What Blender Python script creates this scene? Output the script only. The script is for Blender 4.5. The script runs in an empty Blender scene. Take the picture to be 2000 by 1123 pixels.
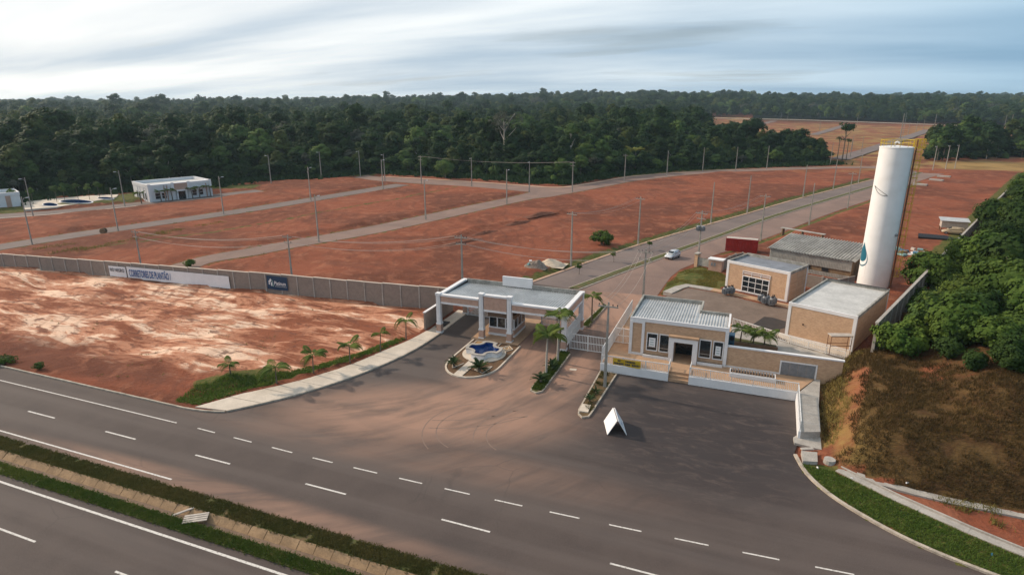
import bpy, bmesh, math, random
import numpy as np
random.seed(7)
RNG = np.random.default_rng(11)
R = math.radians
SC = bpy.context.scene
COL = SC.collection

# ------------------------------------------------------------------ camera, sky, sun, exposure
CAM_H, CAM_F, CAM_PITCH, CAM_YAW = 30.0, 1200.0, math.atan((561.5 - 196.0) / 1200.0), R(21)
cam = bpy.data.cameras.new('camera')
cam.sensor_width = 36.0
cam.lens = 36.0 * CAM_F / 2000.0
cam.clip_start = 0.5
cam.clip_end = 60000
camo = bpy.data.objects.new('camera', cam)
COL.objects.link(camo)
camo.location = (0, 0, CAM_H)
camo.rotation_euler = (R(90) - CAM_PITCH, 0, CAM_YAW)
SC.camera = camo

SUN_EL, SUN_AZ = R(29), R(174)          # azimuth measured from +X counter-clockwise
sun = bpy.data.lights.new('sun', 'SUN')
sun.energy = 4.6
sun.angle = R(2.5)
sun.color = (1.0, 0.84, 0.66)
suno = bpy.data.objects.new('sun', sun)
COL.objects.link(suno)
suno.rotation_euler = (R(90) - SUN_EL, 0, SUN_AZ + R(90))
suno.location = (-60, 20, 80)

world = bpy.data.worlds.new('World')
SC.world = world
world.use_nodes = True
wn, wl = world.node_tree.nodes, world.node_tree.links
wn.clear()
def WN(t, **kw):
    n = wn.new(t)
    for k, v in kw.items():
        setattr(n, k, v)
    return n
sky = WN('ShaderNodeTexSky', sky_type='NISHITA')
sky.sun_disc = False
sky.sun_elevation = SUN_EL
sky.sun_rotation = R(90) - SUN_AZ
sky.air_density = 1.0
sky.dust_density = 1.6
sky.ozone_density = 1.5
tc = WN('ShaderNodeTexCoord')
sep = WN('ShaderNodeSeparateXYZ')
wl.new(tc.outputs['Generated'], sep.inputs[0])
zc = WN('ShaderNodeMath', operation='MAXIMUM')
wl.new(sep.outputs['Z'], zc.inputs[0]); zc.inputs[1].default_value = 0.0
za = WN('ShaderNodeMath', operation='ADD'); wl.new(zc.outputs[0], za.inputs[0]); za.inputs[1].default_value = 0.11
dx = WN('ShaderNodeMath', operation='DIVIDE'); wl.new(sep.outputs['X'], dx.inputs[0]); wl.new(za.outputs[0], dx.inputs[1])
dy = WN('ShaderNodeMath', operation='DIVIDE'); wl.new(sep.outputs['Y'], dy.inputs[0]); wl.new(za.outputs[0], dy.inputs[1])
cp = WN('ShaderNodeCombineXYZ'); wl.new(dx.outputs[0], cp.inputs[0]); wl.new(dy.outputs[0], cp.inputs[1])
mp = WN('ShaderNodeMapping'); wl.new(cp.outputs[0], mp.inputs[0])
mp.inputs['Rotation'].default_value = (0, 0, R(-24)); mp.inputs['Scale'].default_value = (0.18, 0.50, 1); mp.inputs['Location'].default_value = (6.6, 7.9, 0)
n1 = WN('ShaderNodeTexNoise'); wl.new(mp.outputs[0], n1.inputs['Vector'])
n1.inputs['Scale'].default_value = 1.7; n1.inputs['Detail'].default_value = 7; n1.inputs['Roughness'].default_value = 0.5; n1.inputs['Distortion'].default_value = 0.15
n2 = WN('ShaderNodeTexNoise'); wl.new(mp.outputs[0], n2.inputs['Vector'])
n2.inputs['Scale'].default_value = 0.75; n2.inputs['Detail'].default_value = 6; n2.inputs['Distortion'].default_value = 0.25
r1 = WN('ShaderNodeMapRange'); wl.new(n1.outputs['Fac'], r1.inputs[0]); r1.inputs[1].default_value = 0.10; r1.inputs[2].default_value = 0.42
r2 = WN('ShaderNodeMapRange'); wl.new(n2.outputs['Fac'], r2.inputs[0]); r2.inputs[1].default_value = 0.41; r2.inputs[2].default_value = 0.59
# cloud brightness grows towards the sun (thin cloud scatters forward)
sd = WN('ShaderNodeVectorMath', operation='DOT_PRODUCT'); wl.new(tc.outputs['Generated'], sd.inputs[0])
sd.inputs[1].default_value = (math.cos(SUN_AZ) * math.cos(SUN_EL), math.sin(SUN_AZ) * math.cos(SUN_EL), math.sin(SUN_EL))
gl = WN('ShaderNodeMapRange'); wl.new(sd.outputs['Value'], gl.inputs[0])
gl.inputs[1].default_value = -0.15; gl.inputs[2].default_value = 0.85; gl.inputs[3].default_value = 0.0; gl.inputs[4].default_value = 1.0
cl_hi = WN('ShaderNodeMix', data_type='RGBA'); wl.new(gl.outputs[0], cl_hi.inputs['Factor'])
cl_hi.inputs['A'].default_value = (8.2, 12.0, 15.2, 1); cl_hi.inputs["B"].default_value = (25.0, 24.0, 22.4, 1)
cl_lo = WN('ShaderNodeMix', data_type='RGBA'); wl.new(gl.outputs[0], cl_lo.inputs['Factor'])
cl_lo.inputs["A"].default_value = (4.8, 8.2, 11.6, 1); cl_lo.inputs['B'].default_value = (11.4, 13.0, 14.6, 1)
clc = WN('ShaderNodeMix', data_type='RGBA'); wl.new(r2.outputs[0], clc.inputs['Factor'])
wl.new(cl_lo.outputs['Result'], clc.inputs['A']); wl.new(cl_hi.outputs['Result'], clc.inputs['B'])
cov = WN('ShaderNodeMath', operation='MULTIPLY'); wl.new(r1.outputs[0], cov.inputs[0]); cov.inputs[1].default_value = 0.9
mix = WN('ShaderNodeMix', data_type='RGBA'); wl.new(cov.outputs[0], mix.inputs['Factor'])
wl.new(sky.outputs[0], mix.inputs['A']); wl.new(clc.outputs['Result'], mix.inputs['B'])
bg = WN('ShaderNodeBackground'); wl.new(mix.outputs['Result'], bg.inputs[0]); bg.inputs[1].default_value = 0.062
wo = WN('ShaderNodeOutputWorld'); wl.new(bg.outputs[0], wo.inputs[0])

SC.view_settings.view_transform = 'Standard'
SC.view_settings.look = 'None'
SC.view_settings.exposure = -0.12
SC.view_settings.gamma = 1.0
SC.view_settings.use_curve_mapping = False
SC.render.engine = 'CYCLES'
SC.cycles.use_denoising = True
SC.cycles.max_bounces = 5
SC.cycles.diffuse_bounces = 2
SC.cycles.glossy_bounces = 2
SC.cycles.transmission_bounces = 3
SC.cycles.transparent_max_bounces = 6
SC.cycles.volume_bounces = 0
SC.cycles.caustics_reflective = False
SC.cycles.caustics_refractive = False

# ------------------------------------------------------------------ survey: picture ray -> point of the ground plane
def G(px, py, z=0.0):
    u = (px - 1000.0) / CAM_F; v = (py - 561.5) / CAM_F
    c, n = math.cos(CAM_PITCH), math.sin(CAM_PITCH)
    x, y, zz = u, c - v * n, -n - v * c
    t = (z - CAM_H) / zz
    x *= t; y *= t
    return (x * math.cos(CAM_YAW) - y * math.sin(CAM_YAW), x * math.sin(CAM_YAW) + y * math.cos(CAM_YAW))
def GS(pts, z=0.0): return [G(p[0], p[1], z) for p in pts]

# ------------------------------------------------------------------ mesh helpers
class MB:
    def __init__(s): s.v = []; s.f = []
    def add(s, vs, fs):
        o = len(s.v); s.v += [tuple(map(float, p)) for p in vs]; s.f += [tuple(i + o for i in f) for f in fs]; return s
    def box(s, x0, x1, y0, y1, z0, z1):
        return s.add([(x0,y0,z0),(x1,y0,z0),(x1,y1,z0),(x0,y1,z0),(x0,y0,z1),(x1,y0,z1),(x1,y1,z1),(x0,y1,z1)],
                     [(0,3,2,1),(4,5,6,7),(0,1,5,4),(1,2,6,5),(2,3,7,6),(3,0,4,7)])
    def obox(s, cx, cy, z0, z1, lx, ly, a=0.0, tx=1.0, ty=1.0):
        c, n = math.cos(a), math.sin(a); P = []
        for z, kx, ky in ((z0, 1, 1), (z1, tx, ty)):
            for sx, sy in ((-1,-1),(1,-1),(1,1),(-1,1)):
                x, y = sx * lx / 2 * kx, sy * ly / 2 * ky
                P.append((cx + x*c - y*n, cy + x*n + y*c, z))
        return s.add(P, [(0,3,2,1),(4,5,6,7),(0,1,5,4),(1,2,6,5),(2,3,7,6),(3,0,4,7)])
    def seg(s, a, b, w, z0, z1):
        dx_, dy_ = b[0]-a[0], b[1]-a[1]
        return s.obox((a[0]+b[0])/2, (a[1]+b[1])/2, z0, z1, math.hypot(dx_, dy_), w, math.atan2(dy_, dx_))
    def prism(s, poly, z0, z1):
        n = len(poly)
        if area(poly) < 0: poly = poly[::-1]
        return s.add([(p[0],p[1],z0) for p in poly] + [(p[0],p[1],z1) for p in poly],
                     [tuple(range(n))[::-1], tuple(range(n, 2*n))] + [(i,(i+1)%n,n+(i+1)%n,n+i) for i in range(n)])
    def sheet(s, poly, z=0.0):
        if area(poly) < 0: poly = poly[::-1]
        return s.add([(p[0],p[1],z) for p in poly], [tuple(range(len(poly)))])
    def strip(s, A, B, za, zb):
        n = len(A)
        return s.add([(p[0],p[1],za) for p in A] + [(p[0],p[1],zb) for p in B], [(i, n+i, n+i+1, i+1) for i in range(n-1)])
    def cyl(s, x, y, z0, z1, r0, r1=None, n=12, cap=True):
        r1 = r0 if r1 is None else r1
        P = [(x + r0*math.cos(2*math.pi*i/n), y + r0*math.sin(2*math.pi*i/n), z0) for i in range(n)]
        P += [(x + r1*math.cos(2*math.pi*i/n), y + r1*math.sin(2*math.pi*i/n), z1) for i in range(n)]
        F = [(i,(i+1)%n,n+(i+1)%n,n+i) for i in range(n)]
        if cap: F += [tuple(range(n))[::-1], tuple(range(n, 2*n))]
        return s.add(P, F)
    def tube(s, pts, r, n=6, taper=None):
        P = [np.array(p, float) for p in pts]; m = len(P); V = []
        for i, p in enumerate(P):
            d = P[min(i+1, m-1)] - P[max(i-1, 0)]; d /= (np.linalg.norm(d) + 1e-9)
            a = np.cross(d, (0,0,1)) if abs(d[2]) < 0.95 else np.cross(d, (1,0,0))
            a /= np.linalg.norm(a); b = np.cross(d, a)
            rr = r if taper is None else r + (taper - r) * i / (m - 1)
            for k in range(n):
                t = 2*math.pi*k/n
                V.append(p + rr*(a*math.cos(t) + b*math.sin(t)))
        F = [(i*n+k, i*n+(k+1)%n, (i+1)*n+(k+1)%n, (i+1)*n+k) for i in range(m-1) for k in range(n)]
        F += [tuple(range(n))[::-1], tuple(range((m-1)*n, m*n))]
        return s.add(V, F)
    def mesh(s, name, mat, root=None, smooth=False):
        vs = s.v
        if root is not None:
            L = root['_loc']; a = -root['_rot']; c, n = math.cos(a), math.sin(a)
            vs = [((x-L[0])*c - (y-L[1])*n, (x-L[0])*n + (y-L[1])*c, z-L[2]) for x, y, z in vs]
        me = bpy.data.meshes.new(name); me.from_pydata(vs, [], s.f); me.update()
        if mat: me.materials.append(mat)
        if smooth: me.shade_smooth()
        return me
    def build(s, name, mat, parent=None, world=True, smooth=False, kind=None):
        """world=True: the vertices are in scene coordinates and are brought into the root thing's frame"""
        root = parent
        while root is not None and root.parent is not None: root = root.parent
        tmp = ROOTS.get(root.name) if (root is not None and world) else None
        o = bpy.data.objects.new(name, s.mesh(name, mat, tmp, smooth)); COL.objects.link(o)
        if parent is not None: o.parent = parent
        if kind: o['kind'] = kind
        return o
ROOTS = {}
def area(p): return sum(p[i][0]*p[(i+1)%len(p)][1] - p[(i+1)%len(p)][0]*p[i][1] for i in range(len(p))) / 2
def thing(name, label, cat, loc=(0,0,0), rot=0.0, group=None, kind=None):
    o = bpy.data.objects.new(name, None); COL.objects.link(o)
    o.empty_display_size = 0.3
    o.location = loc; o.rotation_euler = (0, 0, rot)
    ROOTS[o.name] = {'_loc': tuple(loc), '_rot': rot}
    return tag(o, label, cat, group, kind)
def tag(o, label=None, cat=None, group=None, kind=None):
    if label: o['label'] = label
    if cat: o['category'] = cat
    if group: o['group'] = group
    if kind: o['kind'] = kind
    return o
def inst(name, mesh, parent=None, loc=(0,0,0), rot=(0,0,0), scale=(1,1,1)):
    o = bpy.data.objects.new(name, mesh); COL.objects.link(o); o.parent = parent
    o.location = loc; o.rotation_euler = rot; o.scale = scale if hasattr(scale, '__len__') else (scale,)*3
    return o
def raw_mesh(name, V, F, mat, smooth=False):
    V = np.asarray(V, np.float32); F = np.asarray(F, np.int32)
    me = bpy.data.meshes.new(name); k = F.shape[1]
    me.vertices.add(len(V)); me.vertices.foreach_set('co', V.ravel())
    me.loops.add(F.size); me.loops.foreach_set('vertex_index', F.ravel())
    me.polygons.add(len(F)); me.polygons.foreach_set('loop_start', np.arange(0, F.size, k, dtype=np.int32))
    me.update(calc_edges=True)
    if smooth: me.shade_smooth()
    if mat: me.materials.append(mat)
    return me
def inpoly(U, V, poly):
    U = np.asarray(U, float); V = np.asarray(V, float); r = np.zeros(U.shape, bool); n = len(poly)
    for i in range(n):
        x0, y0 = poly[i]; x1, y1 = poly[(i+1) % n]
        if y0 == y1: continue
        c = ((y0 > V) != (y1 > V)) & (U < (x1-x0)*(V-y0)/(y1-y0) + x0)
        r ^= c
    return r
def dpath(U, V, path, closed=False):
    d = np.full(np.shape(U), 1e9); n = len(path)
    for i in range(n if closed else n-1):
        x0, y0 = path[i]; x1, y1 = path[(i+1) % n]
        ex, ey = x1-x0, y1-y0; L = ex*ex + ey*ey + 1e-9
        t = np.clip(((U-x0)*ex + (V-y0)*ey)/L, 0, 1)
        d = np.minimum(d, np.hypot(U-x0-t*ex, V-y0-t*ey))
    return d
def ss(a, b, x):
    t = np.clip((x-a)/(b-a), 0, 1); return t*t*(3-2*t)
_LAT = RNG.random((256, 256))
def vnoise(x, y):
    xi = np.floor(x).astype(int); yi = np.floor(y).astype(int); fx = x-xi; fy = y-yi
    fx = fx*fx*(3-2*fx); fy = fy*fy*(3-2*fy)
    g = lambda i, j: _LAT[i & 255, j & 255]
    return (g(xi,yi)*(1-fx)+g(xi+1,yi)*fx)*(1-fy) + (g(xi,yi+1)*(1-fx)+g(xi+1,yi+1)*fx)*fy
def fbm(x, y, o=4):
    s = 0; a = 0.5
    for k in range(o): s = s + a*vnoise(x*2**k + 17.3*k, y*2**k + 5.1*k); a *= 0.5
    return s
def smooth_path(P, n=6):
    out = []; m = len(P)
    for i in range(m-1):
        p0, p1, p2, p3 = (np.array(P[max(i-1,0)]), np.array(P[i]), np.array(P[i+1]), np.array(P[min(i+2,m-1)]))
        for k in range(n):
            t = k/n
            out.append(tuple(0.5*((2*p1) + (-p0+p2)*t + (2*p0-5*p1+4*p2-p3)*t*t + (-p0+3*p1-3*p2+p3)*t**3)))
    out.append(tuple(P[-1])); return out
def offset_path(P, d):
    out = []
    for i in range(len(P)):
        a = P[max(i-1,0)]; b = P[min(i+1,len(P)-1)]; L = math.hypot(b[0]-a[0], b[1]-a[1]) + 1e-9
        out.append((P[i][0] - (b[1]-a[1])/L*d, P[i][1] + (b[0]-a[0])/L*d))
    return out
def resample(P, step):
    out = [P[0]]; need = step
    for i in range(len(P)-1):
        a = np.array(P[i], float); b = np.array(P[i+1], float); L = np.linalg.norm(b-a); pos = 0.0
        while L - pos >= need:
            pos += need; out.append(tuple(a + (b-a)*pos/L)); need = step
        need -= (L-pos)
    if math.hypot(out[-1][0]-P[-1][0], out[-1][1]-P[-1][1]) > step*0.3: out.append(tuple(P[-1]))
    return out

# ------------------------------------------------------------------ materials
MATS = {}
class NT:
    def __init__(s, name):
        s.m = bpy.data.materials.new(name); s.m.use_nodes = True; s.t = s.m.node_tree; s.n = s.t.nodes; s.l = s.t.links
        s.b = s.n['Principled BSDF']; MATS[name] = s.m
        s.pos = s.new('ShaderNodeNewGeometry').outputs['Position']
    def new(s, t, **kw):
        n = s.n.new(t)
        for k, v in kw.items(): setattr(n, k, v)
        return n
    def lk(s, a, b):
        if hasattr(a, 'is_linked'): s.l.new(a, b)
        else: b.default_value = a
    def noise(s, scale, detail=4, rough=0.55, dist=0.0, vec=None, out='Fac'):
        n = s.new('ShaderNodeTexNoise'); s.l.new(vec or s.pos, n.inputs['Vector'])
        n.inputs['Scale'].default_value = scale; n.inputs['Detail'].default_value = detail
        n.inputs['Roughness'].default_value = rough; n.inputs['Distortion'].default_value = dist
        return n.outputs[out]
    def map(s, scale=(1,1,1), rot=(0,0,0), loc=(0,0,0), vec=None):
        n = s.new('ShaderNodeMapping'); s.l.new(vec or s.pos, n.inputs[0])
        n.inputs['Scale'].default_value = scale; n.inputs['Rotation'].default_value = rot; n.inputs['Location'].default_value = loc
        return n.outputs[0]
    def rng(s, x, a, b, lo=0.0, hi=1.0):
        n = s.new('ShaderNodeMapRange', interpolation_type='SMOOTHSTEP'); s.lk(x, n.inputs[0])
        for i, v in enumerate((a, b, lo, hi)): n.inputs[i+1].default_value = v
        return n.outputs[0]
    def mix(s, f, a, b, mode='MIX'):
        n = s.new('ShaderNodeMix', data_type='RGBA', blend_type=mode)
        s.lk(f, n.inputs['Factor'])
        for x, k in ((a, 'A'), (b, 'B')):
            if hasattr(x, 'is_linked'): s.l.new(x, n.inputs[k])
            else: n.inputs[k].default_value = tuple(x) + (1,) if len(x) == 3 else x
        return n.outputs['Result']
    def math(s, op, a, b=0.0, c=None):
        n = s.new('ShaderNodeMath', operation=op); s.lk(a, n.inputs[0]); s.lk(b, n.inputs[1])
        if c is not None: s.lk(c, n.inputs[2])
        return n.outputs[0]
    def attr(s, name):
        return s.new('ShaderNodeAttribute', attribute_name=name).outputs['Fac']
    def bump(s, h, strength=0.4, dist=0.05):
        n = s.new('ShaderNodeBump'); n.inputs['Strength'].default_value = strength; n.inputs['Distance'].default_value = dist
        s.l.new(h, n.inputs['Height']); s.l.new(n.outputs[0], s.b.inputs['Normal'])
    def done(s, col, rough=0.85, metal=0.0, spec=0.3):
        s.lk(col if hasattr(col, 'is_linked') else tuple(col) + (1,), s.b.inputs['Base Color'])
        s.lk(rough, s.b.inputs['Roughness']); s.b.inputs['Metallic'].default_value = metal
        s.b.inputs['Specular IOR Level'].default_value = spec
        return s.m
def simple(name, c, var=0.25, scale=1.5, rough=0.8, bump=0.0, bscale=15, metal=0.0, spec=0.3, c2=None):
    t = NT(name); c2 = c2 or tuple(x*(1-var) for x in c)
    a = t.noise(scale, 6, 0.65); b = t.noise(scale*9, 3, 0.6)
    k = t.math('MULTIPLY_ADD', b, 0.45, t.math('MULTIPLY', a, 0.75))
    col = t.mix(t.rng(k, 0.38, 0.78), c, c2)
    if bump: t.bump(t.noise(bscale, 5, 0.6), bump, 0.03)
    return t.done(col, rough, metal, spec)
simple('concrete', (0.42, 0.38, 0.34), 0.35, 0.8, 0.9, 0.25)
simple('pale_concrete', (0.60, 0.51, 0.42), 0.22, 0.7, 0.9, 0.2)
simple('kerb_concrete', (0.50, 0.42, 0.34), 0.45, 1.4, 0.9, 0.3)
simple('pole_concrete', (0.36, 0.33, 0.29), 0.3, 1.2, 0.85)
simple('white_paint', (0.74, 0.72, 0.72), 0.12, 0.9, 0.6)
simple('white_metal', (0.72, 0.70, 0.68), 0.12, 2.0, 0.5)
simple('dark_glass', (0.012, 0.02, 0.026), 0.3, 2.0, 0.08, spec=0.6)
simple('black_rubber', (0.015, 0.015, 0.016), 0.3, 3, 0.8)
simple('dark_metal', (0.035, 0.035, 0.04), 0.3, 3, 0.5, metal=0.4)
simple('grey_metal', (0.30, 0.31, 0.33), 0.3, 2.0, 0.5, metal=0.3)
simple('roof_metal', (0.52, 0.52, 0.52), 0.35, 0.5, 0.5, metal=0.1)
simple('roof_membrane', (0.55, 0.535, 0.515), 0.30, 0.35, 0.7, 0.15)
simple('roof_dark_membrane', (0.22, 0.23, 0.26), 0.35, 0.4, 0.6)
simple('fibre_cement', (0.44, 0.41, 0.37), 0.5, 0.5, 0.9)
simple('corrugated_zinc', (0.44, 0.42, 0.38), 0.35, 0.7, 0.6, metal=0.2)
simple('parapet_stain', (0.42, 0.40, 0.36), 0.55, 0.9, 0.9)
simple('paver_tan', (0.46, 0.29, 0.18), 0.25, 1.1, 0.85, 0.2)
simple('yard_asphalt', (0.20, 0.145, 0.115), 0.35, 0.5, 0.95, 0.3)
simple('dark_asphalt_patch', (0.05, 0.042, 0.04), 0.35, 1.5, 0.95, 0.3)
simple('yellow_paint', (0.62, 0.42, 0.02), 0.3, 3, 0.55)
simple('yellow_banner', (0.62, 0.40, 0.03), 0.25, 2.5, 0.6)
simple('banner_white', (0.72, 0.72, 0.74), 0.10, 0.8, 0.5, 0.5, 1.2)
simple('banner_blue', (0.012, 0.045, 0.10), 0.2, 1.0, 0.5)
simple('ink_blue', (0.02, 0.10, 0.30), 0.1, 2.0, 0.6)
simple('ink_dark', (0.05, 0.05, 0.07), 0.1, 2.0, 0.6)
simple('logo_pale', (0.55, 0.60, 0.62), 0.2, 2.0, 0.6)
simple('logo_sage', (0.24, 0.36, 0.36), 0.2, 2.0, 0.6)
simple('logo_teal', (0.01, 0.12, 0.18), 0.1, 1.0, 0.5)
def _tw():
    t = NT('tank_white'); st = t.noise(1.0, 6, 0.65, vec=t.map((2.2, 2.2, 0.10))); b = t.noise(0.5, 5, 0.6)
    c = t.mix(t.rng(b, 0.4, 0.7, 0, 0.5), (0.77, 0.765, 0.76), (0.66, 0.65, 0.63)); t.done(t.mix(t.rng(st, 0.56, 0.74, 0, 0.5), c, (0.50, 0.44, 0.38)), 0.45)
_tw()
simple('container_red', (0.36, 0.025, 0.02), 0.35, 1.0, 0.55)
simple('silver_paint', (0.55, 0.57, 0.60), 0.05, 2.0, 0.25, metal=0.35, spec=0.5)
simple('pool_water', (0.006, 0.030, 0.12), 0.4, 0.7, 0.06, 0.08, 5, spec=0.6)
simple('pool_paint', (0.015, 0.06, 0.26), 0.3, 1.0, 0.4)
simple('timber', (0.26, 0.17, 0.10), 0.4, 2.5, 0.85)
simple('pale_wood', (0.48, 0.42, 0.37), 0.3, 2.5, 0.85)
simple('brown_trim', (0.23, 0.15, 0.10), 0.25, 2.5, 0.7)
simple('rust', (0.20, 0.08, 0.035), 0.4, 3.0, 0.9)
def _lp():
    t = NT('line_paint'); k = t.noise(7, 5, 0.75)
    t.done(t.mix(t.rng(k, 0.50, 0.66), (0.60, 0.56, 0.52), (0.17, 0.145, 0.135)), 0.85)
_lp()
simple('gravel_brown', (0.17, 0.095, 0.05), 0.55, 6.0, 1.0, 0.6, 20)
simple('gravel_gold', (0.42, 0.25, 0.11), 0.4, 5.0, 1.0, 0.6, 20)
simple('trunk_bark', (0.16, 0.13, 0.10), 0.4, 2.5, 0.95)
simple('pale_bark', (0.48, 0.44, 0.38), 0.35, 1.5, 0.95)
simple('wire_dark', (0.34, 0.29, 0.26), 0.1, 1.0, 0.7)
simple('plastic_blue', (0.03, 0.12, 0.20), 0.2, 2.0, 0.4)
simple('tarp_teal', (0.20, 0.36, 0.36), 0.3, 2.0, 0.7)
simple('lamp_lens', (0.6, 0.62, 0.64), 0.1, 3.0, 0.3)
simple('sand_pale', (0.62, 0.50, 0.38), 0.25, 1.5, 1.0, 0.5, 6)
simple('rubble', (0.30, 0.24, 0.20), 0.6, 3.0, 1.0, 0.6, 8)
simple('soil_clod', (0.19, 0.070, 0.040), 0.4, 1.2, 1.0, 0.6, 5)

def brick_mat(name, c1, c2, mortar):
    t = NT(name)
    sp = t.new('ShaderNodeSeparateXYZ'); t.l.new(t.pos, sp.inputs[0])
    cb = t.new('ShaderNodeCombineXYZ')
    t.l.new(t.math('SUBTRACT', sp.outputs[0], t.math('MULTIPLY', sp.outputs[1], 0.55)), cb.inputs[0]); t.l.new(sp.outputs[2], cb.inputs[1])
    b = t.new('ShaderNodeTexBrick'); t.l.new(cb.outputs[0], b.inputs['Vector'])
    b.inputs['Color1'].default_value = c1 + (1,); b.inputs['Color2'].default_value = c2 + (1,); b.inputs['Mortar'].default_value = mortar + (1,)
    b.inputs['Scale'].default_value = 1.0; b.inputs['Brick Width'].default_value = 0.25; b.inputs['Row Height'].default_value = 0.08
    b.inputs['Mortar Size'].default_value = 0.008; b.inputs['Bias'].default_value = -0.1
    n = t.noise(1.6, 7, 0.7)
    col = t.mix(t.rng(n, 0.42, 0.70, 0, 0.42), b.outputs['Color'], tuple(x*0.62 for x in c1))
    t.bump(b.outputs['Fac'], 0.25, 0.01)
    return t.done(col, 0.9)
brick_mat('brick_tan', (0.58, 0.37, 0.23), (0.44, 0.26, 0.155), (0.50, 0.37, 0.27))
brick_mat('brick_pink', (0.50, 0.31, 0.235), (0.43, 0.255, 0.19), (0.48, 0.35, 0.28))
brick_mat('block_grey', (0.255, 0.205, 0.175), (0.21, 0.17, 0.145), (0.29, 0.24, 0.20))

def asphalt():
    t = NT('asphalt')
    n = t.noise(0.25, 7, 0.6); fine = t.noise(9, 3, 0.7)
    lane = t.noise(0.55, 5, 0.5, vec=t.map((0.03, 1.0, 1)))
    grey = t.mix(t.rng(n, 0.3, 0.7), (0.066, 0.049, 0.044), (0.045, 0.033, 0.031))
    grey = t.mix(t.rng(lane, 0.38, 0.66, 0, 0.65), grey, (0.094, 0.074, 0.067))
    grey = t.mix(t.rng(fine, 0.35, 0.8, 0, 0.35), grey, (0.118, 0.094, 0.084))
    # red dust dragged out of the estate by traffic
    def ell(cx, cy, rx, ry, a):
        v = t.map((1/rx, 1/ry, 0), vec=t.map((1,1,0), (0,0,-a), vec=t.map((1,1,1), loc=(-cx,-cy,0))))
        d = t.new('ShaderNodeVectorMath', operation='LENGTH'); t.l.new(v, d.inputs[0])
        return t.rng(d.outputs['Value'], 0.35, 1.15, 1, 0)
    m = t.math('MAXIMUM', ell(-27, 49, 19, 7.5, R(18)), ell(-22.5, 62, 9, 17, R(4)))
    m = t.math('MAXIMUM', m, ell(-17, 88, 13, 20, R(-10)))
    m = t.math('MAXIMUM', m, ell(-16.5, 62, 3.2, 12, 0))
    m = t.math('MAXIMUM', m, t.math('MULTIPLY', ell(-38, 31, 26, 1.6, 0), 0.7))
    m = t.math('MAXIMUM', m, t.math('MULTIPLY', ell(-26, 41.5, 26, 3.2, R(2)), 0.35))
    # streaks follow the turn from the highway into the gate lanes
    rel = t.map((1, 1, 0), loc=(50, -68, 0)); ln_ = t.new('ShaderNodeVectorMath', operation='LENGTH'); t.l.new(rel, ln_.inputs[0])
    sx = t.new('ShaderNodeSeparateXYZ'); t.l.new(rel, sx.inputs[0])
    pol = t.new('ShaderNodeCombineXYZ'); t.l.new(ln_.outputs['Value'], pol.inputs[0]); t.l.new(t.math('MULTIPLY', t.math('ARCTAN2', sx.outputs[1], sx.outputs[0]), 9.0), pol.inputs[1])
    sw = t.noise(0.33, 7, 0.6, 0.5, vec=pol.outputs[0])
    sw2 = t.noise(1.1, 6, 0.62, 0.4, vec=t.map((1, 0.5, 1), vec=pol.outputs[0]))
    s = t.math('MULTIPLY_ADD', sw2, 0.4, t.math('MULTIPLY', sw, 0.75))
    dust = t.math('MULTIPLY', m, t.rng(s, 0.40, 0.68, 0.32, 1.0))
    col = t.mix(t.math('MULTIPLY', dust, 0.95), grey, (0.335, 0.190, 0.132))
    # newer blacker surface of the parking bay
    park = ell(-1.5, 54.0, 15, 14, 0)
    pk = t.mix(t.rng(t.noise(0.9, 8, 0.75, 0.8, vec=t.map((0.45, 1.3, 1), (0, 0, R(-55)))), 0.46, 0.68, 0, 0.8), (0.027, 0.022, 0.024), (0.082, 0.060, 0.053))
    col = t.mix(t.math('MULTIPLY', park, 0.85), col, pk)
    ck = t.new('ShaderNodeTexVoronoi', feature='DISTANCE_TO_EDGE'); t.l.new(t.mix(0.25, t.pos, t.noise(0.8, 4, out='Color')), ck.inputs['Vector']); ck.inputs['Scale'].default_value = 0.22
    crack = t.math('MULTIPLY', t.rng(ck.outputs['Distance'], 0.0, 0.012, 1, 0), t.rng(t.noise(0.09, 3), 0.52, 0.6))
    col = t.mix(t.math('MULTIPLY', crack, 0.3), col, (0.03, 0.026, 0.026))
    grain = t.noise(22, 2, 0.8); col = t.mix(t.math('MULTIPLY', t.rng(grain, 0.3, 0.7, 0.0, 0.30), t.math('SUBTRACT', 1.0, t.math('MULTIPLY', park, 0.75))), col, (0.165, 0.130, 0.112))
    pat = t.rng(t.noise(0.07, 3, 0.5, vec=t.map((0.6, 1.8, 1))), 0.56, 0.60, 0, 0.12); col = t.mix(pat, col, (0.05, 0.044, 0.045))
    t.bump(t.noise(14, 3, 0.7), 0.35, 0.02)
    return t.done(col, 0.88, spec=0.25)
asphalt()
def street(name, c1, c2, c3):
    t = NT(name)
    n = t.noise(0.12, 7, 0.6, 0.6); f = t.noise(3, 4, 0.7)
    col = t.mix(t.rng(n, 0.32, 0.68), c1, c2)
    col = t.mix(t.rng(f, 0.4, 0.8, 0, 0.5), col, c3)
    t.bump(t.noise(8, 3, 0.7), 0.3, 0.02)
    return t.done(col, 0.92, spec=0.2)
street('street_dusty', (0.225, 0.148, 0.120), (0.165, 0.112, 0.095), (0.29, 0.19, 0.15))
street('street_grey', (0.178, 0.135, 0.120), (0.130, 0.102, 0.095), (0.22, 0.165, 0.145))
street('sidewalk_pink', (0.46, 0.30, 0.22), (0.38, 0.24, 0.17), (0.52, 0.36, 0.27))

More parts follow.
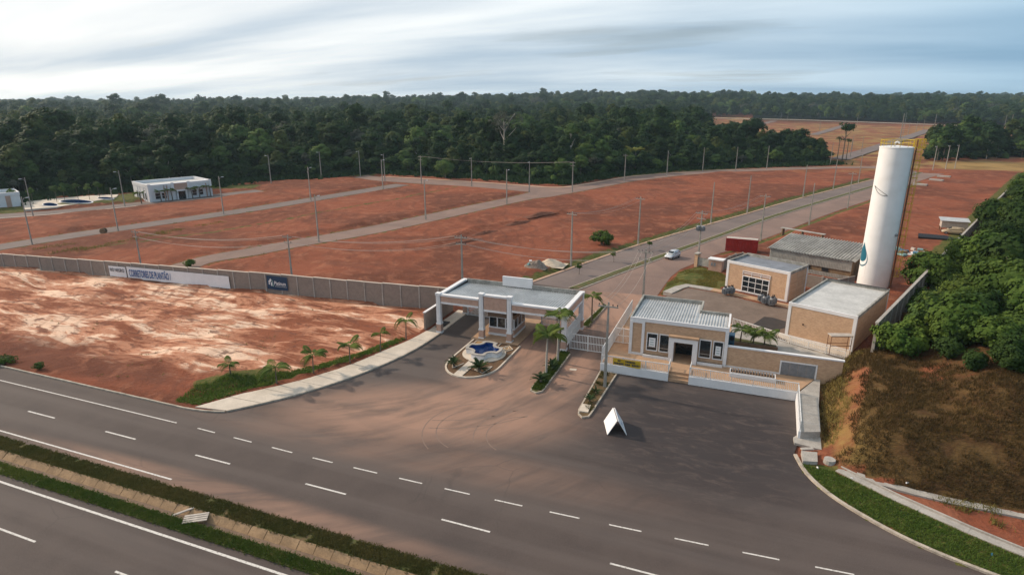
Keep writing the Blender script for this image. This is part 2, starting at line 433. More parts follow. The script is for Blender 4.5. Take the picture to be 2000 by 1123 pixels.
def ground_mat():
    t = NT('red_earth')
    big = t.noise(0.035, 7, 0.6, 0.8); med = t.noise(0.30, 7, 0.65, 0.7); fin = t.noise(2.6, 5, 0.7)
    red = t.mix(t.rng(big, 0.42, 0.58), (0.235, 0.073, 0.039), (0.140, 0.048, 0.028))
    red = t.mix(t.rng(med, 0.47, 0.68, 0, 0.7), red, (0.310, 0.120, 0.068))
    red = t.mix(t.rng(t.noise(0.11, 6, 0.6, 1.4, vec=t.map((0.35,1,1),(0,0,R(24)))), 0.53, 0.66, 0, 0.42), red, (0.150, 0.058, 0.038))
    red = t.mix(t.rng(fin, 0.46, 0.76, 0, 0.42), red, (0.12, 0.044, 0.028))
    wv = t.new('ShaderNodeTexWave', wave_type='BANDS', bands_direction='DIAGONAL'); t.l.new(t.map((0.8, 1.0, 1), (0, 0, R(28))), wv.inputs['Vector'])
    wv.inputs['Scale'].default_value = 0.16; wv.inputs['Distortion'].default_value = 9.0; wv.inputs['Detail'].default_value = 3.0; wv.inputs['Detail Scale'].default_value = 0.5
    rut = t.math('MULTIPLY', t.rng(wv.outputs['Fac'], 0.80, 0.97), t.rng(t.noise(0.05, 4), 0.45, 0.58))
    red = t.mix(t.math('MULTIPLY', rut, 0.38), red, (0.115, 0.042, 0.027))
    vor = t.noise(0.13, 9, 0.60, 1.2, vec=t.map((0.42, 1.35, 1), (0,0,R(10))))
    vor2 = t.noise(0.50, 8, 0.66, 1.0, vec=t.map((0.32, 1.4, 1), (0,0,R(-14))))
    k = t.math('MULTIPLY_ADD', vor2, 0.45, t.math('MULTIPLY', vor, 0.62))
    sand = t.mix(t.rng(k, 0.465, 0.535), (0.235, 0.080, 0.043), (0.470, 0.215, 0.128))
    sand = t.mix(t.rng(k, 0.545, 0.605), sand, (0.760, 0.520, 0.375))
    sand = t.mix(t.rng(t.noise(0.6, 6, 0.6, 1.0, vec=t.map((0.45,1.2,1))), 0.54, 0.64, 0, 0.75), sand, (0.14, 0.056, 0.038))
    col = t.mix(t.rng(t.math('ADD', t.attr('sand'), t.math('MULTIPLY', t.math('SUBTRACT', t.noise(0.2, 5), 0.5), 0.9)), 0.3, 0.75), red, sand)
    col = t.mix(t.math('MULTIPLY', t.math('MULTIPLY', rut, t.attr('sand')), 0.5), col, (0.20, 0.080, 0.050))
    gn = t.noise(0.9, 6, 0.7); gf = t.noise(6, 4, 0.7)
    green = t.mix(t.rng(gn, 0.42, 0.62), (0.070, 0.082, 0.020), (0.140, 0.118, 0.036))
    green = t.mix(t.rng(gf, 0.4, 0.75, 0, 0.6), green, (0.030, 0.042, 0.012))
    gm = t.rng(t.math('ADD', t.attr('grass'), t.math('MULTIPLY', t.math('SUBTRACT', t.noise(0.55, 6, 0.7), 0.5), 1.1)), 0.42, 0.62)
    col = t.mix(gm, col, green)
    dn = t.noise(0.5, 7, 0.7, 0.6); df = t.noise(5, 5, 0.75)
    dry = t.mix(t.rng(dn, 0.42, 0.6), (0.080, 0.042, 0.019), (0.112, 0.066, 0.026))  # dry grass brown, darkened to carry the shade of the front slope
    dry = t.mix(t.rng(df, 0.4, 0.75, 0, 0.75), dry, (0.055, 0.034, 0.014))
    dm = t.rng(t.math('ADD', t.attr('dry'), t.math('MULTIPLY', t.math('SUBTRACT', t.noise(0.3, 6, 0.7), 0.5), 0.9)), 0.40, 0.66)
    col = t.mix(dm, col, dry)
    col = t.mix(t.math('MULTIPLY', t.attr('foot'), t.rng(t.noise(0.8, 5, 0.7), 0.35, 0.6, 0.4, 1)), col, (0.255, 0.170, 0.058))  # golden sunlight on the embankment's left face mixed into the ground colour
    ye = t.mix(t.rng(t.noise(0.08, 6), 0.4, 0.65), (0.300, 0.190, 0.075), (0.210, 0.130, 0.050))
    col = t.mix(t.rng(t.math('ADD', t.attr('straw'), t.math('MULTIPLY', t.math('SUBTRACT', t.noise(0.05, 6, 0.65), 0.5), 1.3)), 0.4, 0.7), col, ye)
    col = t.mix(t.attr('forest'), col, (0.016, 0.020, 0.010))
    h = t.math('ADD', t.math('MULTIPLY', vor2, 0.6), t.math('ADD', t.math('MULTIPLY', med, 0.7), t.math('MULTIPLY', fin, 0.25)))
    t.bump(h, 0.8, 0.8)
    return t.done(col, 0.97, spec=0.1)
ground_mat()

def leaf_mat(name, c1, c2, c3, trans=0.25):
    t = NT(name)
    oi = t.new('ShaderNodeObjectInfo'); rnd = oi.outputs['Random']
    n = t.noise(0.35, 4, 0.6); f = t.noise(2.2, 3, 0.7)
    col = t.mix(t.rng(n, 0.35, 0.68), c1, c2)
    col = t.mix(t.math('MULTIPLY', rnd, 0.65), col, c3)
    col = t.mix(t.rng(f, 0.45, 0.8, 0, 0.45), col, tuple(x*0.45 for x in c1))
    t.done(col, 0.7, spec=0.08)
    tr = t.new('ShaderNodeBsdfTranslucent'); t.l.new(col, tr.inputs[0])
    mx = t.new('ShaderNodeMixShader'); mx.inputs[0].default_value = trans
    t.l.new(t.b.outputs[0], mx.inputs[1]); t.l.new(tr.outputs[0], mx.inputs[2])
    t.l.new(mx.outputs[0], t.n['Material Output'].inputs[0])
    return t.m
leaf_mat('leaf_forest', (0.022, 0.050, 0.016), (0.046, 0.080, 0.020), (0.014, 0.034, 0.016))
leaf_mat('leaf_forest_olive', (0.075, 0.100, 0.024), (0.115, 0.128, 0.034), (0.040, 0.062, 0.022))
leaf_mat('leaf_forest_pale', (0.075, 0.135, 0.030), (0.130, 0.180, 0.042), (0.044, 0.082, 0.028))
leaf_mat('leaf_forest_grey', (0.100, 0.105, 0.080), (0.075, 0.085, 0.060), (0.06, 0.07, 0.05))
leaf_mat('leaf_scrub', (0.048, 0.092, 0.016), (0.110, 0.162, 0.028), (0.036, 0.060, 0.013))
leaf_mat('leaf_palm', (0.085, 0.130, 0.022), (0.135, 0.165, 0.032), (0.070, 0.105, 0.024))
leaf_mat('leaf_cycad', (0.026, 0.050, 0.018), (0.042, 0.065, 0.020), (0.026, 0.050, 0.018))
leaf_mat('leaf_yellow', (0.17, 0.18, 0.035), (0.22, 0.21, 0.05), (0.14, 0.15, 0.03))
leaf_mat('grass_blade', (0.062, 0.100, 0.018), (0.115, 0.135, 0.028), (0.06, 0.09, 0.02), 0.3)
leaf_mat('grass_dark', (0.080, 0.082, 0.024), (0.125, 0.105, 0.036), (0.08, 0.07, 0.025), 0.3)
leaf_mat('grass_verge', (0.090, 0.150, 0.026), (0.140, 0.180, 0.036), (0.09, 0.14, 0.03), 0.35)
leaf_mat('leaf_scrub_dark', (0.026, 0.056, 0.012), (0.050, 0.084, 0.018), (0.026, 0.046, 0.012))
leaf_mat('leaf_scrub_lime', (0.090, 0.130, 0.022), (0.140, 0.165, 0.030), (0.07, 0.10, 0.02))
leaf_mat('grass_dry', (0.070, 0.046, 0.018), (0.108, 0.070, 0.026), (0.08, 0.055, 0.022), 0.25)  # dry blades, their brown deepened for the shaded slope
leaf_mat('grass_gold_lit', (0.250, 0.200, 0.060), (0.330, 0.250, 0.080), (0.22, 0.19, 0.06), 0.4)  # yellow-green blades brightened to paint in the sun on the left face
leaf_mat('grass_olive', (0.150, 0.138, 0.034), (0.225, 0.175, 0.055), (0.15, 0.14, 0.04), 0.35)
m_ = MATS
# ------------------------------------------------------------------ plan of the place (metres; X along the highway, Y away from it)
AV_L = [(-36.6, 80), (-33, 95.6), (-21.8, 128.2), (-9.7, 157), (1, 181.2), (16.2, 216.5), (46.2, 280), (66.9, 322)]
AV_M = [(-26.4, 95.0), (-17.7, 118), (-5.9, 147.9), (8, 183.2), (41.8, 258), (68, 315)]
AV_N = [(-24.4, 94.8), (-16.2, 116.8), (-4.5, 146.6), (9.6, 182.2), (43.4, 257), (69.5, 314)]
AV_R = [(-11.9, 96), (-11.0, 110.7), (-8.5, 118.6), (-4.7, 128.4), (5.3, 149.5), (20.8, 187), (36.7, 222.6), (59.7, 276.5), (76, 312)]
RB_U = [(-100.4, 76.5), (-101.1, 88.6), (-97.2, 99.5), (-95.0, 106), (-86.3, 130), (-78.2, 161.8), (-72.5, 182), (-68.5, 203)]
RB_D = [(-92.0, 77), (-94.6, 82.5), (-95.4, 87.3), (-91.5, 95), (-88.6, 103.5), (-80.3, 123), (-72.4, 152), (-66.7, 174), (-62, 190)]
RC_U = [(-150, 222), (-141, 217), (-116, 216.5), (-91, 214), (-74, 211.5), (-66.5, 210.8), (-61, 213.5), (-55, 227), (-45.2, 254), (-30, 274), (-14, 291), (25, 319), (60, 338)]
RC_D = [(-150, 212), (-136, 206), (-108, 203.4), (-85, 202), (-69.5, 198.5), (-63, 186), (-60, 190), (-53, 208.5), (-42.4, 240), (-28, 265), (-13.6, 283.8), (24.6, 312), (62, 331)]
RD_C = [(-165, 30), (-151, 68), (-144.8, 95.8), (-134.7, 129.3), (-128, 160), (-120.5, 200)]
RE_C = [(-210, 70), (-190, 102), (-181.5, 112), (-173.5, 128), (-162, 156), (-158, 168)]
RD_U, RD_D = offset_path(RD_C, 3.4), offset_path(RD_C, -3.4)
RE_U, RE_D = offset_path(RE_C, 3.6), offset_path(RE_C, -3.6)
FORE = [(-50.8, 40.5), (-46.65, 41.5), (-44.9, 43.6), (-42.9, 46.3), (-41.0, 49.6), (-39.3, 53.4), (-38.0, 57.4), (-37.1, 61.3), (-36.7, 65), (-36.6, 68.6), (-36.6, 80),
        (-33, 95.6), (-26.4, 95.0), (-24.4, 94.8), (-11.9, 96), (-12.3, 84), (-13.9, 84), (-13.9, 64.7), (7.0, 64.7), (6.75, 56.2), (6.15, 53.4), (6.9, 50.6), (8.5, 48), (11.1, 45.6), (13.9, 43.8), (17.8, 42.3), (23, 41.1), (30, 40.5)]
ROADS = [AV_L + AV_M[::-1], AV_N + AV_R[::-1], RB_U + RB_D[::-1], RC_U + RC_D[::-1], RD_U + RD_D[::-1], RE_U + RE_D[::-1], FORE]
WALL_L = [(-190, 64.5), (-130.6, 70.1), (-105, 72.4), (-78.5, 74.3), (-71.8, 75.0), (-54.5, 75.8), (-43, 76.6), (-38.9, 77.0)]
WALL_R = [(14.7, 73.7), (22.56, 94.0), (32.57, 119.9), (39.65, 138.2), (60.88, 192.5), (85.1, 254.2), (112, 323)]
LAWN = [(-11.7, 97.2), (-10.6, 110.5), (-8.8, 115.5), (-5.4, 113), (-1.6, 109.2), (-2.2, 98.6), (-5.1, 99.5), (-7.5, 100.8), (-9.3, 95.6)]
PAD = [(-12.3, 80), (-11.8, 97), (-10.9, 111), (-8.4, 118.8), (-4.6, 128.6), (2, 142), (30, 139), (34, 124), (21.2, 91.5), (16.5, 78.8), (13, 74), (9.4, 71), (9.0, 69), (-13, 69)]
FOOT = [(13.6, 79.2), (11.6, 75.6), (9.9, 71.6), (9.0, 63.3), (8.9, 56), (9.3, 52.8), (13.5, 51.0), (22, 50.6), (60, 49.5), (260, 45)]
HILL = FOOT + [(400, 330), (114, 328)] + WALL_R[::-1][1:-1] + [(16.6, 78.6)]
FOREST_EDGE = GS([(-700, 520), (0, 402), (60, 387), (255, 376), (420, 364), (520, 354), (640, 347), (740, 340), (850, 345), (960, 352), (1040, 358), (1095, 362),
                  (1180, 348), (1300, 336.5), (1440, 329), (1560, 325), (1625, 322), (1622, 313), (1500, 301), (1400, 288), (1367, 268), (1368, 237), (1550, 240), (1860, 249), (2060, 254)])
DEV = FOREST_EDGE + [(600, 760), (500, 300), (300, -60), (-500, -60)]
CLUMP = GS([(1806, 318), (1850, 314.5), (2000, 312), (2300, 313), (2300, 295), (2000, 296), (1860, 300), (1812, 305)])
SAND = [(-330, 41), (-52, 41), (-45.5, 50), (-42.5, 57), (-39.5, 68), (-39, 76.5)] + WALL_L[::-1] + [(-330, 55)]

def ground_z(U, V):
    U = np.asarray(U, float); V = np.asarray(V, float)
    D = np.hypot(U, V)
    dr = np.full(U.shape, 1e9)
    for p in ROADS:
        d = dpath(U, V, p, True); d = np.where(inpoly(U, V, p), 0, d); dr = np.minimum(dr, d)
    rough = (fbm(U*0.09 + 3, V*0.09, 4) - 0.47)
    lots = ss(1.1, 3.4, dr) * (0.55 + 0.9*rough) - 0.04
    sandin = inpoly(U, V, SAND)
    ds = dpath(U, V, SAND, True)
    rel = np.clip(fbm(U*0.10, V*0.22 + 9, 5), 0, 1) - 0.45
    lots = np.where(sandin, np.clip(ds/3.0, 0, 1)*(0.15 + 2.2*rel), lots)
    dk = dpath(U, V, FORE[:10]); lots = np.where((V < 69) & (dk < 6), lots*ss(2.4, 5.5, dk) + 0.03, lots)
    lots = np.where(V < 40.5, -0.7, lots)
    # the berm of dug-over soil on the big lot
    db = dpath(U, V, [(-61.5, 114), (-60.5, 121), (-60, 133), (-54, 146), (-47.3, 161)])
    lots = lots + np.where(dr > 1.5, np.exp(-(db/1.5)**2)*0.9*(0.35 + fbm(U*0.7, V*0.7, 3)), 0)
    z = lots
    # graded pad of the service yard
    pin = inpoly(U, V, PAD); dp = np.minimum(dpath(U, V, PAD, True), 1e3)
    z = np.where(pin, 0.85*ss(0.3, 3.5, dp) - 0.03, z)
    z = np.where(inpoly(U, V, FORE), -0.25, z)
    # embankment on the right
    df = dpath(U, V, FOOT); hin = inpoly(U, V, HILL)
    wu = np.interp(np.maximum(V, 74), [p[1] for p in WALL_R], [p[0] for p in WALL_R]); CC = 3.9 + 2.8*ss(2.5, 9, U - wu)
    hill = CC*np.tanh(1.05*df/CC) + 0.015*np.clip(df, 0, 120) + 0.7*(fbm(U*0.28, V*0.28, 4)-0.45)*ss(0.5, 4, df)
    z = np.where(hin, np.maximum(hill, 0.0), z)
    # verge, gutter and dirt at its foot
    low = (V >= 40.5) & (V < 53.5) & (U > 6) & ~hin & ~inpoly(U, V, FORE)
    z = np.where(low, 0.10, z)
    # far country: gentle hills
    far = ss(500, 2600, D)
    z = z + far*(3 + 7*np.sin(U/830.0 + 1.2) + 6*np.sin(V/910.0 - U/1500.0) + 20*(fbm(U/420.0+4, V/420.0, 3)-0.45)) + 16*np.exp(-(((U+250)/520)**2 + ((V-1500)/420)**2))
    return z

def axis(lo, hi, a, b, step):
    core = np.arange(a, b + step/2, step); out = []
    x, s = a, step
    while x > lo: s *= 1.35; x -= s; out.append(x)
    left = out[::-1]; out = []; x, s = core[-1], step
    while x < hi: s *= 1.35; x += s; out.append(x)
    return np.concatenate([left, core, out])
ux = axis(-14000, 14000, -216, 128, 1.0); vx = axis(-1500, 16000, 38, 346, 1.0)
UU, VV = np.meshgrid(ux, vx)
ZZ = ground_z(UU, VV)
nu, nv = len(ux), len(vx)
idx = np.arange(nu*nv).reshape(nv, nu)
F = np.stack([idx[:-1,:-1], idx[:-1,1:], idx[1:,1:], idx[1:,:-1]], -1).reshape(-1, 4)
me = raw_mesh('ground', np.stack([UU, VV, ZZ], -1).reshape(-1, 3), F, m_['red_earth'], True)
def put_attr(me, name, a):
    at = me.attributes.new(name, 'FLOAT', 'POINT'); at.data.foreach_set('value', np.asarray(a, np.float32).ravel())
in_sand = inpoly(UU, VV, SAND)
sand = np.where(in_sand, 0.15 + 0.85*ss(43, 54, VV + 5*(fbm(UU*0.05, VV*0.05, 3)-0.45)), 0.0)
put_attr(me, 'sand', sand)
rd_edge = np.full(UU.shape, 1e9)
for p in ROADS[2:6]: rd_edge = np.minimum(rd_edge, np.where(inpoly(UU, VV, p), 9, dpath(UU, VV, p, True)))
walk_in = [(-53.5, 41.6), (-47.0, 48.3), (-44.7, 51.3), (-41.9, 57.2), (-40.2, 63), (-39.2, 68)]
g = 0.62*np.exp(-(rd_edge/1.5)**2)
g = np.maximum(g, 1.05*np.exp(-(dpath(UU, VV, [(-50.6, 42.6), (-48.6, 45.6), (-46.1, 49.5), (-43.8, 53.6), (-42.0, 57.9), (-40.3, 63.5)])/1.5)**4)*in_sand)
g = np.maximum(g, 0.75*np.exp(-(dpath(UU, VV, [(-92, 79.5), (-80, 78.5), (-60, 79.5), (-45, 80.5), (-38, 82.5), (-35.4, 93)])/2.2)**4))
g = np.maximum(g, 0.66*np.exp(-(dpath(UU, VV, [(-34.6, 96.5), (-23.4, 128.5), (-11.3, 157.6), (-0.6, 182), (14.5, 217), (44.5, 281)])/1.4)**4))
g = np.maximum(g, 0.66*np.exp(-(dpath(UU, VV, [(-3.4, 128.4), (6.6, 149.5), (22.2, 187), (38.2, 222.6), (61, 276)])/1.2)**4))
g = np.maximum(g, np.where(inpoly(UU, VV, LAWN), 0.95, 0))
g = np.maximum(g, 0.95*np.exp(-(dpath(UU, VV, [(p[0]-3.2, p[1]) for p in WALL_R[3:]])/3.2)**4))
g = np.maximum(g, 0.60*np.exp(-(dpath(UU, VV, [(-127, 84), (-116, 108), (-110, 135), (-103, 165), (-97, 198)])/1.3)**2))
g = np.maximum(g, 0.9*((VV >= 40.5) & (VV < 53) & (UU > 6.2) & (VV < 54.2 - 0.62*(UU-6)) & ~inpoly(UU, VV, FORE)))
g = np.maximum(g, 0.75*np.exp(-(dpath(UU, VV, FOREST_EDGE[2:17])/5.0)**2))
g = np.maximum(g, 0.85*np.exp(-(dpath(UU, VV, GS([(20, 412), (120, 401), (245, 392)]))/6.0)**4)); g = np.maximum(g, 0.8*np.exp(-(dpath(UU, VV, [(-188, 138), (-183, 165), (-168, 172)])/6.0)**4))
g = np.maximum(g, 0.72*np.exp(-(dpath(UU, VV, [(-53.0, 45.5), (-51.0, 48.0), (-49.0, 49.5)])/2.2)**4))
put_attr(me, 'grass', g)
hin = inpoly(UU, VV, HILL)
dry = np.where(hin, 1.0 - 0.95*np.exp(-(dpath(UU, VV, [(12.8, 68), (11.2, 62), (10.2, 57.5), (9.8, 54)])/1.25)**2), 0)
foot_lit = np.where(hin, 1.0*np.exp(-(dpath(UU, VV, FOOT[:6])/2.6)**2), 0); put_attr(me, 'foot', foot_lit)  # mask of the left face that is coloured as sunlit
dry = np.where(hin & (UU > 17) & (VV > 63), 0.6, dry)
put_attr(me, 'dry', dry)
far_in = inpoly(UU, VV, DEV) & (VV > 330) & ~hin
straw = np.where(far_in, 0.53, 0.0) + 0.55*np.exp(-(dpath(UU, VV, [(20, 296), (40, 305), (60, 325)])/9)**2)
straw = np.maximum(straw, 0.8*((VV > 330) & (VV < 372) & (UU > 82)))
put_attr(me, 'straw', straw)
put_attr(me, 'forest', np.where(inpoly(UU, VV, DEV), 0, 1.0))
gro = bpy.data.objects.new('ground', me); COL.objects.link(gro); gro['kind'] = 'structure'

# ------------------------------------------------------------------ streets of the estate
def road(name, poly, mat, z):
    return tag(MB().sheet(poly, z).build(name, m_[mat]), kind='structure')
def road2(name, A, B, mat, z):
    """sheet between two edge lines"""
    n = 40
    def rs(P):
        P = smooth_path(P, 6); L = [0]
        for i in range(len(P)-1): L.append(L[-1] + math.hypot(P[i+1][0]-P[i][0], P[i+1][1]-P[i][1]))
        L = np.array(L)/L[-1]; t = np.linspace(0, 1, n); a = np.array(P)
        return list(zip(np.interp(t, L, a[:,0]), np.interp(t, L, a[:,1])))
    A, B = rs(A), rs(B)
    return tag(MB().strip(A, B, z, z).build(name, m_[mat]), kind='structure')
road2('avenue_carriageway', AV_L[1:], AV_M, 'street_grey', 0.0)
road2('avenue_carriageway', AV_N, AV_R, 'street_dusty', 0.0)
road('estate_street', smooth_path(RB_U, 4) + smooth_path(RB_D, 4)[::-1], 'street_dusty', 0.006)
road('estate_street', smooth_path(RC_U, 4) + RC_D[::-1], 'street_dusty', 0.0)
road2('estate_street', RD_U, RD_D, 'street_grey', 0.012)
road2('estate_street', RE_U, RE_D, 'street_grey', 0.018)
road('avenue_end', [(66.2, 320.5), (75.4, 311.0), (90, 322), (104, 330), (100, 340), (84, 334)], 'street_grey', -0.006)
# footways
def footway(name, path, w, mat, z=0.12):
    P = smooth_path(path, 4); Q = offset_path(P, w)
    return tag(MB().prism(P + Q[::-1], -0.2, z).build(name, m_[mat]), kind='structure')
footway('footway', RC_U[1:], 2.3, 'sidewalk_pink', 0.13)
footway('footway', [(p[0]-0.1, p[1]) for p in AV_L[1:7]], 0.55, 'sidewalk_pink', 0.10)
footway('footway', [(RE_D[i][0]+0.05, RE_D[i][1]) for i in range(1, 6)][::-1], 0.5, 'pale_concrete', 0.10)
# the planted strip between the two carriageways
md = MB().prism(smooth_path(AV_M, 5) + smooth_path(AV_N, 5)[::-1], -0.1, 0.10)
mdo = tag(md.build('avenue_median', m_['kerb_concrete']), kind='structure')
t_ = NT('median_grass')
c_ = t_.mix(t_.rng(t_.noise(0.6, 6, 0.7), 0.46, 0.66), (0.075, 0.080, 0.022), (0.140, 0.085, 0.042))
c_ = t_.mix(t_.rng(t_.noise(5, 4, 0.7), 0.4, 0.75, 0, 0.6), c_, (0.04, 0.045, 0.014)); t_.bump(t_.noise(6, 4, 0.7), 0.6, 0.08); t_.done(c_, 0.95)
MB().prism(offset_path(smooth_path(AV_M, 5), -0.28) + offset_path(smooth_path(AV_N, 5), 0.28)[::-1], 0.0, 0.16).build('turf', m_['median_grass'], mdo)
# streets of the far lots
for nm, (a, b), w in (('far_street', ((1440, 256), (1512, 243)), 8), ('far_street', ((1588, 266), (1652, 249)), 8), ('far_street', ((1640, 314), (1818, 256)), 9), ('far_street', ((1920, 262), (2010, 253)), 8)):
    A, B = G(*a), G(*b); z0 = float(ground_z(*A)); z1 = float(ground_z(*B))
    n = 24; P = [(A[0]+(B[0]-A[0])*i/n, A[1]+(B[1]-A[1])*i/n) for i in range(n+1)]; Lf, Rt = offset_path(P, w/2), offset_path(P, -w/2)
    zz = [float(ground_z(*p)) + 0.35 for p in P]
    mb = MB(); mb.add([(p[0],p[1],z) for p,z in zip(Lf,zz)] + [(p[0],p[1],z) for p,z in zip(Rt,zz)], [(i, n+1+i, n+2+i, i+1) for i in range(n)])
    tag(mb.build(nm, m_['street_grey']), kind='structure')
A = GS([(1370, 238.5), (1550, 241.5), (1700, 245.5), (1860, 250), (2060, 255)])
mb = MB()
for a, b in zip(A[:-1], A[1:]):
    za, zb = float(ground_z(*a)), float(ground_z(*b))
    mb.add([(a[0],a[1]-9,za+0.4),(b[0],b[1]-9,zb+0.4),(b[0],b[1]+6,zb+0.4),(a[0],a[1]+6,za+0.4)], [(0,1,2,3)])
tag(mb.build('far_perimeter_road', m_['pale_concrete']), kind='structure')

# ------------------------------------------------------------------ highway
hw_n = tag(MB().sheet([(-500, 30.2), (260, 30.2), (260, 40.5), (-500, 40.5)], 0).build('highway_far_carriageway', m_['asphalt']), kind='structure')
hw_s = tag(MB().sheet([(-500, 4), (260, 4), (260, 26.4), (-500, 26.4)], 0).build('highway_near_carriageway', m_['asphalt']), kind='structure')
fore = tag(MB().sheet(FORE, 0).build('entrance_forecourt', m_['asphalt']), kind='structure')
def dash(par, u0, u1, v0, v1, w=0.13):
    d = np.array([u1-u0, v1-v0]); L = np.linalg.norm(d); n = np.array([-d[1], d[0]])/L*w/2
    MB().sheet([(u0-n[0], v0-n[1]), (u1-n[0], v1-n[1]), (u1+n[0], v1+n[1]), (u0+n[0], v0+n[1])], 0.005).build('lane_dash', m_['line_paint'], par, world=False)
for u in (-110, -98.5, -87.4, -76.5, -65.57, -54.53, -43.26, -31.36, -18.9, -6.13, 6.5, 19):
    dash(hw_n, u, u + 3.95, 34.5, 34.5, 0.16)
Bd = [(-46.84,-44.66),(-42.33,-40.18),(-37.81,-35.52),(-33.28,-31.2),(-29.05,-26.71),(-24.6,-22.46),(-20.42,-18.22),(-16.08,-13.79),(-11.6,-9.28),(-7.05,-4.68),(-2.34,-0.02),(2.23,4.6),(6.83,9.2),(11.5,13.9)]
vB = lambda u: 37.85 + 0.0009*max(u+34, 0)**2*0.85 if u > -34 else 37.85 + 0.018*(-34-u)
for a, b in Bd: dash(hw_n, a, b, vB(a), vB(b), 0.13)
for u in (-96.7, -84.7, -72.7, -60.7, -48.73, -36.76, -24.8, -12.8): dash(hw_s, u, u + 4.0, 21.95, 21.95, 0.16)
TM = [((-21.5, 47.5), 4.2, 100, 250), ((-21.3, 47.3), 5.6, 110, 235), ((-17.2, 48.0), 3.6, 105, 245), ((-17.0, 48.0), 5.0, 120, 215), ((-30, 60), 13, 285, 330), ((-30, 60), 14.5, 285, 325)]
simple('tyre_rubber', (0.150, 0.105, 0.085), 0.4, 4.0, 0.9, c2=(0.22, 0.145, 0.115))
for (c, r, a0, a1) in TM:
    A = [(c[0]+r*math.cos(R(a0+(a1-a0)*i/24)), c[1]+r*math.sin(R(a0+(a1-a0)*i/24))) for i in range(25)]
    MB().strip(A, offset_path(A, 0.10), 0.005, 0.005).build('tyre_mark', m_['tyre_rubber'], fore, world=False)
MB().sheet([(-500, 38.05), (-49.58, 38.05), (-49.58, 38.18), (-500, 38.18)], 0.005).build('edge_line', m_['line_paint'], hw_n, world=False)
MB().sheet([(-500, 30.93), (-42.1, 30.93), (-42.1, 31.09), (-500, 31.09)], 0.005).build('edge_line', m_['line_paint'], hw_n, world=False)
MB().sheet([(-500, 25.62), (60, 25.62), (60, 25.82), (-500, 25.82)], 0.005).build('edge_line', m_['line_paint'], hw_s, world=False)
# highway median: two grassed shoulders and a lined drain between them
med = tag(MB().prism([(-500, 28.75), (260, 28.75), (260, 30.2), (-500, 30.2)], -0.6, 0.10).build('median_far_shoulder', m_['median_grass']), kind='structure')
med2 = tag(MB().prism([(-500, 26.4), (260, 26.4), (260, 27.45), (-500, 27.45)], -0.6, 0.09).build('median_near_shoulder', m_['median_grass']), kind='structure')
drain = thing('drainage_channel', 'open concrete-lined drain with tilted slabs running along the highway median', 'drain', (-40, 28.1, -0.4))
simple('slab_tan', (0.36, 0.235, 0.135), 0.4, 1.0, 0.95, 0.3)
simple('drain_bed', (0.20, 0.135, 0.095), 0.4, 1.2, 0.95, 0.3)
MB().box(-120, 20, 27.46, 28.2, -0.5, -0.28).build('channel_bed', m_['drain_bed'], drain)
u = -75.0; k = 0
while u < -8:
    L = 1.45; j = random.uniform(-0.03, 0.03); j2 = random.uniform(-0.025, 0.025)
    MB().add([(u+0.02,28.16+j2,-0.30),(u+L-0.02,28.16+j2,-0.30),(u+L-0.02,28.74,0.13+j),(u+0.02,28.74,0.13-j), (u+0.02,28.24+j2,-0.40),(u+L-0.02,28.24+j2,-0.40),(u+L-0.02,28.82,0.03+j),(u+0.02,28.82,0.03-j)],
             [(0,1,2,3),(7,6,5,4),(0,4,5,1),(1,5,6,2),(2,6,7,3),(3,7,4,0)]).build('slab', m_['slab_tan'], drain)
    MB().add([(u+0.02,27.44,0.10),(u+L-0.02,27.44,0.10+j),(u+L-0.02,27.60+j2,-0.29),(u+0.02,27.60+j2,-0.29),(u+0.02,27.40,-0.02),(u+L-0.02,27.40,-0.02),(u+L-0.02,27.5,-0.4),(u+0.02,27.5,-0.4)],
             [(3,2,1,0),(4,5,6,7),(0,1,5,4),(1,2,6,5),(2,3,7,6),(3,0,4,7)]).build('slab', m_['slab_tan'], drain)
    u += L; k += 1

# ------------------------------------------------------------------ kerbs and footpaths round the forecourt
def kerb(name, path, w=0.22, h=0.13, step=1.0, mat='kerb_concrete', side=1, z0=-0.1):
    P = resample(path, step); root = tag(bpy.data.objects.new(name, None), kind='structure'); COL.objects.link(root)
    Q = offset_path(P, w*side)
    for i in range(len(P)-1):
        a, b, c, d = P[i], P[i+1], Q[i+1], Q[i]
        s = 0.988; mx, my = (a[0]+b[0]+c[0]+d[0])/4, (a[1]+b[1]+c[1]+d[1])/4
        poly = [(mx+(p[0]-mx)*s, my+(p[1]-my)*s) for p in (a, b, c, d)]
        MB().prism(poly, z0, h + random.uniform(-0.01, 0.01)).build('kerb_stone', m_[mat], root, world=False)
    return root
LEFT_KERB = smooth_path([(-46.65, 41.5), (-44.9, 43.6), (-42.9, 46.3), (-41.0, 49.6), (-39.3, 53.4), (-38.0, 57.4), (-37.1, 61.3), (-36.7, 65), (-36.6, 68.6)], 4)
kerb('entrance_kerb', LEFT_KERB, 0.2, 0.16, 1.0, side=1)
kerb('highway_kerb', [(-92, 40.45), (-50.8, 40.45), (-48.2, 40.8), (-46.8, 41.35)], 0.18, 0.16, 1.2, side=1)
CURVE_R = smooth_path([(6.15, 53.4), (6.9, 50.6), (8.5, 48), (11.1, 45.6), (13.9, 43.8), (17.8, 42.3), (23, 41.1), (30, 40.5)], 5)
kerb('verge_kerb', CURVE_R, 0.28, 0.17, 0.95, side=1)
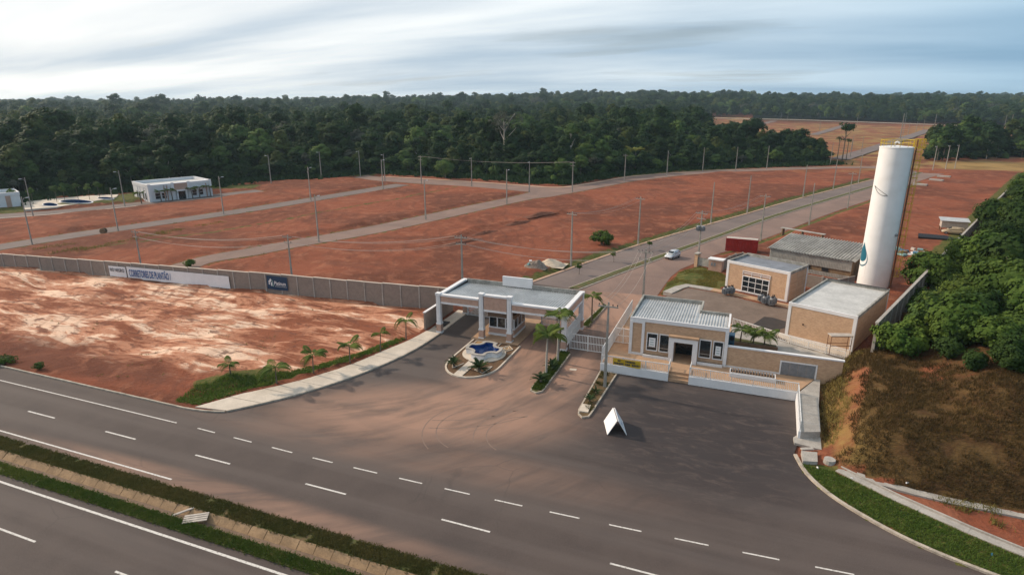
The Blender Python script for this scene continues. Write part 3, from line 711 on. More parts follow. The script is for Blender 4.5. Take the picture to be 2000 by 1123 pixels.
# concrete footpath in slabs on the left
sw = tag(bpy.data.objects.new('footpath', None), kind='structure'); COL.objects.link(sw)
O = offset_path(LEFT_KERB, 0.205); Iw = smooth_path([(-50.4, 41.05), (-48.0, 45.3), (-45.6, 49.0), (-43.3, 53.2), (-41.4, 57.5), (-40.1, 61.8), (-39.2, 65.2), (-38.75, 68.8)], 4)
def lerp_path(P, t):
    P = np.array(P); L = np.concatenate([[0], np.cumsum(np.hypot(*np.diff(P, axis=0).T))]); L /= L[-1]
    return (float(np.interp(t, L, P[:,0])), float(np.interp(t, L, P[:,1])))
NS = 9
for i in range(NS):
    ts = np.linspace(i/NS + 0.001, (i+1)/NS - 0.001, 5)
    MB().prism([lerp_path(O, t) for t in ts] + [lerp_path(Iw, t) for t in ts][::-1], -0.1, 0.13 + random.uniform(-0.012, 0.012)).build('slab', m_['pale_concrete'], sw, world=False)
gul = MB(); gul.obox(-39.55, 55.4, 0.10, 0.165, 1.5, 0.9, R(70)); tag(gul.build('drain_cover', m_['concrete']), 'grey concrete gully cover set in the pale footpath', 'drain cover')
# verge on the right: gutter path, dirt and concrete lip under the embankment
gut = tag(bpy.data.objects.new('gutter', None), kind='structure'); COL.objects.link(gut)
gp = resample([(9.3, 51.8), (13.2, 49.0), (17.6, 46.4), (22, 44.2), (30, 41.6)], 1.6)
for i in range(len(gp)-1):
    Q = offset_path(gp, 0.75); MB().prism([gp[i], gp[i+1], Q[i+1], Q[i]], -0.1, 0.17 + random.uniform(-0.015, 0.015)).build('slab', m_['concrete'], gut, world=False)
    Q2, Q3 = offset_path(gp, 0.78), offset_path(gp, 0.92); MB().prism([Q2[i], Q2[i+1], Q3[i+1], Q3[i]], -0.1, 0.30).build('kerb_stone', m_['concrete'], gut, world=False)
lip = tag(bpy.data.objects.new('embankment_lip', None), kind='structure'); COL.objects.link(lip)
lp = resample([(11.0, 52.2), (13.5, 51.3), (16, 50.9), (22, 50.7), (34, 50.2), (44, 50.0)], 2.0)
for i in range(len(lp)-1):
    Q = offset_path(lp, -0.8); MB().prism([lp[i], lp[i+1], Q[i+1], Q[i]], -0.1, 0.24 + random.uniform(-0.02, 0.02)).build('slab', m_['concrete'], lip, world=False)
tag(MB().prism([(6.9, 57.3), (6.25, 56.3), (6.3, 55.3), (8.5, 54.9), (8.6, 57.2)], 0, 0.22).build('concrete_landing', m_['concrete']), 'worn concrete landing at the foot of the white side wall', 'slab')
tag(MB().prism([(6.75, 53.7), (6.8, 52.0), (7.95, 52.3), (8.05, 53.95)], 0.05, 0.42).build('drain_cover', m_['concrete']), 'square concrete chamber lid beside the curved kerb and grass verge', 'drain cover')
tag(MB().cyl(8.95, 53.0, 0.05, 0.5, 0.5, 0.46, 14).build('concrete_pipe', m_['concrete']), 'round concrete pipe mouth at the embankment foot', 'pipe')
tag(MB().obox(7.3, 54.5, 0.2, 0.32, 1.1, 0.35, R(25)).build('broken_slab', m_['concrete']), 'broken strip of concrete between landing and chamber lid', 'slab')
# ------------------------------------------------------------------ shared builders
def corrugated(x0, x1, y0, y1, z_y0, z_y1, pitch=0.3, amp=0.035, along='y', clip=None):
    """ribbed sheet: ribs run along y, heights change from z_y0 (y0) to z_y1 (y1)"""
    n = int((x1-x0)/pitch); V = []; Fc = []
    xs = []
    for i in range(n):
        xs += [(x0+i*pitch, 0), (x0+(i+0.35)*pitch, 0), (x0+(i+0.5)*pitch, amp*2), (x0+(i+0.85)*pitch, amp*2)]
    xs.append((x1, 0))
    for x, h in xs: V.append((x, y0, z_y0+h))
    for x, h in xs: V.append((x, y1, z_y1+h))
    m = len(xs); Fc = [(i, i+1, m+i+1, m+i) for i in range(m-1)]
    return V, Fc
def railing(root, a, b, z0, h, sp=0.18, mat='white_metal', post=2.2, bw=0.035):
    L = math.hypot(b[0]-a[0], b[1]-a[1]); an = math.atan2(b[1]-a[1], b[0]-a[0])
    MB().seg(a, b, 0.07, z0+h-0.07, z0+h).build('top_rail', m_[mat], root)
    MB().seg(a, b, 0.06, z0+0.08, z0+0.14).build('bottom_rail', m_[mat], root)
    mb = MB(); n = max(2, int(L/sp))
    for i in range(n+1):
        t = i/n; mb.obox(a[0]+(b[0]-a[0])*t, a[1]+(b[1]-a[1])*t, z0+0.13, z0+h-0.06, bw, bw, an)
    mb.build('balusters', m_[mat], root, kind='stuff')
    k = max(1, round(L/post))
    for i in range(k+1):
        t = i/k; MB().obox(a[0]+(b[0]-a[0])*t, a[1]+(b[1]-a[1])*t, z0, z0+h+0.03, 0.08, 0.08, an).build('post', m_[mat], root)
def window(root, x0, x1, y, z0, z1, fr=0.09, nx=1, nz=1, out=-1, dep=0.06, gmat='dark_glass', fmat='white_paint', name='window'):
    """window in a wall that faces -y (scene or local frame of the MB)"""
    f = MB()
    f.box(x0, x1, y+out*dep, y+0.02, z0, z0+fr); f.box(x0, x1, y+out*dep, y+0.02, z1-fr, z1)
    f.box(x0, x0+fr, y+out*dep, y+0.02, z0+fr, z1-fr); f.box(x1-fr, x1, y+out*dep, y+0.02, z0+fr, z1-fr)
    for i in range(1, nx):
        x = x0 + (x1-x0)*i/nx; f.box(x-fr*0.3, x+fr*0.3, y+out*dep*0.8, y+0.02, z0+fr, z1-fr)
    for i in range(1, nz):
        z = z0 + (z1-z0)*i/nz; f.box(x0+fr, x1-fr, y+out*dep*0.7, y+0.02, z-fr*0.3, z+fr*0.3)
    return f
def add_window(root, x0, x1, y, z0, z1, world=True, name='window', pane='dark_glass', **kw):
    w = window(root, x0, x1, y, z0, z1, **kw).build(name, m_['white_paint'], root, world=world)
    nx, nz = kw.get('nx', 1), kw.get('nz', 1); fr = kw.get('fr', 0.09)
    for i in range(nx):
        for j in range(nz):
            a, b = x0+(x1-x0)*i/nx+fr*0.4, x0+(x1-x0)*(i+1)/nx-fr*0.4; c, d = z0+(z1-z0)*j/nz+fr*0.4, z0+(z1-z0)*(j+1)/nz-fr*0.4
            MB().box(a, b, y-0.018, y+0.015, c, d).build('pane', m_[pane], w, world=world)
    return w

# ------------------------------------------------------------------ gatehouse
gh = thing('gatehouse', 'white and pink-brick entrance gatehouse with a wide flat metal roof over two lanes', 'gatehouse', (-28.2, 73.2, 0))
U1, U2, U3, U4, VF, VR = -36.9, -30.7, -26.8, -19.55, 69.0, 77.2
def column(u, v, top, w=0.72):
    c = MB().obox(u, v, 0, top, w*0.80, w*0.80); 
    for s in (-1, 1):                                   # raised flutes
        c.box(u-w*0.16, u+w*0.16, v+s*w*0.40, v+s*w*0.44, 1.6, top-0.35); c.box(u+s*w*0.40, u+s*w*0.44, v-w*0.16, v+w*0.16, 1.6, top-0.35)
    c.obox(u, v, top-0.28, top+0.02, w*1.0, w*1.0); c.obox(u, v, 1.28, 1.48, w*1.0, w*1.0)
    o = c.build('column', m_['white_paint'], gh)
    MB().obox(u, v, 0.30, 1.28, w*0.92, w*0.92).build('pedestal', m_['brick_pink'], o)
    MB().obox(u, v, 0.0, 0.31, w*1.08, w*1.08).build('plinth', m_['white_paint'], o)
for u, v, t in ((U1, VF, 5.62), (U2, VF, 6.25), (U3, VF, 6.25), (U4, VF, 5.55), (U1, VR, 5.3), (U4, VR, 5.3)): column(u, v, t)
def beam(a, b, z0, z1, w=0.4):
    """frieze: brick panel between two white mouldings"""
    hb = 0.24
    MB().seg(a, b, w, z0+hb, z1-hb).build('frieze_panel', m_['brick_pink'], gh)
    MB().seg(a, b, w+0.14, z0, z0+hb).build('moulding', m_['white_paint'], gh)
    MB().seg(a, b, w+0.18, z1-hb, z1).build('moulding', m_['white_paint'], gh)
g_ = 0.37
beam((U1+g_, VF), (U2-g_, VF), 4.25, 5.52); beam((U3+g_, VF), (U4-g_, VF), 4.25, 5.46); beam((U2+g_, VF), (U3-g_, VF), 3.92, 6.18)
beam((U4, VF+g_), (U4, VR-g_), 4.0, 5.40); beam((U1, VF+g_), (U1, VR-g_), 4.0, 5.40)
MB().box(U1+g_, U4-g_, VR-0.1, VR+0.1, 3.9, 5.45).build('rear_parapet', m_['parapet_stain'], gh)
MB().box(-31.0, -26.6, VR-0.16, VR+0.16, 5.0, 6.35).build('sign_board', m_['white_paint'], gh)
V_, F_ = corrugated(U1+0.32, U4-0.32, VF+0.25, VR-0.14, 5.12, 4.80, 0.34, 0.045)
MB().add(V_, F_).build('roof_sheet', m_['roof_metal'], gh)
MB().box(U1+0.3, U4-0.3, VF+0.25, VR-0.12, 4.35, 4.5).build('ceiling', m_['white_paint'], gh)
MB().box(U1+0.22, U1+0.5, VF+0.3, VR-0.14, 4.95, 5.14).build('gutter', m_['dark_metal'], gh)
island = thing('gate_island', 'raised tan-paved island carrying the guard booth between the two gate lanes', 'traffic island', (-28.6, 73, 0))
MB().box(-31.95, -25.4, 68.15, 78.2, -0.1, 0.155).build('paving', m_['paver_tan'], island)
bo = thing('guard_booth', 'small guard booth with big windows and brown trim under the gatehouse roof', 'booth', (-28.7, 72.4, 0.155))
BX0, BX1, BY0, BY1 = -30.35, -26.75, 70.5, 74.6
MB().box(BX0, BX1, BY0, BY1, 0.45, 1.15).build('base_wall', m_['brick_pink'], bo)
MB().box(BX0-0.08, BX1+0.08, BY0-0.08, BY1+0.08, 0.156, 0.45).build('plinth', m_['white_paint'], bo)
MB().box(BX0-0.1, BX1+0.1, BY0-0.1, BY1+0.1, 2.72, 3.25).build('fascia', m_['brown_trim'], bo)
MB().box(BX0-0.05, BX1+0.05, BY0-0.05, BY1+0.05, 1.15, 1.25).build('sill', m_['white_paint'], bo)
MB().box(BX0+0.15, BX1-0.15, BY0+0.15, BY1-0.15, 1.25, 2.72).build('interior', m_['dark_metal'], bo)
for i in range(3):
    a = BX0 + 0.05 + (BX1-BX0-0.1)*i/3; b = BX0 + 0.05 + (BX1-BX0-0.1)*(i+1)/3
    w = MB().box(a, a+0.08, BY0-0.03, BY0+0.06, 1.25, 2.72).box(b-0.08, b, BY0-0.03, BY0+0.06, 1.25, 2.72).box(a+0.08, b-0.08, BY0-0.025, BY0+0.055, 2.62, 2.72).box(a+0.08, b-0.08, BY0-0.025, BY0+0.055, 1.25, 1.33).build('window', m_['white_paint'], bo)
    MB().box(a+0.08, b-0.08, BY0+0.03, BY0+0.05, 1.25, 2.72).build('pane', m_['dark_glass'], w)
    c = BY0 + 0.07 + (BY1-BY0-0.14)*i/3; d = BY0 + 0.07 + (BY1-BY0-0.14)*(i+1)/3
    w = MB().box(BX1-0.06, BX1+0.03, c, c+0.08, 1.25, 2.72).box(BX1-0.06, BX1+0.03, d-0.08, d, 1.25, 2.72).box(BX1-0.055, BX1+0.025, c+0.08, d-0.08, 2.62, 2.72).box(BX1-0.055, BX1+0.025, c+0.08, d-0.08, 1.25, 1.33).build('window', m_['white_paint'], bo)
    MB().box(BX1-0.05, BX1-0.03, c+0.08, d-0.08, 1.25, 2.72).build('pane', m_['dark_glass'], w)
sw2 = thing('perimeter_side_wall', 'short grey block wall running back beside the left gatehouse column', 'wall', (-39.0, 72.8, 0))
MB().box(-39.15, -38.92, 68.7, 77.0, 0, 2.62).build('wall_panel', m_['block_grey'], sw2)
MB().box(-39.22, -38.85, 68.62, 77.0, 2.62, 2.74).build('coping', m_['white_paint'], sw2)
tag(MB().box(-38.9, -36.66, 68.85, 78, -0.1, 0.14).build('gate_footpath', m_['pale_concrete']), kind='structure')
def bar_gate(name, label, a, b, z0, h, mid=True, sp=0.2):
    o = thing(name, label, 'gate', ((a[0]+b[0])/2, (a[1]+b[1])/2, z0)); L = math.hypot(b[0]-a[0], b[1]-a[1]); an = math.atan2(b[1]-a[1], b[0]-a[0])
    for z in ((z0+0.1, z0+h-0.08) + ((z0+h*0.5,) if mid else ())): MB().seg(a, b, 0.07, z, z+0.09).build('rail', m_['white_metal'], o)
    mb = MB(); n = int(L/sp)
    for i in range(1, n): t = i/n; mb.obox(a[0]+(b[0]-a[0])*t, a[1]+(b[1]-a[1])*t, z0+0.15, z0+h-0.05, 0.045, 0.045, an)
    mb.build('bars', m_['white_metal'], o, kind='stuff')
    for t in (0.0, 0.5, 1.0): MB().obox(a[0]+(b[0]-a[0])*t, a[1]+(b[1]-a[1])*t, z0+0.02, z0+h+0.06, 0.11, 0.11, an).build('post', m_['white_metal'], o)
    return o
bar_gate('vehicle_gate', 'white two-tier barred gate closing the lane between gatehouse and office', (-18.95, 69.7), (-14.35, 69.65), 0.03, 2.1)
bar_gate('vehicle_gate', 'white barred gate at the back of the left gatehouse lane', (-36.3, 76.6), (-32.2, 76.6), 0.03, 2.0)
bar_gate('vehicle_gate', 'white barred gate at the back of the right gatehouse lane', (-25.0, 76.6), (-20.1, 76.6), 0.03, 2.0)
bar_gate('side_fence', 'white barred fence between the two right-hand gatehouse columns', (-19.5, 69.55), (-19.5, 76.6), 0.1, 2.35, sp=0.16)
tag(MB().box(-38.2, -37.2, 70.2, 72.6, 0.16, 0.30).box(-38.1, -37.3, 70.3, 71.2, 0.30, 0.34).build('floor_hatch', m_['dark_metal']), 'dark metal floor hatch on the footpath beside the left gatehouse column', 'hatch')

# ------------------------------------------------------------------ fountain island
FC = (-28.35, 64.3)
bed = thing('fountain_bed', 'kerbed gravel bed with pale diamond edging round the fountain', 'flower bed', (-28.3, 63, 0))
def u_shape(x0, x1, yb, yc, ry, n=18):
    cx, rx = (x0+x1)/2, (x1-x0)/2
    return [(x0, yb)] + [(cx + rx*math.cos(math.pi + math.pi*i/n), yc + ry*math.sin(math.pi + math.pi*i/n)) for i in range(n+1)] + [(x1, yb)]
out_, in_ = u_shape(-31.6, -24.95, 68.12, 61.2, 4.1), u_shape(-31.4, -25.15, 68.12, 61.2, 3.9)
MB().prism(in_, -0.1, 0.11).build('gravel', m_['gravel_brown'], bed)
P = resample(out_, 0.9); Qi = offset_path(P, 0.2)
for i in range(len(P)-1):
    MB().prism([P[i], P[i+1], Qi[i+1], Qi[i]], -0.1, 0.17 + random.uniform(-0.006, 0.006)).build('kerb_stone', m_['pale_concrete'], bed)
MB().cyl(FC[0], FC[1], 0.05, 0.17, 2.7, 2.7, 40).build('ring_paving', m_['pale_concrete'], bed)
MB().prism([(-29.2, 57.5), (-28.1, 57.3), (-28.0, 61.8), (-29.15, 61.8)], 0.05, 0.18).build('path', m_['pale_concrete'], bed)
def edging(pts, closed=True):
    mb = MB(); n = len(pts)
    for i in range(n if closed else n-1): mb.seg(pts[i], pts[(i+1) % n], 0.09, 0.08, 0.19)
    mb.build('edging', m_['pale_concrete'], bed)
edging([(-26.4, 67.7), (-25.5, 66.7), (-26.2, 65.6), (-27.0, 66.7)]); edging([(-26.35, 67.2), (-25.95, 66.7), (-26.25, 66.2), (-26.65, 66.7)])
edging([(-30.9, 67.8), (-29.4, 67.8), (-29.6, 66.9), (-30.9, 66.2)], True); edging([(-30.9, 60.8), (-30.1, 59.0), (-29.4, 60.6)], False); edging([(-27.5, 59.5), (-26.2, 58.9), (-25.9, 61.0)], True)
edging([(-28.9, 68.1), (-28.9, 67.0)], False); edging([(-27.6, 68.1), (-27.6, 67.0)], False)
MB().prism([(-26.4, 67.6), (-25.6, 66.7), (-26.2, 65.7), (-26.9, 66.7)], 0.05, 0.135).build('gravel', m_['gravel_gold'], bed)
MB().prism([(-30.8, 67.7), (-29.5, 67.7), (-29.7, 66.9), (-30.8, 66.3)], 0.05, 0.135).build('gravel', m_['gravel_gold'], bed)
fo = thing('fountain', 'white lobed fountain basin with a blue inside and grey rim', 'fountain', (FC[0], FC[1], 0.17))
def lobed(r0, cd, cr, n=96, grow=0.0):
    P = []
    for i in range(n):
        t = 2*math.pi*i/n; r = r0
        for k in range(4):
            b = t - (math.pi/4 + k*math.pi/2); b = (b+math.pi) % (2*math.pi) - math.pi
            q = cr*cr - (cd*math.sin(b))**2
            if abs(b) < 1.2 and q > 0: r = min(r, cd*math.cos(b) - math.sqrt(q))
        P.append((FC[0] + r*math.cos(t), FC[1] + r*math.sin(t)))
    return P
A_, B_ = lobed(2.22, 2.34, 0.80), lobed(1.96, 2.34, 1.06)
n = len(A_); zt, zb = 0.80, 0.17
MB().strip(A_ + [A_[0]], [(p[0], p[1]) for p in A_ + [A_[0]]], zt, zb).build('basin_wall', m_['white_paint'], fo)
Ar, Br = lobed(2.29, 2.34, 0.75), lobed(1.93, 2.34, 1.09)
rim = MB(); rim.strip(Br + [Br[0]], Ar + [Ar[0]], zt+0.07, zt+0.07).strip(Ar + [Ar[0]], Ar + [Ar[0]], zt+0.07, zt-0.03).strip(Br + [Br[0]], Br + [Br[0]], zt-0.03, zt+0.07).strip(Ar + [Ar[0]], A_ + [A_[0]], zt-0.03, zt-0.03)
rim.build('rim', m_['concrete'], fo)
MB().strip(B_ + [B_[0]], B_ + [B_[0]], 0.3, zt+0.02).build('inner_wall', m_['pool_paint'], fo)
MB().sheet(lobed(1.97, 2.34, 1.05), 0.50).build('water', m_['pool_water'], fo)

# ------------------------------------------------------------------ planted strips between lanes
def planter_strip(name, label, poly, mat='median_grass', top=0.13):
    o = thing(name, label, 'planter', (poly[0][0], poly[0][1], 0))
    c = (sum(p[0] for p in poly)/len(poly), sum(p[1] for p in poly)/len(poly))
    P = resample(poly + [poly[0]], 0.9)
    if area(P[:-1]) < 0: P = P[::-1]
    Q = offset_path(P, 0.16); Q[-1] = Q[0]
    for i in range(len(P)-1): MB().prism([P[i], P[i+1], Q[i+1], Q[i]], -0.1, 0.17 + random.uniform(-0.006, 0.006)).build('kerb_stone', m_['kerb_concrete'], o)
    MB().prism(Q[:-1], -0.1, top).build('soil', m_[mat], o)
    return o
simple('planter_soil', (0.165, 0.105, 0.050), 0.5, 1.2, 1.0, 0.5)
planter_strip('planting_strip', 'kerbed grass strip with two palms in front of the right gatehouse column', u_shape(-19.85, -18.35, 68.4, 57.2, 0.8, 10))
planter_strip('planting_strip', 'narrow kerbed planting strip behind the gatehouse beside the avenue lane', [(-19.9, 77.8), (-18.7, 77.8), (-18.2, 88.5), (-18.9, 88.5)])
planter_strip('planting_strip', 'brown planting strip with a utility pole between lane and parking bay', [(-13.85, 64.4), (-13.75, 54), (-13.3, 53.1), (-12.7, 53.0), (-12.3, 53.6), (-11.8, 64.4)], 'planter_soil')
tag(MB().obox(-13.15, 54.9, 0.1, 0.24, 0.9, 1.6, R(4)).build('drain_cover', m_['pale_concrete']), 'pale concrete chamber lid at the tip of the brown planting strip', 'drain cover')
tag(MB().obox(-16.9, 63.9, 0.004, 0.02, 0.8, 0.5, R(10)).build('manhole_cover', m_['pale_concrete']), 'pale square manhole cover in the lane before the white gate', 'manhole')

# ------------------------------------------------------------------ office platform, retaining walls, steps, railings
plat = tag(MB().prism([(-13.9, 64.9), (-6.2, 64.9), (-6.2, 66.0), (-4.0, 66.0), (-4.0, 64.9), (6.9, 64.9), (9.6, 70.5), (12.6, 76), (-0.2, 76), (-0.2, 84), (-13.9, 84)], -0.1, 0.9).build('office_terrace', m_['paver_tan']), kind='structure')
rw = thing('retaining_wall', 'low white retaining wall along the back and right of the parking bay', 'wall', (-3, 64.75, 0))
for a, b in ((-13.9, -6.2), (-4.0, 7.05)): MB().box(a, b, 64.66, 64.9, 0, 0.93).build('wall_panel', m_['white_paint'], rw)
MB().prism([(6.85, 64.66), (7.08, 64.66), (6.82, 56.3), (6.6, 56.3)], 0, 0.93).build('wall_panel', m_['white_paint'], rw)
tag(MB().prism([(7.08, 64.89), (6.82, 56.3), (8.5, 57.0), (8.8, 62.7), (9.6, 70.5)], -0.1, 0.88).build('side_path', m_['concrete']), kind='structure')
stp = thing('front_steps', 'three wide concrete steps up to the office entrance', 'steps', (-5.1, 65.3, 0))
for i in range(3): MB().box(-6.19, -4.01, 64.75 + i*0.38, 66.0, 0.001 + i*0.3, (i+1)*0.3 - (0.004 if i == 2 else 0)).build('step', m_['paver_tan'], stp)
def rail_thing(label, a, b, z0, h, sp=0.18):
    o = thing('railing', label, 'railing', (a[0], a[1], z0)); railing(o, a, b, z0, h, sp); return o
rail_thing('white railing with the yellow banner, left of the office steps', (-13.8, 64.78), (-6.25, 64.78), 0.93, 1.08)
rail_thing('long white railing right of the office steps above the parking bay', (-3.95, 64.78), (6.95, 64.78), 0.93, 1.08)
rail_thing('white side railing at the right of the parking bay', (6.96, 64.5), (6.72, 56.4), 0.93, 1.0)
rail_thing('short white handrail on the left of the office steps', (-6.25, 64.95), (-6.25, 66.6), 0.9, 1.0)
rail_thing('short white handrail on the right of the office steps', (-3.95, 64.95), (-3.95, 66.6), 0.9, 1.0)
rail_thing('tall white fence along the left edge of the office terrace', (-13.8, 64.95), (-13.8, 83.8), 0.9, 1.9, 0.2)
bar_gate('pedestrian_gate', 'white barred gate across the terrace at the left of the office', (-13.7, 71.7), (-11.6, 71.7), 0.9, 2.0, sp=0.16)
ban = thing('yellow_banner', 'crumpled yellow banner with dark lettering tied to the white railing', 'banner', (-10.9, 64.70, 1.0))
V_ = []; nx, nz = 24, 6
for j in range(nz+1):
    for i in range(nx+1):
        t, s = i/nx, j/nz; V_.append((-12.45+3.15*t, 64.70 + 0.03*math.sin(t*19+s*4) + 0.02*math.sin(s*9+t*5), 1.02 + 0.86*s + 0.05*math.sin(t*6)*(1-s) - 0.05*math.sin(t*3.1)*s))
MB().add(V_, [(j*(nx+1)+i, j*(nx+1)+i+1, (j+1)*(nx+1)+i+1, (j+1)*(nx+1)+i) for j in range(nz) for i in range(nx)]).build('cloth', m_['yellow_banner'], ban, smooth=True)
mb = MB()
for row, (x0, x1, zc) in enumerate(((-11.9, -9.9, 1.62), (-12.3, -9.5, 1.28))):
    x = x0
    while x < x1:
        w = random.choice((0.10, 0.13, 0.16)); 
        if random.random() > 0.14: mb.box(x, x+w, 64.63, 64.645, zc-0.10, zc+0.10)
        x += w + 0.05
mb.build('lettering', m_['ink_dark'], ban, kind='stuff')
pb = thing('planter_box', 'long white slatted planter box on the terrace behind the railing', 'planter box', (2.5, 66.9, 0.9))
MB().box(0.15, 4.85, 66.35, 66.43, 0.9, 1.45).box(0.15, 4.85, 67.45, 67.53, 0.9, 1.45).box(0.15, 0.23, 66.43, 67.45, 0.9, 1.45).box(4.77, 4.85, 66.43, 67.45, 0.9, 1.45).build('box', m_['white_paint'], pb)
MB().box(0.23, 4.77, 66.43, 67.45, 0.9, 1.25).build('soil', m_['gravel_brown'], pb)
for i in range(15): MB().box(0.40+i*0.29, 0.50+i*0.29, 66.40, 67.50, 1.46, 1.52).build('slat', m_['brown_trim'], pb)

# ------------------------------------------------------------------ sales office
of = thing('sales_office', 'tan-brick sales office with white trim, four windows and an L-shaped ribbed roof', 'office', (-6, 73, 0.9))
LX = [(-11.4, 69.0), (-0.4, 69.0), (-0.4, 74.0), (-3.8, 74.0), (-3.8, 77.8), (-11.4, 77.8)]
MB().prism([(-11.4, 69.0), (-6.19, 69.0), (-6.19, 71.2), (-4.11, 71.2), (-4.11, 69.0), (-0.4, 69.0), (-0.4, 74.0), (-3.8, 74.0), (-3.8, 77.8), (-11.4, 77.8)], 0.9, 3.3).build('wall', m_['brick_tan'], of)
MB().prism(LX, 3.3, 5.16).build('wall', m_['brick_tan'], of)
V_, F_ = corrugated(-11.2, -3.95, 69.1, 77.6, 5.46, 5.16, 0.32, 0.04); MB().add(V_, F_).build('roof_sheet', m_['roof_metal'], of)
V_, F_ = corrugated(-3.94, -0.6, 69.1, 73.8, 5.46, 5.29, 0.32, 0.04); MB().add(V_, F_).build('roof_sheet', m_['roof_metal'], of)
MB().box(-11.46, -0.34, 68.90, 69.09, 5.12, 5.56).build('front_cornice', m_['white_paint'], of)
MB().box(-11.46, -11.24, 69.09, 77.86, 5.10, 5.66).build('parapet', m_['parapet_stain'], of)
MB().box(-11.24, -3.74, 77.66, 77.86, 5.10, 5.66).build('parapet', m_['parapet_stain'], of)
MB().box(-3.94, -3.74, 74.0, 77.66, 5.10, 5.66).build('parapet', m_['parapet_stain'], of)
MB().box(-3.74, -0.34, 73.86, 74.06, 5.10, 5.66).build('parapet', m_['parapet_stain'], of)
MB().box(-0.56, -0.34, 69.09, 73.86, 5.10, 5.66).build('parapet', m_['white_paint'], of)
for a, b in ((-11.46, -11.12), (-10.02, -9.70), (-0.72, -0.34)): MB().box(a, b, 68.84, 69.03, 0.9, 5.12).build('pilaster', m_['white_paint'], of)
MB().box(-11.12, -10.02, 68.86, 69.02, 0.9, 1.15).build('base_band', m_['white_paint'], of)
MB().box(-11.12, -10.02, 68.86, 69.02, 4.9, 5.12).build('top_band', m_['white_paint'], of)
for a, b in ((-9.7, -6.7), (-3.5, -0.72)):
    bx = MB().box(a, b, 68.45, 68.62, 0.9, 1.2).build('flower_trough', m_['white_paint'], of)
    MB().box(a, b, 68.63, 68.98, 0.9, 1.12).build('soil', m_['gravel_brown'], bx)
pc = MB().box(-6.72, -6.20, 68.2, 69.0, 0.9, 3.9).box(-4.10, -3.55, 68.2, 69.0, 0.9, 3.9).box(-6.20, -4.10, 68.2, 69.0, 3.36, 3.9).build('portico', m_['white_paint'], of)
MB().box(-6.82, -3.45, 68.1, 69.0, 3.9, 4.1).build('cornice', m_['paver_tan'], pc)
MB().box(-6.2, -4.1, 71.0, 71.15, 0.9, 3.3).build('door', m_['dark_glass'], of)
lampm = MB().cyl(-5.1, 70.4, 2.6, 3.1, 0.30, 0.16, 12).cyl(-5.1, 70.4, 3.1, 3.3, 0.02, 0.02, 6); lampm.build('pendant_lamp', m_['logo_pale'], of)
for i, (a, b) in enumerate(((-9.42, -8.10), (-7.95, -6.76), (-3.42, -2.08), (-1.92, -0.76))):
    w = add_window(of, a, b, 68.98, 1.62, 3.86, fr=0.10, dep=0.10)
    MB().box(a+0.1, b-0.1, 68.955, 68.961, 2.05, 2.11).build('glazing_bar', m_['pale_wood'], w)
    if i in (0, 3):
        MB().box(a+0.30, b-0.28, 68.950, 68.958, 2.12, 3.25).build('poster', m_['banner_white'], w)
        mbp = MB()
        for zz in (2.35, 2.65, 2.95): mbp.box(a+0.42, a+0.42+random.uniform(0.25, 0.5), 68.942, 68.948, zz, zz+0.09)
        mbp.build('print', m_['logo_sage'], w)
for z, nm in ((2.1, 'lower'), (3.0, 'upper')):
    ac = thing('condenser_unit', f'{nm} of two dark blue condenser units on the right side of the office', 'condenser', (0.05, 72.2, z))
    MB().box(-0.39, 0.30, 71.7, 72.75, z, z+0.78).build('case', m_['plastic_blue'], ac)
    MB().tube([(0.0, 71.69, z+0.39), (0.0, 71.64, z+0.39)], 0.27, 16).build('fan_grille', m_['dark_metal'], ac)

# ------------------------------------------------------------------ brick boundary wall with grey service doors
bw = thing('boundary_wall', 'long low tan-brick wall with white coping right of the office', 'wall', (5, 69.2, 0.9))
MB().box(-0.33, 5.25, 69.05, 69.30, 0.9, 3.30).box(9.0, 11.4, 69.05, 69.30, 0.2, 3.30).box(5.25, 9.0, 69.05, 69.30, 2.55, 3.30).build('wall_panel', m_['brick_tan'], bw)
MB().box(-0.33, 11.5, 68.98, 69.38, 3.30, 3.45).build('coping', m_['white_paint'], bw)
MB().box(-0.33, 5.25, 68.97, 69.05, 0.9, 1.08).build('skirting', m_['white_paint'], bw)
MB().box(5.25, 5.40, 68.95, 69.32, 0.9, 2.55).box(8.85, 9.0, 68.95, 69.32, 0.9, 2.55).box(5.40, 8.85, 68.95, 69.32, 2.43, 2.55).build('door_frame', m_['white_paint'], bw)
for i in range(4):
    a = 5.41 + i*0.86; d = MB().box(a, a+0.84, 69.0, 69.12, 0.92, 2.42).build('service_door', m_['grey_metal'], bw)
    sl = MB()
    for k in range(13): sl.box(a+0.06, a+0.78, 68.975, 69.0, 1.0+k*0.105, 1.06+k*0.105)
    sl.build('louvres', m_['grey_metal'], d, kind='stuff')
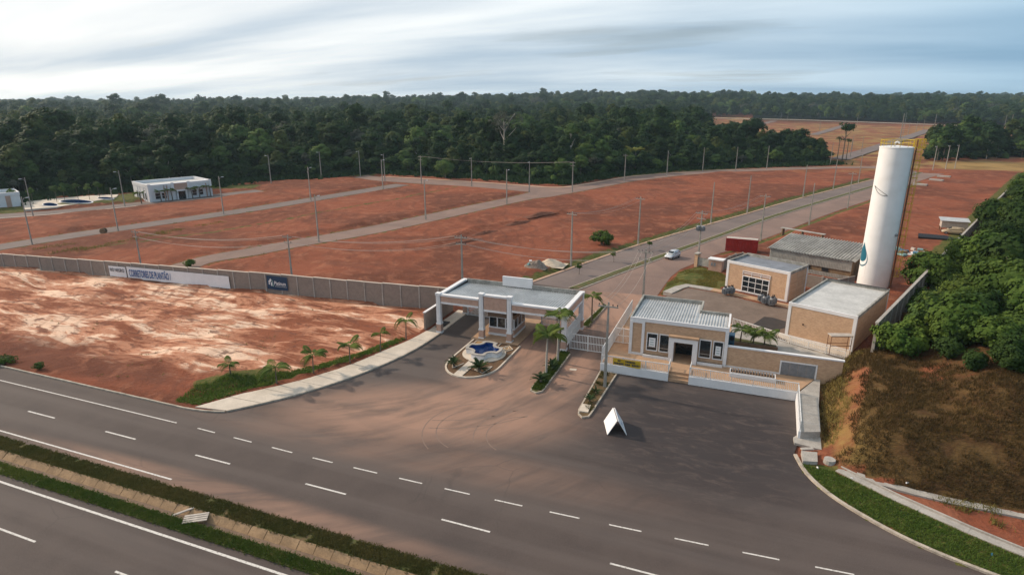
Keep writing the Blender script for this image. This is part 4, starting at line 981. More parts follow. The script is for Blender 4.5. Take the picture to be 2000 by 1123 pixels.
# ------------------------------------------------------------------ yard behind the office
yard = tag(MB().prism([(-10.4, 92.8), (-9.2, 95.4), (-7.5, 99.3), (-2.3, 98.0), (3.2, 95.0), (7.4, 93.7), (6.6, 83.0), (9.8, 77.4), (6.6, 79.3), (-0.15, 84.1), (-11.8, 84.1), (-11.6, 92)], -0.05, 0.88).build('service_yard', m_['yard_asphalt']), kind='structure')
tag(MB().sheet([(2.4, 84.8), (3.9, 88.8), (5.0, 88.9), (6.7, 87.8), (6.5, 85.0), (5.2, 83.5)], 0.886).build('asphalt_patch', m_['dark_asphalt_patch']), 'dark asphalt patch in the yard before the right brick building', 'patch')
ys = tag(bpy.data.objects.new('yard_footpath', None), kind='structure'); COL.objects.link(ys)
pth = resample([(-9.6, 95.2), (-7.7, 100.0), (-2.0, 98.4), (7.9, 93.9)], 1.8)
for i in range(len(pth)-1):
    Q = offset_path(pth, 1.5); MB().prism([pth[i], pth[i+1], Q[i+1], Q[i]], 0.3, 0.95 + random.uniform(-0.01, 0.01)).build('slab', m_['paver_tan'] if i > 4 else m_['concrete'], ys, world=False)
tag(MB().prism([(4.6, 83.2), (6.3, 82.3), (13.6, 79.0), (13.2, 76.6), (10.4, 77.2), (6.8, 79.5)], 0.3, 1.02).build('building_apron', m_['pale_concrete']), kind='structure')
tag(MB().prism([(-0.18, 76.01), (12.4, 76.01), (6.7, 79.35), (-0.18, 83.95)], 0.2, 0.895).build('planter_court', m_['concrete']), kind='structure')
rail_thing('low white fence on the edge of the yard behind the palms', (-0.1, 83.6), (6.7, 79.2), 0.9, 1.0, 0.22)
rail_thing('low white fence below the right brick building near the embankment', (6.9, 79.0), (12.6, 76.2), 0.95, 0.9, 0.22)
pl = thing('palm_planter', 'brown walled planting bed with three small palms beside the office', 'planter', (2.7, 77, 0.9))
MB().prism([(0.3, 76.05), (5.2, 76.05), (5.2, 77.3), (0.3, 78.2)], 0.3, 1.15).build('soil', m_['median_grass'], pl)
MB().box(0.28, 5.3, 75.85, 76.04, 0.5, 1.45).build('wall', m_['brown_trim'], pl)

# ------------------------------------------------------------------ brick service buildings
def brick_block(name, label, loc, rot, w, d, h, roofmat, pil=0.34):
    o = thing(name, label, 'building', loc, rot)
    B = lambda mb, nm, mt, par=None: mb.build(nm, m_[mt], par or o, world=False)
    B(MB().box(0, w, 0, d, 0, h-0.42), 'wall', 'brick_tan')
    B(MB().box(0.16, w-0.16, 0.16, d-0.16, h-0.42, h-0.30), 'roof_deck', roofmat)
    B(MB().box(-0.05, w+0.05, -0.05, 0.16, h-0.42, h), 'parapet', 'white_paint'); B(MB().box(-0.05, w+0.05, d-0.16, d+0.05, h-0.42, h+0.12), 'parapet', 'parapet_stain')
    B(MB().box(-0.05, 0.16, 0.16, d-0.16, h-0.42, h), 'parapet', 'parapet_stain'); B(MB().box(w-0.16, w+0.05, 0.16, d-0.16, h-0.42, h), 'parapet', 'parapet_stain')
    for x, y in ((0, 0), (w, 0), (w, d), (0, d)):
        sx, sy = (0 if x == 0 else -pil), (0 if y == 0 else -pil)
        B(MB().box(x+sx-0.04 if x == 0 else x+sx, x+sx+pil if x == 0 else x+0.04, y-0.04 if y == 0 else y-pil, y+pil if y == 0 else y+0.04, 0, h-0.43), 'pilaster', 'white_paint')
    B(MB().box(0.34, w-0.34, -0.05, 0.02, 0, 0.28), 'skirting', 'white_paint')
    return o, B
mid, B = brick_block('transformer_house', 'tan-brick block with a large white-framed grid window in the yard', (-1.9, 101.5, 0.86), R(-26), 10.0, 6.5, 4.65, 'roof_dark_membrane')
add_window(mid, 2.75, 7.15, -0.02, 0.12, 2.75, world=False, name='grid_window', nx=4, nz=3, fr=0.13, dep=0.09)
lv = MB().box(2.70, 7.20, -0.10, 0.0, 3.42, 3.50).box(2.70, 7.20, -0.10, 0.0, 3.12, 3.20)
for i in range(4): lv.box(2.70+i*1.47, 2.78+i*1.47, -0.10, 0.0, 2.85, 3.42)
B(lv, 'louvre_frame', 'white_paint'); B(MB().box(2.8, 7.1, -0.03, 0.01, 2.9, 3.42), 'louvre_panel', 'brick_pink')
rb, B = brick_block('service_building', 'long tan-brick building with a pale flat roof beside the water tower', (6.35, 81.9, 0.86), R(-22.3), 7.9, 14.6, 4.62, 'roof_membrane')
B(MB().tube([(2.0, 0.02, 2.1), (2.0, -0.12, 2.1)], 0.09, 8), 'vent_pipe', 'dark_metal')
B(MB().box(0.05, 7.85, 14.28, 14.40, 4.74, 4.80), 'roof_flashing', 'dark_metal')
sf = thing('scaffold_frame', 'thin rusty pipe frame standing at the corner of the right brick building', 'frame', (12, 77.3, 1.0), R(20))
for x in (-1.2, 1.2):
    for y in (-0.3, 0.5): MB().cyl(x, y, 0, 2.4, 0.04, 0.04, 6).build('upright', m_['rust'], sf, world=False)
for z in (1.2, 2.36):
    for y in (-0.3, 0.5): MB().tube([(-1.2, y, z), (1.2, y, z)], 0.04, 6).build('crossbar', m_['rust'], sf, world=False)
MB().box(-1.3, 1.3, -0.4, 0.6, 2.40, 2.48).build('plank', m_['pale_wood'], sf, world=False)

# oil-filled transformers set down in front of the grid window
def transformer_meshes():
    body = MB().cyl(0, 0, 0.12, 0.92, 0.27, 0.27, 14).cyl(0, 0, 0.92, 1.0, 0.30, 0.26, 14).mesh('tank', m_['grey_metal'])
    fins = MB()
    for k in range(10):
        a = 2*math.pi*k/10; fins.obox(0.36*math.cos(a), 0.36*math.sin(a), 0.2, 0.82, 0.18, 0.035, a)
    fins = fins.mesh('fins', m_['grey_metal'])
    bush = MB().cyl(0, 0, 0, 0.30, 0.045, 0.03, 8)
    for k in range(3): bush.cyl(0, 0, 0.06+k*0.08, 0.09+k*0.08, 0.08, 0.07, 8)
    return body, fins, bush.mesh('bushing', m_['dark_metal'])
TB, TF, TI = transformer_meshes()
T_SPOTS = [(-1.75, 97.3, 'leftmost'), (-1.25, 97.75, 'middle'), (-0.8, 98.2, 'rightmost')]
for x, y, w in T_SPOTS:
    o = thing('transformer', f'{w} of three grey finned transformers left of the grid window', 'transformer', (x, y, 0.95), random.random(), 'transformers stored in the yard')
    inst('tank', TB, o, scale=1.15); inst('fins', TF, o, scale=1.15)
    for k in range(3): inst('bushing', TI, o, (0.13*math.cos(k*2.1), 0.13*math.sin(k*2.1), 1.13), scale=1.1)
for x, y, w in [(3.5, 95.55, 'far left unit'), (4.3, 95.2, 'far middle unit'), (5.15, 94.9, 'far right unit'), (4.0, 94.55, 'near left unit'), (4.95, 94.1, 'near right unit')]:
    o = thing('transformer', f'{w} in the cluster of five grey finned transformers right of the grid window', 'transformer', (x, y, 0.95), random.random(), 'transformers stored in the yard')
    inst('tank', TB, o, scale=1.2); inst('fins', TF, o, scale=1.2)
    for k in range(3): inst('bushing', TI, o, (0.13*math.cos(k*2.1), 0.13*math.sin(k*2.1), 1.18), scale=1.1)

# kiosk, gate post, low metal gate, block wall between yard and building site
kz = float(ground_z(-4.0, 112.3))
ki = thing('meter_kiosk', 'small beige meter kiosk with a white slab roof on the lawn', 'kiosk', (-4.0, 112.2, kz), R(-14))
MB().box(-1.15, 1.15, -0.65, 0.65, -0.3, 2.05).build('wall', m_['brick_pink'], ki, world=False)
MB().box(-1.35, 1.4, -0.85, 0.85, 2.05, 2.22).build('roof_slab', m_['white_paint'], ki, world=False)
for x in (-0.75, -0.25): MB().box(x, x+0.34, -0.70, -0.64, 0.95, 1.55).build('meter_box', m_['grey_metal'], ki, world=False)
gp_ = thing('gate_post', 'square brick gate post with a pale cap beside the avenue', 'post', (-7.5, 115.2, float(ground_z(-7.5, 115.2))), R(-22))
MB().box(-0.3, 0.3, -0.55, 0.55, -0.3, 2.5).build('shaft', m_['brick_tan'], gp_, world=False); MB().box(-0.4, 0.4, -0.65, 0.65, 2.5, 2.68).build('cap', m_['concrete'], gp_, world=False)
lg = thing('low_gate', 'low corrugated metal gate between brick post and meter kiosk', 'gate', (-6.1, 114.3, kz), R(-22))
V_, F_ = corrugated(0, 1.5, 0, 2.6, 0, 0, 0.25, 0.03)
MB().add([(y-1.3, x_*0+z_, x_+0.05) for x_, y, z_ in V_], F_).build('sheet', m_['corrugated_zinc'], lg, world=False)
for x in (-1.3, 1.3): MB().box(x-0.05, x+0.05, -0.05, 0.05, -0.3, 1.6).build('post', m_['grey_metal'], lg, world=False)
bwl = thing('block_wall', 'grey concrete block wall between the transformer block and the long zinc shed', 'wall', (6, 112, 0.5))
pw = resample([(-2.9, 112.8), (-0.2, 119.5), (2.0, 117.5), (9.5, 107.6), (14.5, 105.2), (17.5, 109)], 2.6)
for i in range(len(pw)-1):
    MB().seg(pw[i], pw[i+1], 0.18, 0.3, 2.9).build('wall_panel', m_['block_grey'], bwl); MB().obox(pw[i][0], pw[i][1], 0.3, 3.0, 0.28, 0.28, R(-22)).build('pillar', m_['concrete'], bwl)
# red shipping container
co = thing('shipping_container', 'red ribbed shipping container beside the avenue', 'container', (-0.1, 130.0, float(ground_z(0, 130))), R(-2))
CW, CD, CH = 6.05, 2.44, 2.6
B = lambda mb, nm, mt: mb.build(nm, m_[mt], co, world=False)
def ribs(L, n):
    V = []; 
    for i in range(n):
        for f, dpt in ((0, 0), (0.45, 0), (0.55, 0.05), (0.95, 0.05)): V.append((L*(i+f)/n, dpt))
    return V + [(L, 0)]
rr = ribs(CW-0.2, 18); m2 = len(rr)
B(MB().add([(-CW/2+0.1+x, -CD/2+d_, 0.15) for x, d_ in rr] + [(-CW/2+0.1+x, -CD/2+d_, CH-0.12) for x, d_ in rr], [(i, i+1, m2+i+1, m2+i) for i in range(m2-1)]), 'side_panel', 'container_red')
B(MB().box(-CW/2, CW/2, CD/2-0.06, CD/2, 0.15, CH-0.1), 'side_panel', 'container_red')
B(MB().box(-CW/2, -CW/2+0.06, -CD/2+0.06, CD/2-0.06, 0.15, CH-0.1), 'end_panel', 'container_red'); B(MB().box(CW/2-0.06, CW/2, -CD/2+0.06, CD/2-0.06, 0.15, CH-0.1), 'door', 'rust')
B(MB().box(-CW/2+0.05, CW/2-0.05, -CD/2+0.05, CD/2-0.05, CH-0.1, CH-0.03), 'roof', 'pale_wood')
fr = MB()
for sx in (-1, 1):
    for sy in (-1, 1): fr.obox(sx*(CW/2-0.06), sy*(CD/2-0.06), 0, CH, 0.14, 0.14)
for z in (0.0, CH-0.13):
    for sy in (-1, 1): fr.box(-CW/2+0.13, CW/2-0.13, sy*(CD/2-0.06)-0.06, sy*(CD/2-0.06)+0.06, z+0.005, z+0.14)
B(fr, 'corner_frame', 'container_red')
# zinc shed of the building site
sz = 0.8
sh = thing('site_shed', 'long grey corrugated-zinc shed with a sloping ribbed roof behind the brick block', 'shed', (4.85, 119.2, sz), R(-24))
SWd, SDp = 13.9, 9.4
B = lambda mb, nm, mt: mb.build(nm, m_[mt], sh, world=False)
V_, F_ = corrugated(-0.5, SWd+0.5, -0.4, SDp+0.4, 3.35, 4.55, 0.5, 0.08); B(MB().add(V_, F_), 'roof_sheet', 'fibre_cement')
def zinc(x0, x1, y, z0, z1):
    V, F2 = corrugated(x0, x1, z0, z1, 0, 0, 0.26, 0.025); return MB().add([(a, y-c, b) for a, b, c in V], F2)
B(zinc(0, SWd, 0, 1.55, 3.3), 'upper_cladding', 'corrugated_zinc'); B(zinc(0, SWd, 0, 0, 0.75), 'lower_cladding', 'corrugated_zinc')
B(MB().box(0, SWd, 0.15, 0.3, 0, 1.55), 'front_wall', 'timber'); B(MB().box(SWd-0.1, SWd, 0.0, SDp, 0, 3.3), 'end_wall', 'timber'); B(MB().box(0, 0.1, 0.31, SDp, 0, 3.3), 'end_wall', 'corrugated_zinc'); B(MB().box(0.1, SWd-0.1, SDp-0.1, SDp, 0, 4.3), 'rear_wall', 'corrugated_zinc')
for x in (6.2, 9.2): B(MB().box(x, x+1.1, 0.05, 0.14, 0.85, 1.45), 'opening', 'dark_metal')
for i in range(6): B(MB().box(SWd-0.02, SWd+0.08, 0.3+i*1.75, 0.45+i*1.75, 0, 3.3+i*0.2), 'stud', 'timber')
rk = thing('pipe_rack', 'long timber rack with white pipes behind the zinc shed', 'rack', (12.4, 151, float(ground_z(12.4, 151))), R(-30))
for x in (-4.5, 0, 4.5): MB().box(x-0.1, x+0.1, -0.5, 0.5, -0.3, 1.3).build('trestle', m_['timber'], rk, world=False)
MB().box(-5, 5, -0.5, 0.5, 1.3, 1.42).build('top', m_['fibre_cement'], rk, world=False)
for k in range(3): MB().tube([(-2, -0.75-k*0.2, 0.3+k*0.12), (3, -0.75-k*0.2, 0.3+k*0.12)], 0.11, 8).build('pipe', m_['white_paint'], rk, world=False)

# ------------------------------------------------------------------ water tower
TX, TY, TR, TH = 20.75, 112.3, 2.3, 23.0
tw = thing('water_tower', 'tall white cylindrical water tower with a yellow caged ladder', 'water tower', (TX, TY, 0.0))
B = lambda mb, nm, mt, par=None, sm=False: mb.build(nm, m_[mt], par or tw, world=False, smooth=sm)
n = 64; V_ = []; zs = [0, 0.02] + [TH*k/8 for k in range(1, 9)]
for z in zs:
    for i in range(n): V_.append((TR*math.cos(2*math.pi*i/n), TR*math.sin(2*math.pi*i/n), z))
shell = B(MB().add(V_, [(j*n+i, j*n+(i+1)%n, (j+1)*n+(i+1)%n, (j+1)*n+i) for j in range(len(zs)-1) for i in range(n)]), 'shell', 'tank_white', None, True)
for k in range(1, 10): B(MB().cyl(0, 0, k*2.3-0.02, k*2.3+0.02, TR+0.012, TR+0.012, 64, False), 'weld_seam', 'tank_white', shell)
B(MB().cyl(0, 0, TH, TH+0.12, TR+0.06, TR+0.03, 64), 'roof_plate', 'tank_white'); B(MB().cyl(0, 0, TH+0.12, TH+0.3, TR*0.9, 0.3, 48), 'roof_cone', 'tank_white')
B(MB().cyl(0, 0, -0.2, 0.35, TR+0.5, TR+0.45, 40), 'footing', 'concrete')
B(MB().tube([(-0.5, -1.2, TH+0.15), (-0.5, -1.2, TH+0.75), (-0.25, -1.35, TH+0.95), (0.05, -1.5, TH+0.7)], 0.13, 10), 'vent_pipe', 'white_metal')
for k in range(12):
    a = 2*math.pi*k/12; B(MB().cyl((TR-0.05)*math.cos(a), (TR-0.05)*math.sin(a), TH+0.1, TH+1.15, 0.035, 0.035, 6), 'guard_post', 'yellow_paint')
for z in (TH+0.6, TH+1.12):
    B(MB().tube([((TR-0.05)*math.cos(2*math.pi*k/36), (TR-0.05)*math.sin(2*math.pi*k/36), z) for k in range(37)], 0.04, 6), 'guard_rail', 'yellow_paint')
B(MB().cyl(0.6, 0.4, TH+0.2, TH+5.2, 0.03, 0.015, 6), 'lightning_rod', 'grey_metal')
LA = R(-3); ca, sa = math.cos(LA), math.sin(LA)
Lp = lambda r, t, z: ((TR+r)*ca - t*sa, (TR+r)*sa + t*ca, z)
for t in (-0.24, 0.24): B(MB().tube([Lp(0.35, t, 0.3), Lp(0.35, t, TH+1.3)], 0.04, 6), 'ladder_stile', 'rust')
rg = MB()
for k in range(72): rg.tube([Lp(0.35, -0.24, 0.5+k*0.32), Lp(0.35, 0.24, 0.5+k*0.32)], 0.02, 4)
o = B(rg, 'ladder_rungs', 'yellow_paint'); o['kind'] = 'stuff'
for k in range(17):
    z = 2.6 + k*1.32; B(MB().tube([Lp(0.35 + 0.85*math.sin(math.pi*i/10), -0.48*math.cos(math.pi*i/10), z) for i in range(11)], 0.035, 5), 'cage_hoop', 'yellow_paint')
for i in (1, 3, 5, 7, 9): B(MB().tube([Lp(0.35 + 0.85*math.sin(math.pi*i/10), -0.48*math.cos(math.pi*i/10), z) for z in (2.6, TH+1.3)], 0.025, 5), 'cage_bar', 'yellow_paint')
bx_ = MB()
for z in (TH+0.1, TH+1.3):
    bx_.tube([Lp(0.1, -0.6, z), Lp(1.35, -0.6, z), Lp(1.35, 0.6, z), Lp(0.1, 0.6, z)], 0.045, 5)
for r_, t_2 in ((0.1, -0.6), (1.35, -0.6), (1.35, 0.6), (0.1, 0.6), (0.7, -0.6), (0.7, 0.6)): bx_.tube([Lp(r_, t_2, TH-0.2), Lp(r_, t_2, TH+1.3)], 0.045, 5)
B(bx_, 'landing_cage', 'yellow_paint')
for t, mt in ((-0.75, 'rust'), (0.72, 'tarp_teal')): B(MB().tube([Lp(0.14, t, 0.2), Lp(0.14, t, TH-0.3)], 0.07, 8), 'riser_pipe', mt)
# painted water-drop emblem on the left flank, facing the gate
def drop(scale, off, cz, a0):
    mb = MB(); V = []; nr, nc = 20, 9                     # rows of a drop outline, wrapped on the shell
    for j in range(nr+1):
        t = math.pi*j/nr; zz_ = math.cos(t)*scale*1.15; hw = math.sin(t)*math.sin(t/2)**1.5*scale
        for i in range(nc+1):
            x = hw*(2*i/nc-1); V.append(((TR+off)*math.cos(a0 + x/TR), (TR+off)*math.sin(a0 + x/TR), cz + zz_))
    return mb.add(V, [(j*(nc+1)+i, j*(nc+1)+i+1, (j+1)*(nc+1)+i+1, (j+1)*(nc+1)+i) for j in range(nr) for i in range(nc)])
A0 = R(196)
B(drop(1.75, 0.012, 6.0, A0), 'emblem_ring', 'logo_teal'); B(drop(1.60, 0.022, 6.05, A0), 'emblem_gap', 'tank_white'); B(drop(1.35, 0.032, 6.35, A0), 'emblem_drop', 'logo_teal')
loop = []
for i in range(21):
    t = i/20; a = R(200) + R(58)*t; loop.append(((TR+0.05)*math.cos(a), (TR+0.05)*math.sin(a), 17.1 - 1.3*t - 0.5*math.sin(math.pi*t)))
for i in range(20, -1, -1):
    t = i/20; a = R(200) + R(58)*t; loop.append(((TR+0.05)*math.cos(a), (TR+0.05)*math.sin(a), 17.1 - 1.3*t + 0.05*math.sin(math.pi*t)))
B(MB().tube(loop, 0.03, 5), 'cable_loop', 'dark_metal')
B(MB().tube([((TR-0.05)*math.cos(R(-42)), (TR-0.05)*math.sin(R(-42)), 9.6), ((TR+0.25)*math.cos(R(-42)), (TR+0.25)*math.sin(R(-42)), 9.6)], 0.22, 12), 'inlet_flange', 'grey_metal')

# ------------------------------------------------------------------ perimeter walls
pw1 = thing('perimeter_wall', 'long stepped grey block wall with concrete posts along the sandy lot', 'wall', (-90, 73, 0))
P = resample([p for p in WALL_L], 3.05)
hfun = lambda u: 2.35 + 1.3*min(1, max(0, (u+135)/95))
for i in range(len(P)-1):
    a, b = P[i], P[i+1]; step = (i//2)*2; um = P[min(step+1, len(P)-1)][0]; h = hfun(um) - (0.0)
    MB().seg(a, b, 0.20, -0.3, h).build('wall_panel', m_['block_grey'], pw1)
    MB().seg(a, b, 0.30, h, h+0.10).build('coping', m_['pale_concrete'], pw1)
    an = math.atan2(b[1]-a[1], b[0]-a[0]); nx_, ny_ = math.sin(an), -math.cos(an)
    MB().obox(a[0]+nx_*0.06, a[1]+ny_*0.06, -0.3, h-0.02, 0.20, 0.26, an).build('post', m_['concrete'], pw1)
pw2 = thing('perimeter_wall', 'grey perimeter wall on the embankment crest behind the green thicket', 'wall', (14.7, 73.7, 3))
P = resample(WALL_R, 3.2)
for i in range(len(P)-1):
    zt = 6.5 - 0.0; MB().seg(P[i], P[i+1], 0.22, 0.4, zt + (0.02 if i % 2 else 0)).build('wall_panel', m_['block_grey'], pw2)
    MB().seg(P[i], P[i+1], 0.34, zt+0.02, zt+0.14).build('coping', m_['concrete'], pw2)
    MB().obox(P[i][0]+0.1, P[i][1], 0.4, zt, 0.28, 0.28, R(68)).build('post', m_['concrete'], pw2)

# ------------------------------------------------------------------ banners with lettering
def text_mesh(s, mat):
    cu = bpy.data.curves.new('txt', 'FONT'); cu.body = s; cu.size = 1.0; cu.extrude = 0.004; cu.resolution_u = 3; cu.offset = 0.012
    o = bpy.data.objects.new('txt', cu); COL.objects.link(o)
    dg = bpy.context.evaluated_depsgraph_get(); me = bpy.data.meshes.new_from_object(o.evaluated_get(dg))
    bpy.data.objects.remove(o); bpy.data.curves.remove(cu)
    me.materials.clear(); me.materials.append(mat)
    co = np.array([v.co[:] for v in me.vertices]); mn, mx = co.min(0), co.max(0); co = (co - mn); co[:, 0] /= (mx-mn)[0]; co[:, 1] /= (mx-mn)[1]
    me.vertices.foreach_set('co', co.astype(np.float32).ravel()); me.update()
    return me
def wall_at(u):
    for a, b in zip(WALL_L[:-1], WALL_L[1:]):
        if a[0] <= u <= b[0]: t = (u-a[0])/(b[0]-a[0]); return a[1]+(b[1]-a[1])*t, math.atan2(b[1]-a[1], b[0]-a[0])
def banner(name, label, px0, px1, z0, z1, mat, wave=0.02):
    """cloth on the wall between two picture columns; local frame: x along, z up, facing -y"""
    def col(px):
        best = min(np.linspace(-150, -40, 2200), key=lambda u: abs(proj_x(u, wall_at(u)[0]-0.3, 1.2) - px)); return best
    u0, u1 = col(px0), col(px1); v0, v1 = wall_at(u0)[0], wall_at(u1)[0]; an = math.atan2(v1-v0, u1-u0); L = math.hypot(u1-u0, v1-v0)
    o = thing(name, label, 'banner', (u0 + math.sin(an)*0.27, v0 - math.cos(an)*0.27, z0), an)
    nx = max(10, int(L*1.6)); nz = 4; V = []
    for j in range(nz+1):
        for i in range(nx+1): V.append((L*i/nx, wave*math.sin(i*1.9+j)*(0.3+i/nx), (z1-z0)*j/nz + (0.03*math.sin(i*0.9) if j == 0 else 0)))
    MB().add(V, [(j*(nx+1)+i, j*(nx+1)+i+1, (j+1)*(nx+1)+i+1, (j+1)*(nx+1)+i) for j in range(nz) for i in range(nx)]).build('cloth', m_[mat], o, world=False, smooth=True)
    return o, L
def proj_x(u, v, z):
    x = u*math.cos(CAM_YAW) + v*math.sin(CAM_YAW); y = -u*math.sin(CAM_YAW) + v*math.cos(CAM_YAW)
    d = y*math.cos(CAM_PITCH) - (z-CAM_H)*math.sin(CAM_PITCH); return 1000 + CAM_F*x/d
b1, L = banner('wall_banner', 'short white banner reading RIO NEGRO on the grey wall', 213, 246, 0.25, 2.15, 'banner_white')
inst('lettering', text_mesh('RIO NEGRO', m_['ink_dark']), b1, (0.3, -0.09, 0.95), (R(90), 0, 0), (L-0.6, 0.62, 1))
b2, L = banner('wall_banner', 'long white banner reading CORRETORES DE PLANTÃO in blue on the wall', 248, 448, 0.18, 2.30, 'banner_white', 0.03)
inst('lettering', text_mesh('CORRETORES DE PLANTÃO /', m_['ink_blue']), b2, (0.5, -0.09, 0.42), (R(90), 0, 0), (L*0.42, 1.55, 1))
b3, L = banner('wall_sign', 'dark blue sign reading Platinum with a pale skyline emblem on the wall', 522, 562, 0.75, 3.0, 'banner_blue', 0.004)
inst('lettering', text_mesh('Platinum', m_['banner_white']), b3, (L*0.37, -0.05, 0.82), (R(90), 0, 0), (L*0.56, 0.62, 1))
mb = MB(); x = L*0.40
while x < L*0.93: mb.box(x, x+0.10, -0.06, -0.05, 0.55, 0.66); x += 0.19
mb.build('subtitle', m_['logo_pale'], b3, world=False, kind='stuff')
em = MB(); em.box(L*0.10, L*0.15, -0.06, -0.05, 0.8, 1.45); em.add([(L*0.15,-0.06,1.25),(L*0.20,-0.06,1.25),(L*0.24,-0.06,1.55),(L*0.20,-0.06,1.85),(L*0.15,-0.06,1.6)], [(0,1,2,3,4)]); em.box(L*0.20, L*0.255, -0.06, -0.05, 0.62, 1.2)
em.build('emblem', m_['banner_white'], b3, world=False)
MB().add([(L*0.265,-0.06,0.58),(L*0.345,-0.06,0.5),(L*0.30,-0.06,1.5),(L*0.25,-0.06,1.75)], [(0,1,2,3)]).build('emblem', m_['logo_sage'], b3, world=False)

# ------------------------------------------------------------------ A-frame board on the forecourt
af = thing('sandwich_board', 'white A-frame sandwich board standing on the dark parking bay', 'sign board', (-9.55, 52.4, 0), R(20))
for s in (-1, 1):
    P8 = []
    for dx_, dz in ((0.0, 0.0), (0.05, 0.02)):
        for y, z in ((-1.3, 0.02), (1.3, 0.02), (1.3, 1.48), (-1.3, 1.48)):
            x = s*(0.88 - 0.85*(z/1.48)) + s*dx_; P8.append((x, y, z + dz))
    MB().add(P8, [(0,1,2,3),(7,6,5,4),(0,4,5,1),(1,5,6,2),(2,6,7,3),(3,7,4,0)]).build('panel', m_['white_paint'], af, world=False)
mb = MB()
for k in range(14):
    y = -1.0 + 0.15*k + random.uniform(0, 0.04); z = random.choice((0.5, 0.75, 0.95)); x = 0.88 - 0.85*(z/1.48) + 0.075
    mb.add([(x, y, z), (x, y+0.10, z), (x-0.10, y+0.10, z+0.18), (x-0.10, y, z+0.18)], [(0,1,2,3)])
mb.build('lettering', m_['ink_blue'], af, world=False)
# ------------------------------------------------------------------ clubhouse and pool at the far left
ch = thing('clubhouse', 'white flat-roofed clubhouse with a pink porch and dark windows at the forest edge', 'clubhouse', (-171.0, 135.6, 0), R(68.4))
B = lambda mb, nm, mt, par=None: mb.build(nm, m_[mt], par or ch, world=False)
CW_, CDp, CHt = 18.8, 13.5, 5.3
B(MB().box(0, CW_, 0, CDp, -0.3, CHt-1.0), 'wall', 'white_paint')
B(MB().box(0.3, CW_-0.3, 0.3, CDp-0.3, CHt-1.0, CHt-0.85), 'roof_deck', 'roof_membrane')
for nm, (a, b, c, d, h) in (('parapet', (-0.1, CW_+0.1, -0.1, 0.3, CHt-0.1)), ('parapet', (-0.1, CW_+0.1, CDp-0.3, CDp+0.1, CHt)), ('parapet', (-0.1, 0.3, 0.3, CDp-0.3, CHt)), ('parapet', (CW_-0.3, CW_+0.1, 0.3, CDp-0.3, CHt))):
    B(MB().box(a, b, c, d, CHt-1.0, h), nm, 'white_paint')
B(MB().box(-0.1, CW_+0.1, 0.3, 3.2, CHt-0.55, CHt-0.30), 'front_roof', 'white_paint')
for x in (-0.05, 6.6, 11.4, CW_-0.75): B(MB().box(x, x+0.8, -0.35, -0.02, -0.3, CHt+0.12), 'pilaster', 'white_paint')
B(MB().box(7.4, 11.4, -0.12, -0.02, 2.9, CHt-0.3), 'porch_panel', 'brick_pink')
for x in (4.4, 5.2, 17.0): B(MB().box(x, x+0.35, -0.10, -0.02, 0.0, CHt-0.5), 'brick_strip', 'brick_pink')
pf = B(MB().box(7.9, 8.3, -0.6, -0.12, -0.3, 3.0).box(10.6, 11.0, -0.6, -0.12, -0.3, 3.0).box(8.3, 10.6, -0.6, -0.12, 2.6, 3.0), 'porch_frame', 'white_paint')
B(MB().box(8.3, 10.6, -0.08, -0.015, 0, 2.6), 'entrance', 'dark_glass')
for x in (1.7, 3.6, 12.6, 14.6): add_window(ch, x, x+1.5, -0.02, 0.7, 2.6, world=False, nx=1, nz=2, fr=0.1)
for y in (2.0, 4.2, 7.4, 9.6):
    B(MB().box(-0.06, -0.015, y, y+1.1, 0.6, 2.6), 'side_window', 'dark_glass'); B(MB().box(-0.10, -0.02, y-0.3, y-0.12, 0, CHt-1.2), 'side_fin', 'white_paint')
cx0, cy0 = G(17, 407)
lb = thing('pool_house', 'white pool house with a recessed flat roof cut by the left edge of view', 'pool house', (-203.6, 104.0, 0), R(66))
B = lambda mb, nm, mt: mb.build(nm, m_[mt], lb, world=False)
B(MB().box(0, 13, 0, 10, -0.3, 3.6), 'wall', 'white_paint'); B(MB().box(0.3, 12.7, 0.3, 9.7, 3.6, 3.75), 'roof_deck', 'roof_membrane')
for a, b, c, d in ((-0.1, 13.1, -0.1, 0.3), (-0.1, 13.1, 9.7, 10.1), (-0.1, 0.3, 0.3, 9.7), (12.7, 13.1, 0.3, 9.7)): B(MB().box(a, b, c, d, 3.6, 4.5), 'parapet', 'white_paint')
B(MB().box(9.6, 10.8, -0.06, -0.01, 0, 3.6), 'brick_strip', 'brick_pink')
deck = tag(MB().prism(GS([(42, 398), (95, 392), (190, 384.5), (232, 383), (228, 388), (180, 397), (110, 408), (50, 413)], 0.1), -0.2, 0.62).build('pool_deck', m_['pale_concrete']), kind='structure')
def pool(label, cx, cy, rx, ry):
    c = G(cx, cy, 0.6); P = []
    for i in range(28):
        t = 2*math.pi*i/28; k = 1 + 0.12*math.sin(2*t+0.6) + 0.06*math.sin(3*t); P.append(G(cx + rx*k*math.cos(t), cy + ry*k*math.sin(t), 0.6))
    o = thing('swimming_pool', label, 'pool', (c[0], c[1], 0.6))
    Q = [(c[0]+(p[0]-c[0])*1.12, c[1]+(p[1]-c[1])*1.12) for p in P]
    MB().prism(Q, 0.4, 0.68).build('pool_edge', m_['white_paint'], o); MB().sheet(P, 0.70).build('water', m_['pool_water'], o)
pool('long dark blue swimming pool in the middle of the pale deck', 148, 394, 28, 3.6); pool('small dark blue pool at the left of the pale deck', 98, 400, 13, 3.2); pool('small round blue pool at the right end of the pale deck', 206, 387.5, 14, 1.9)

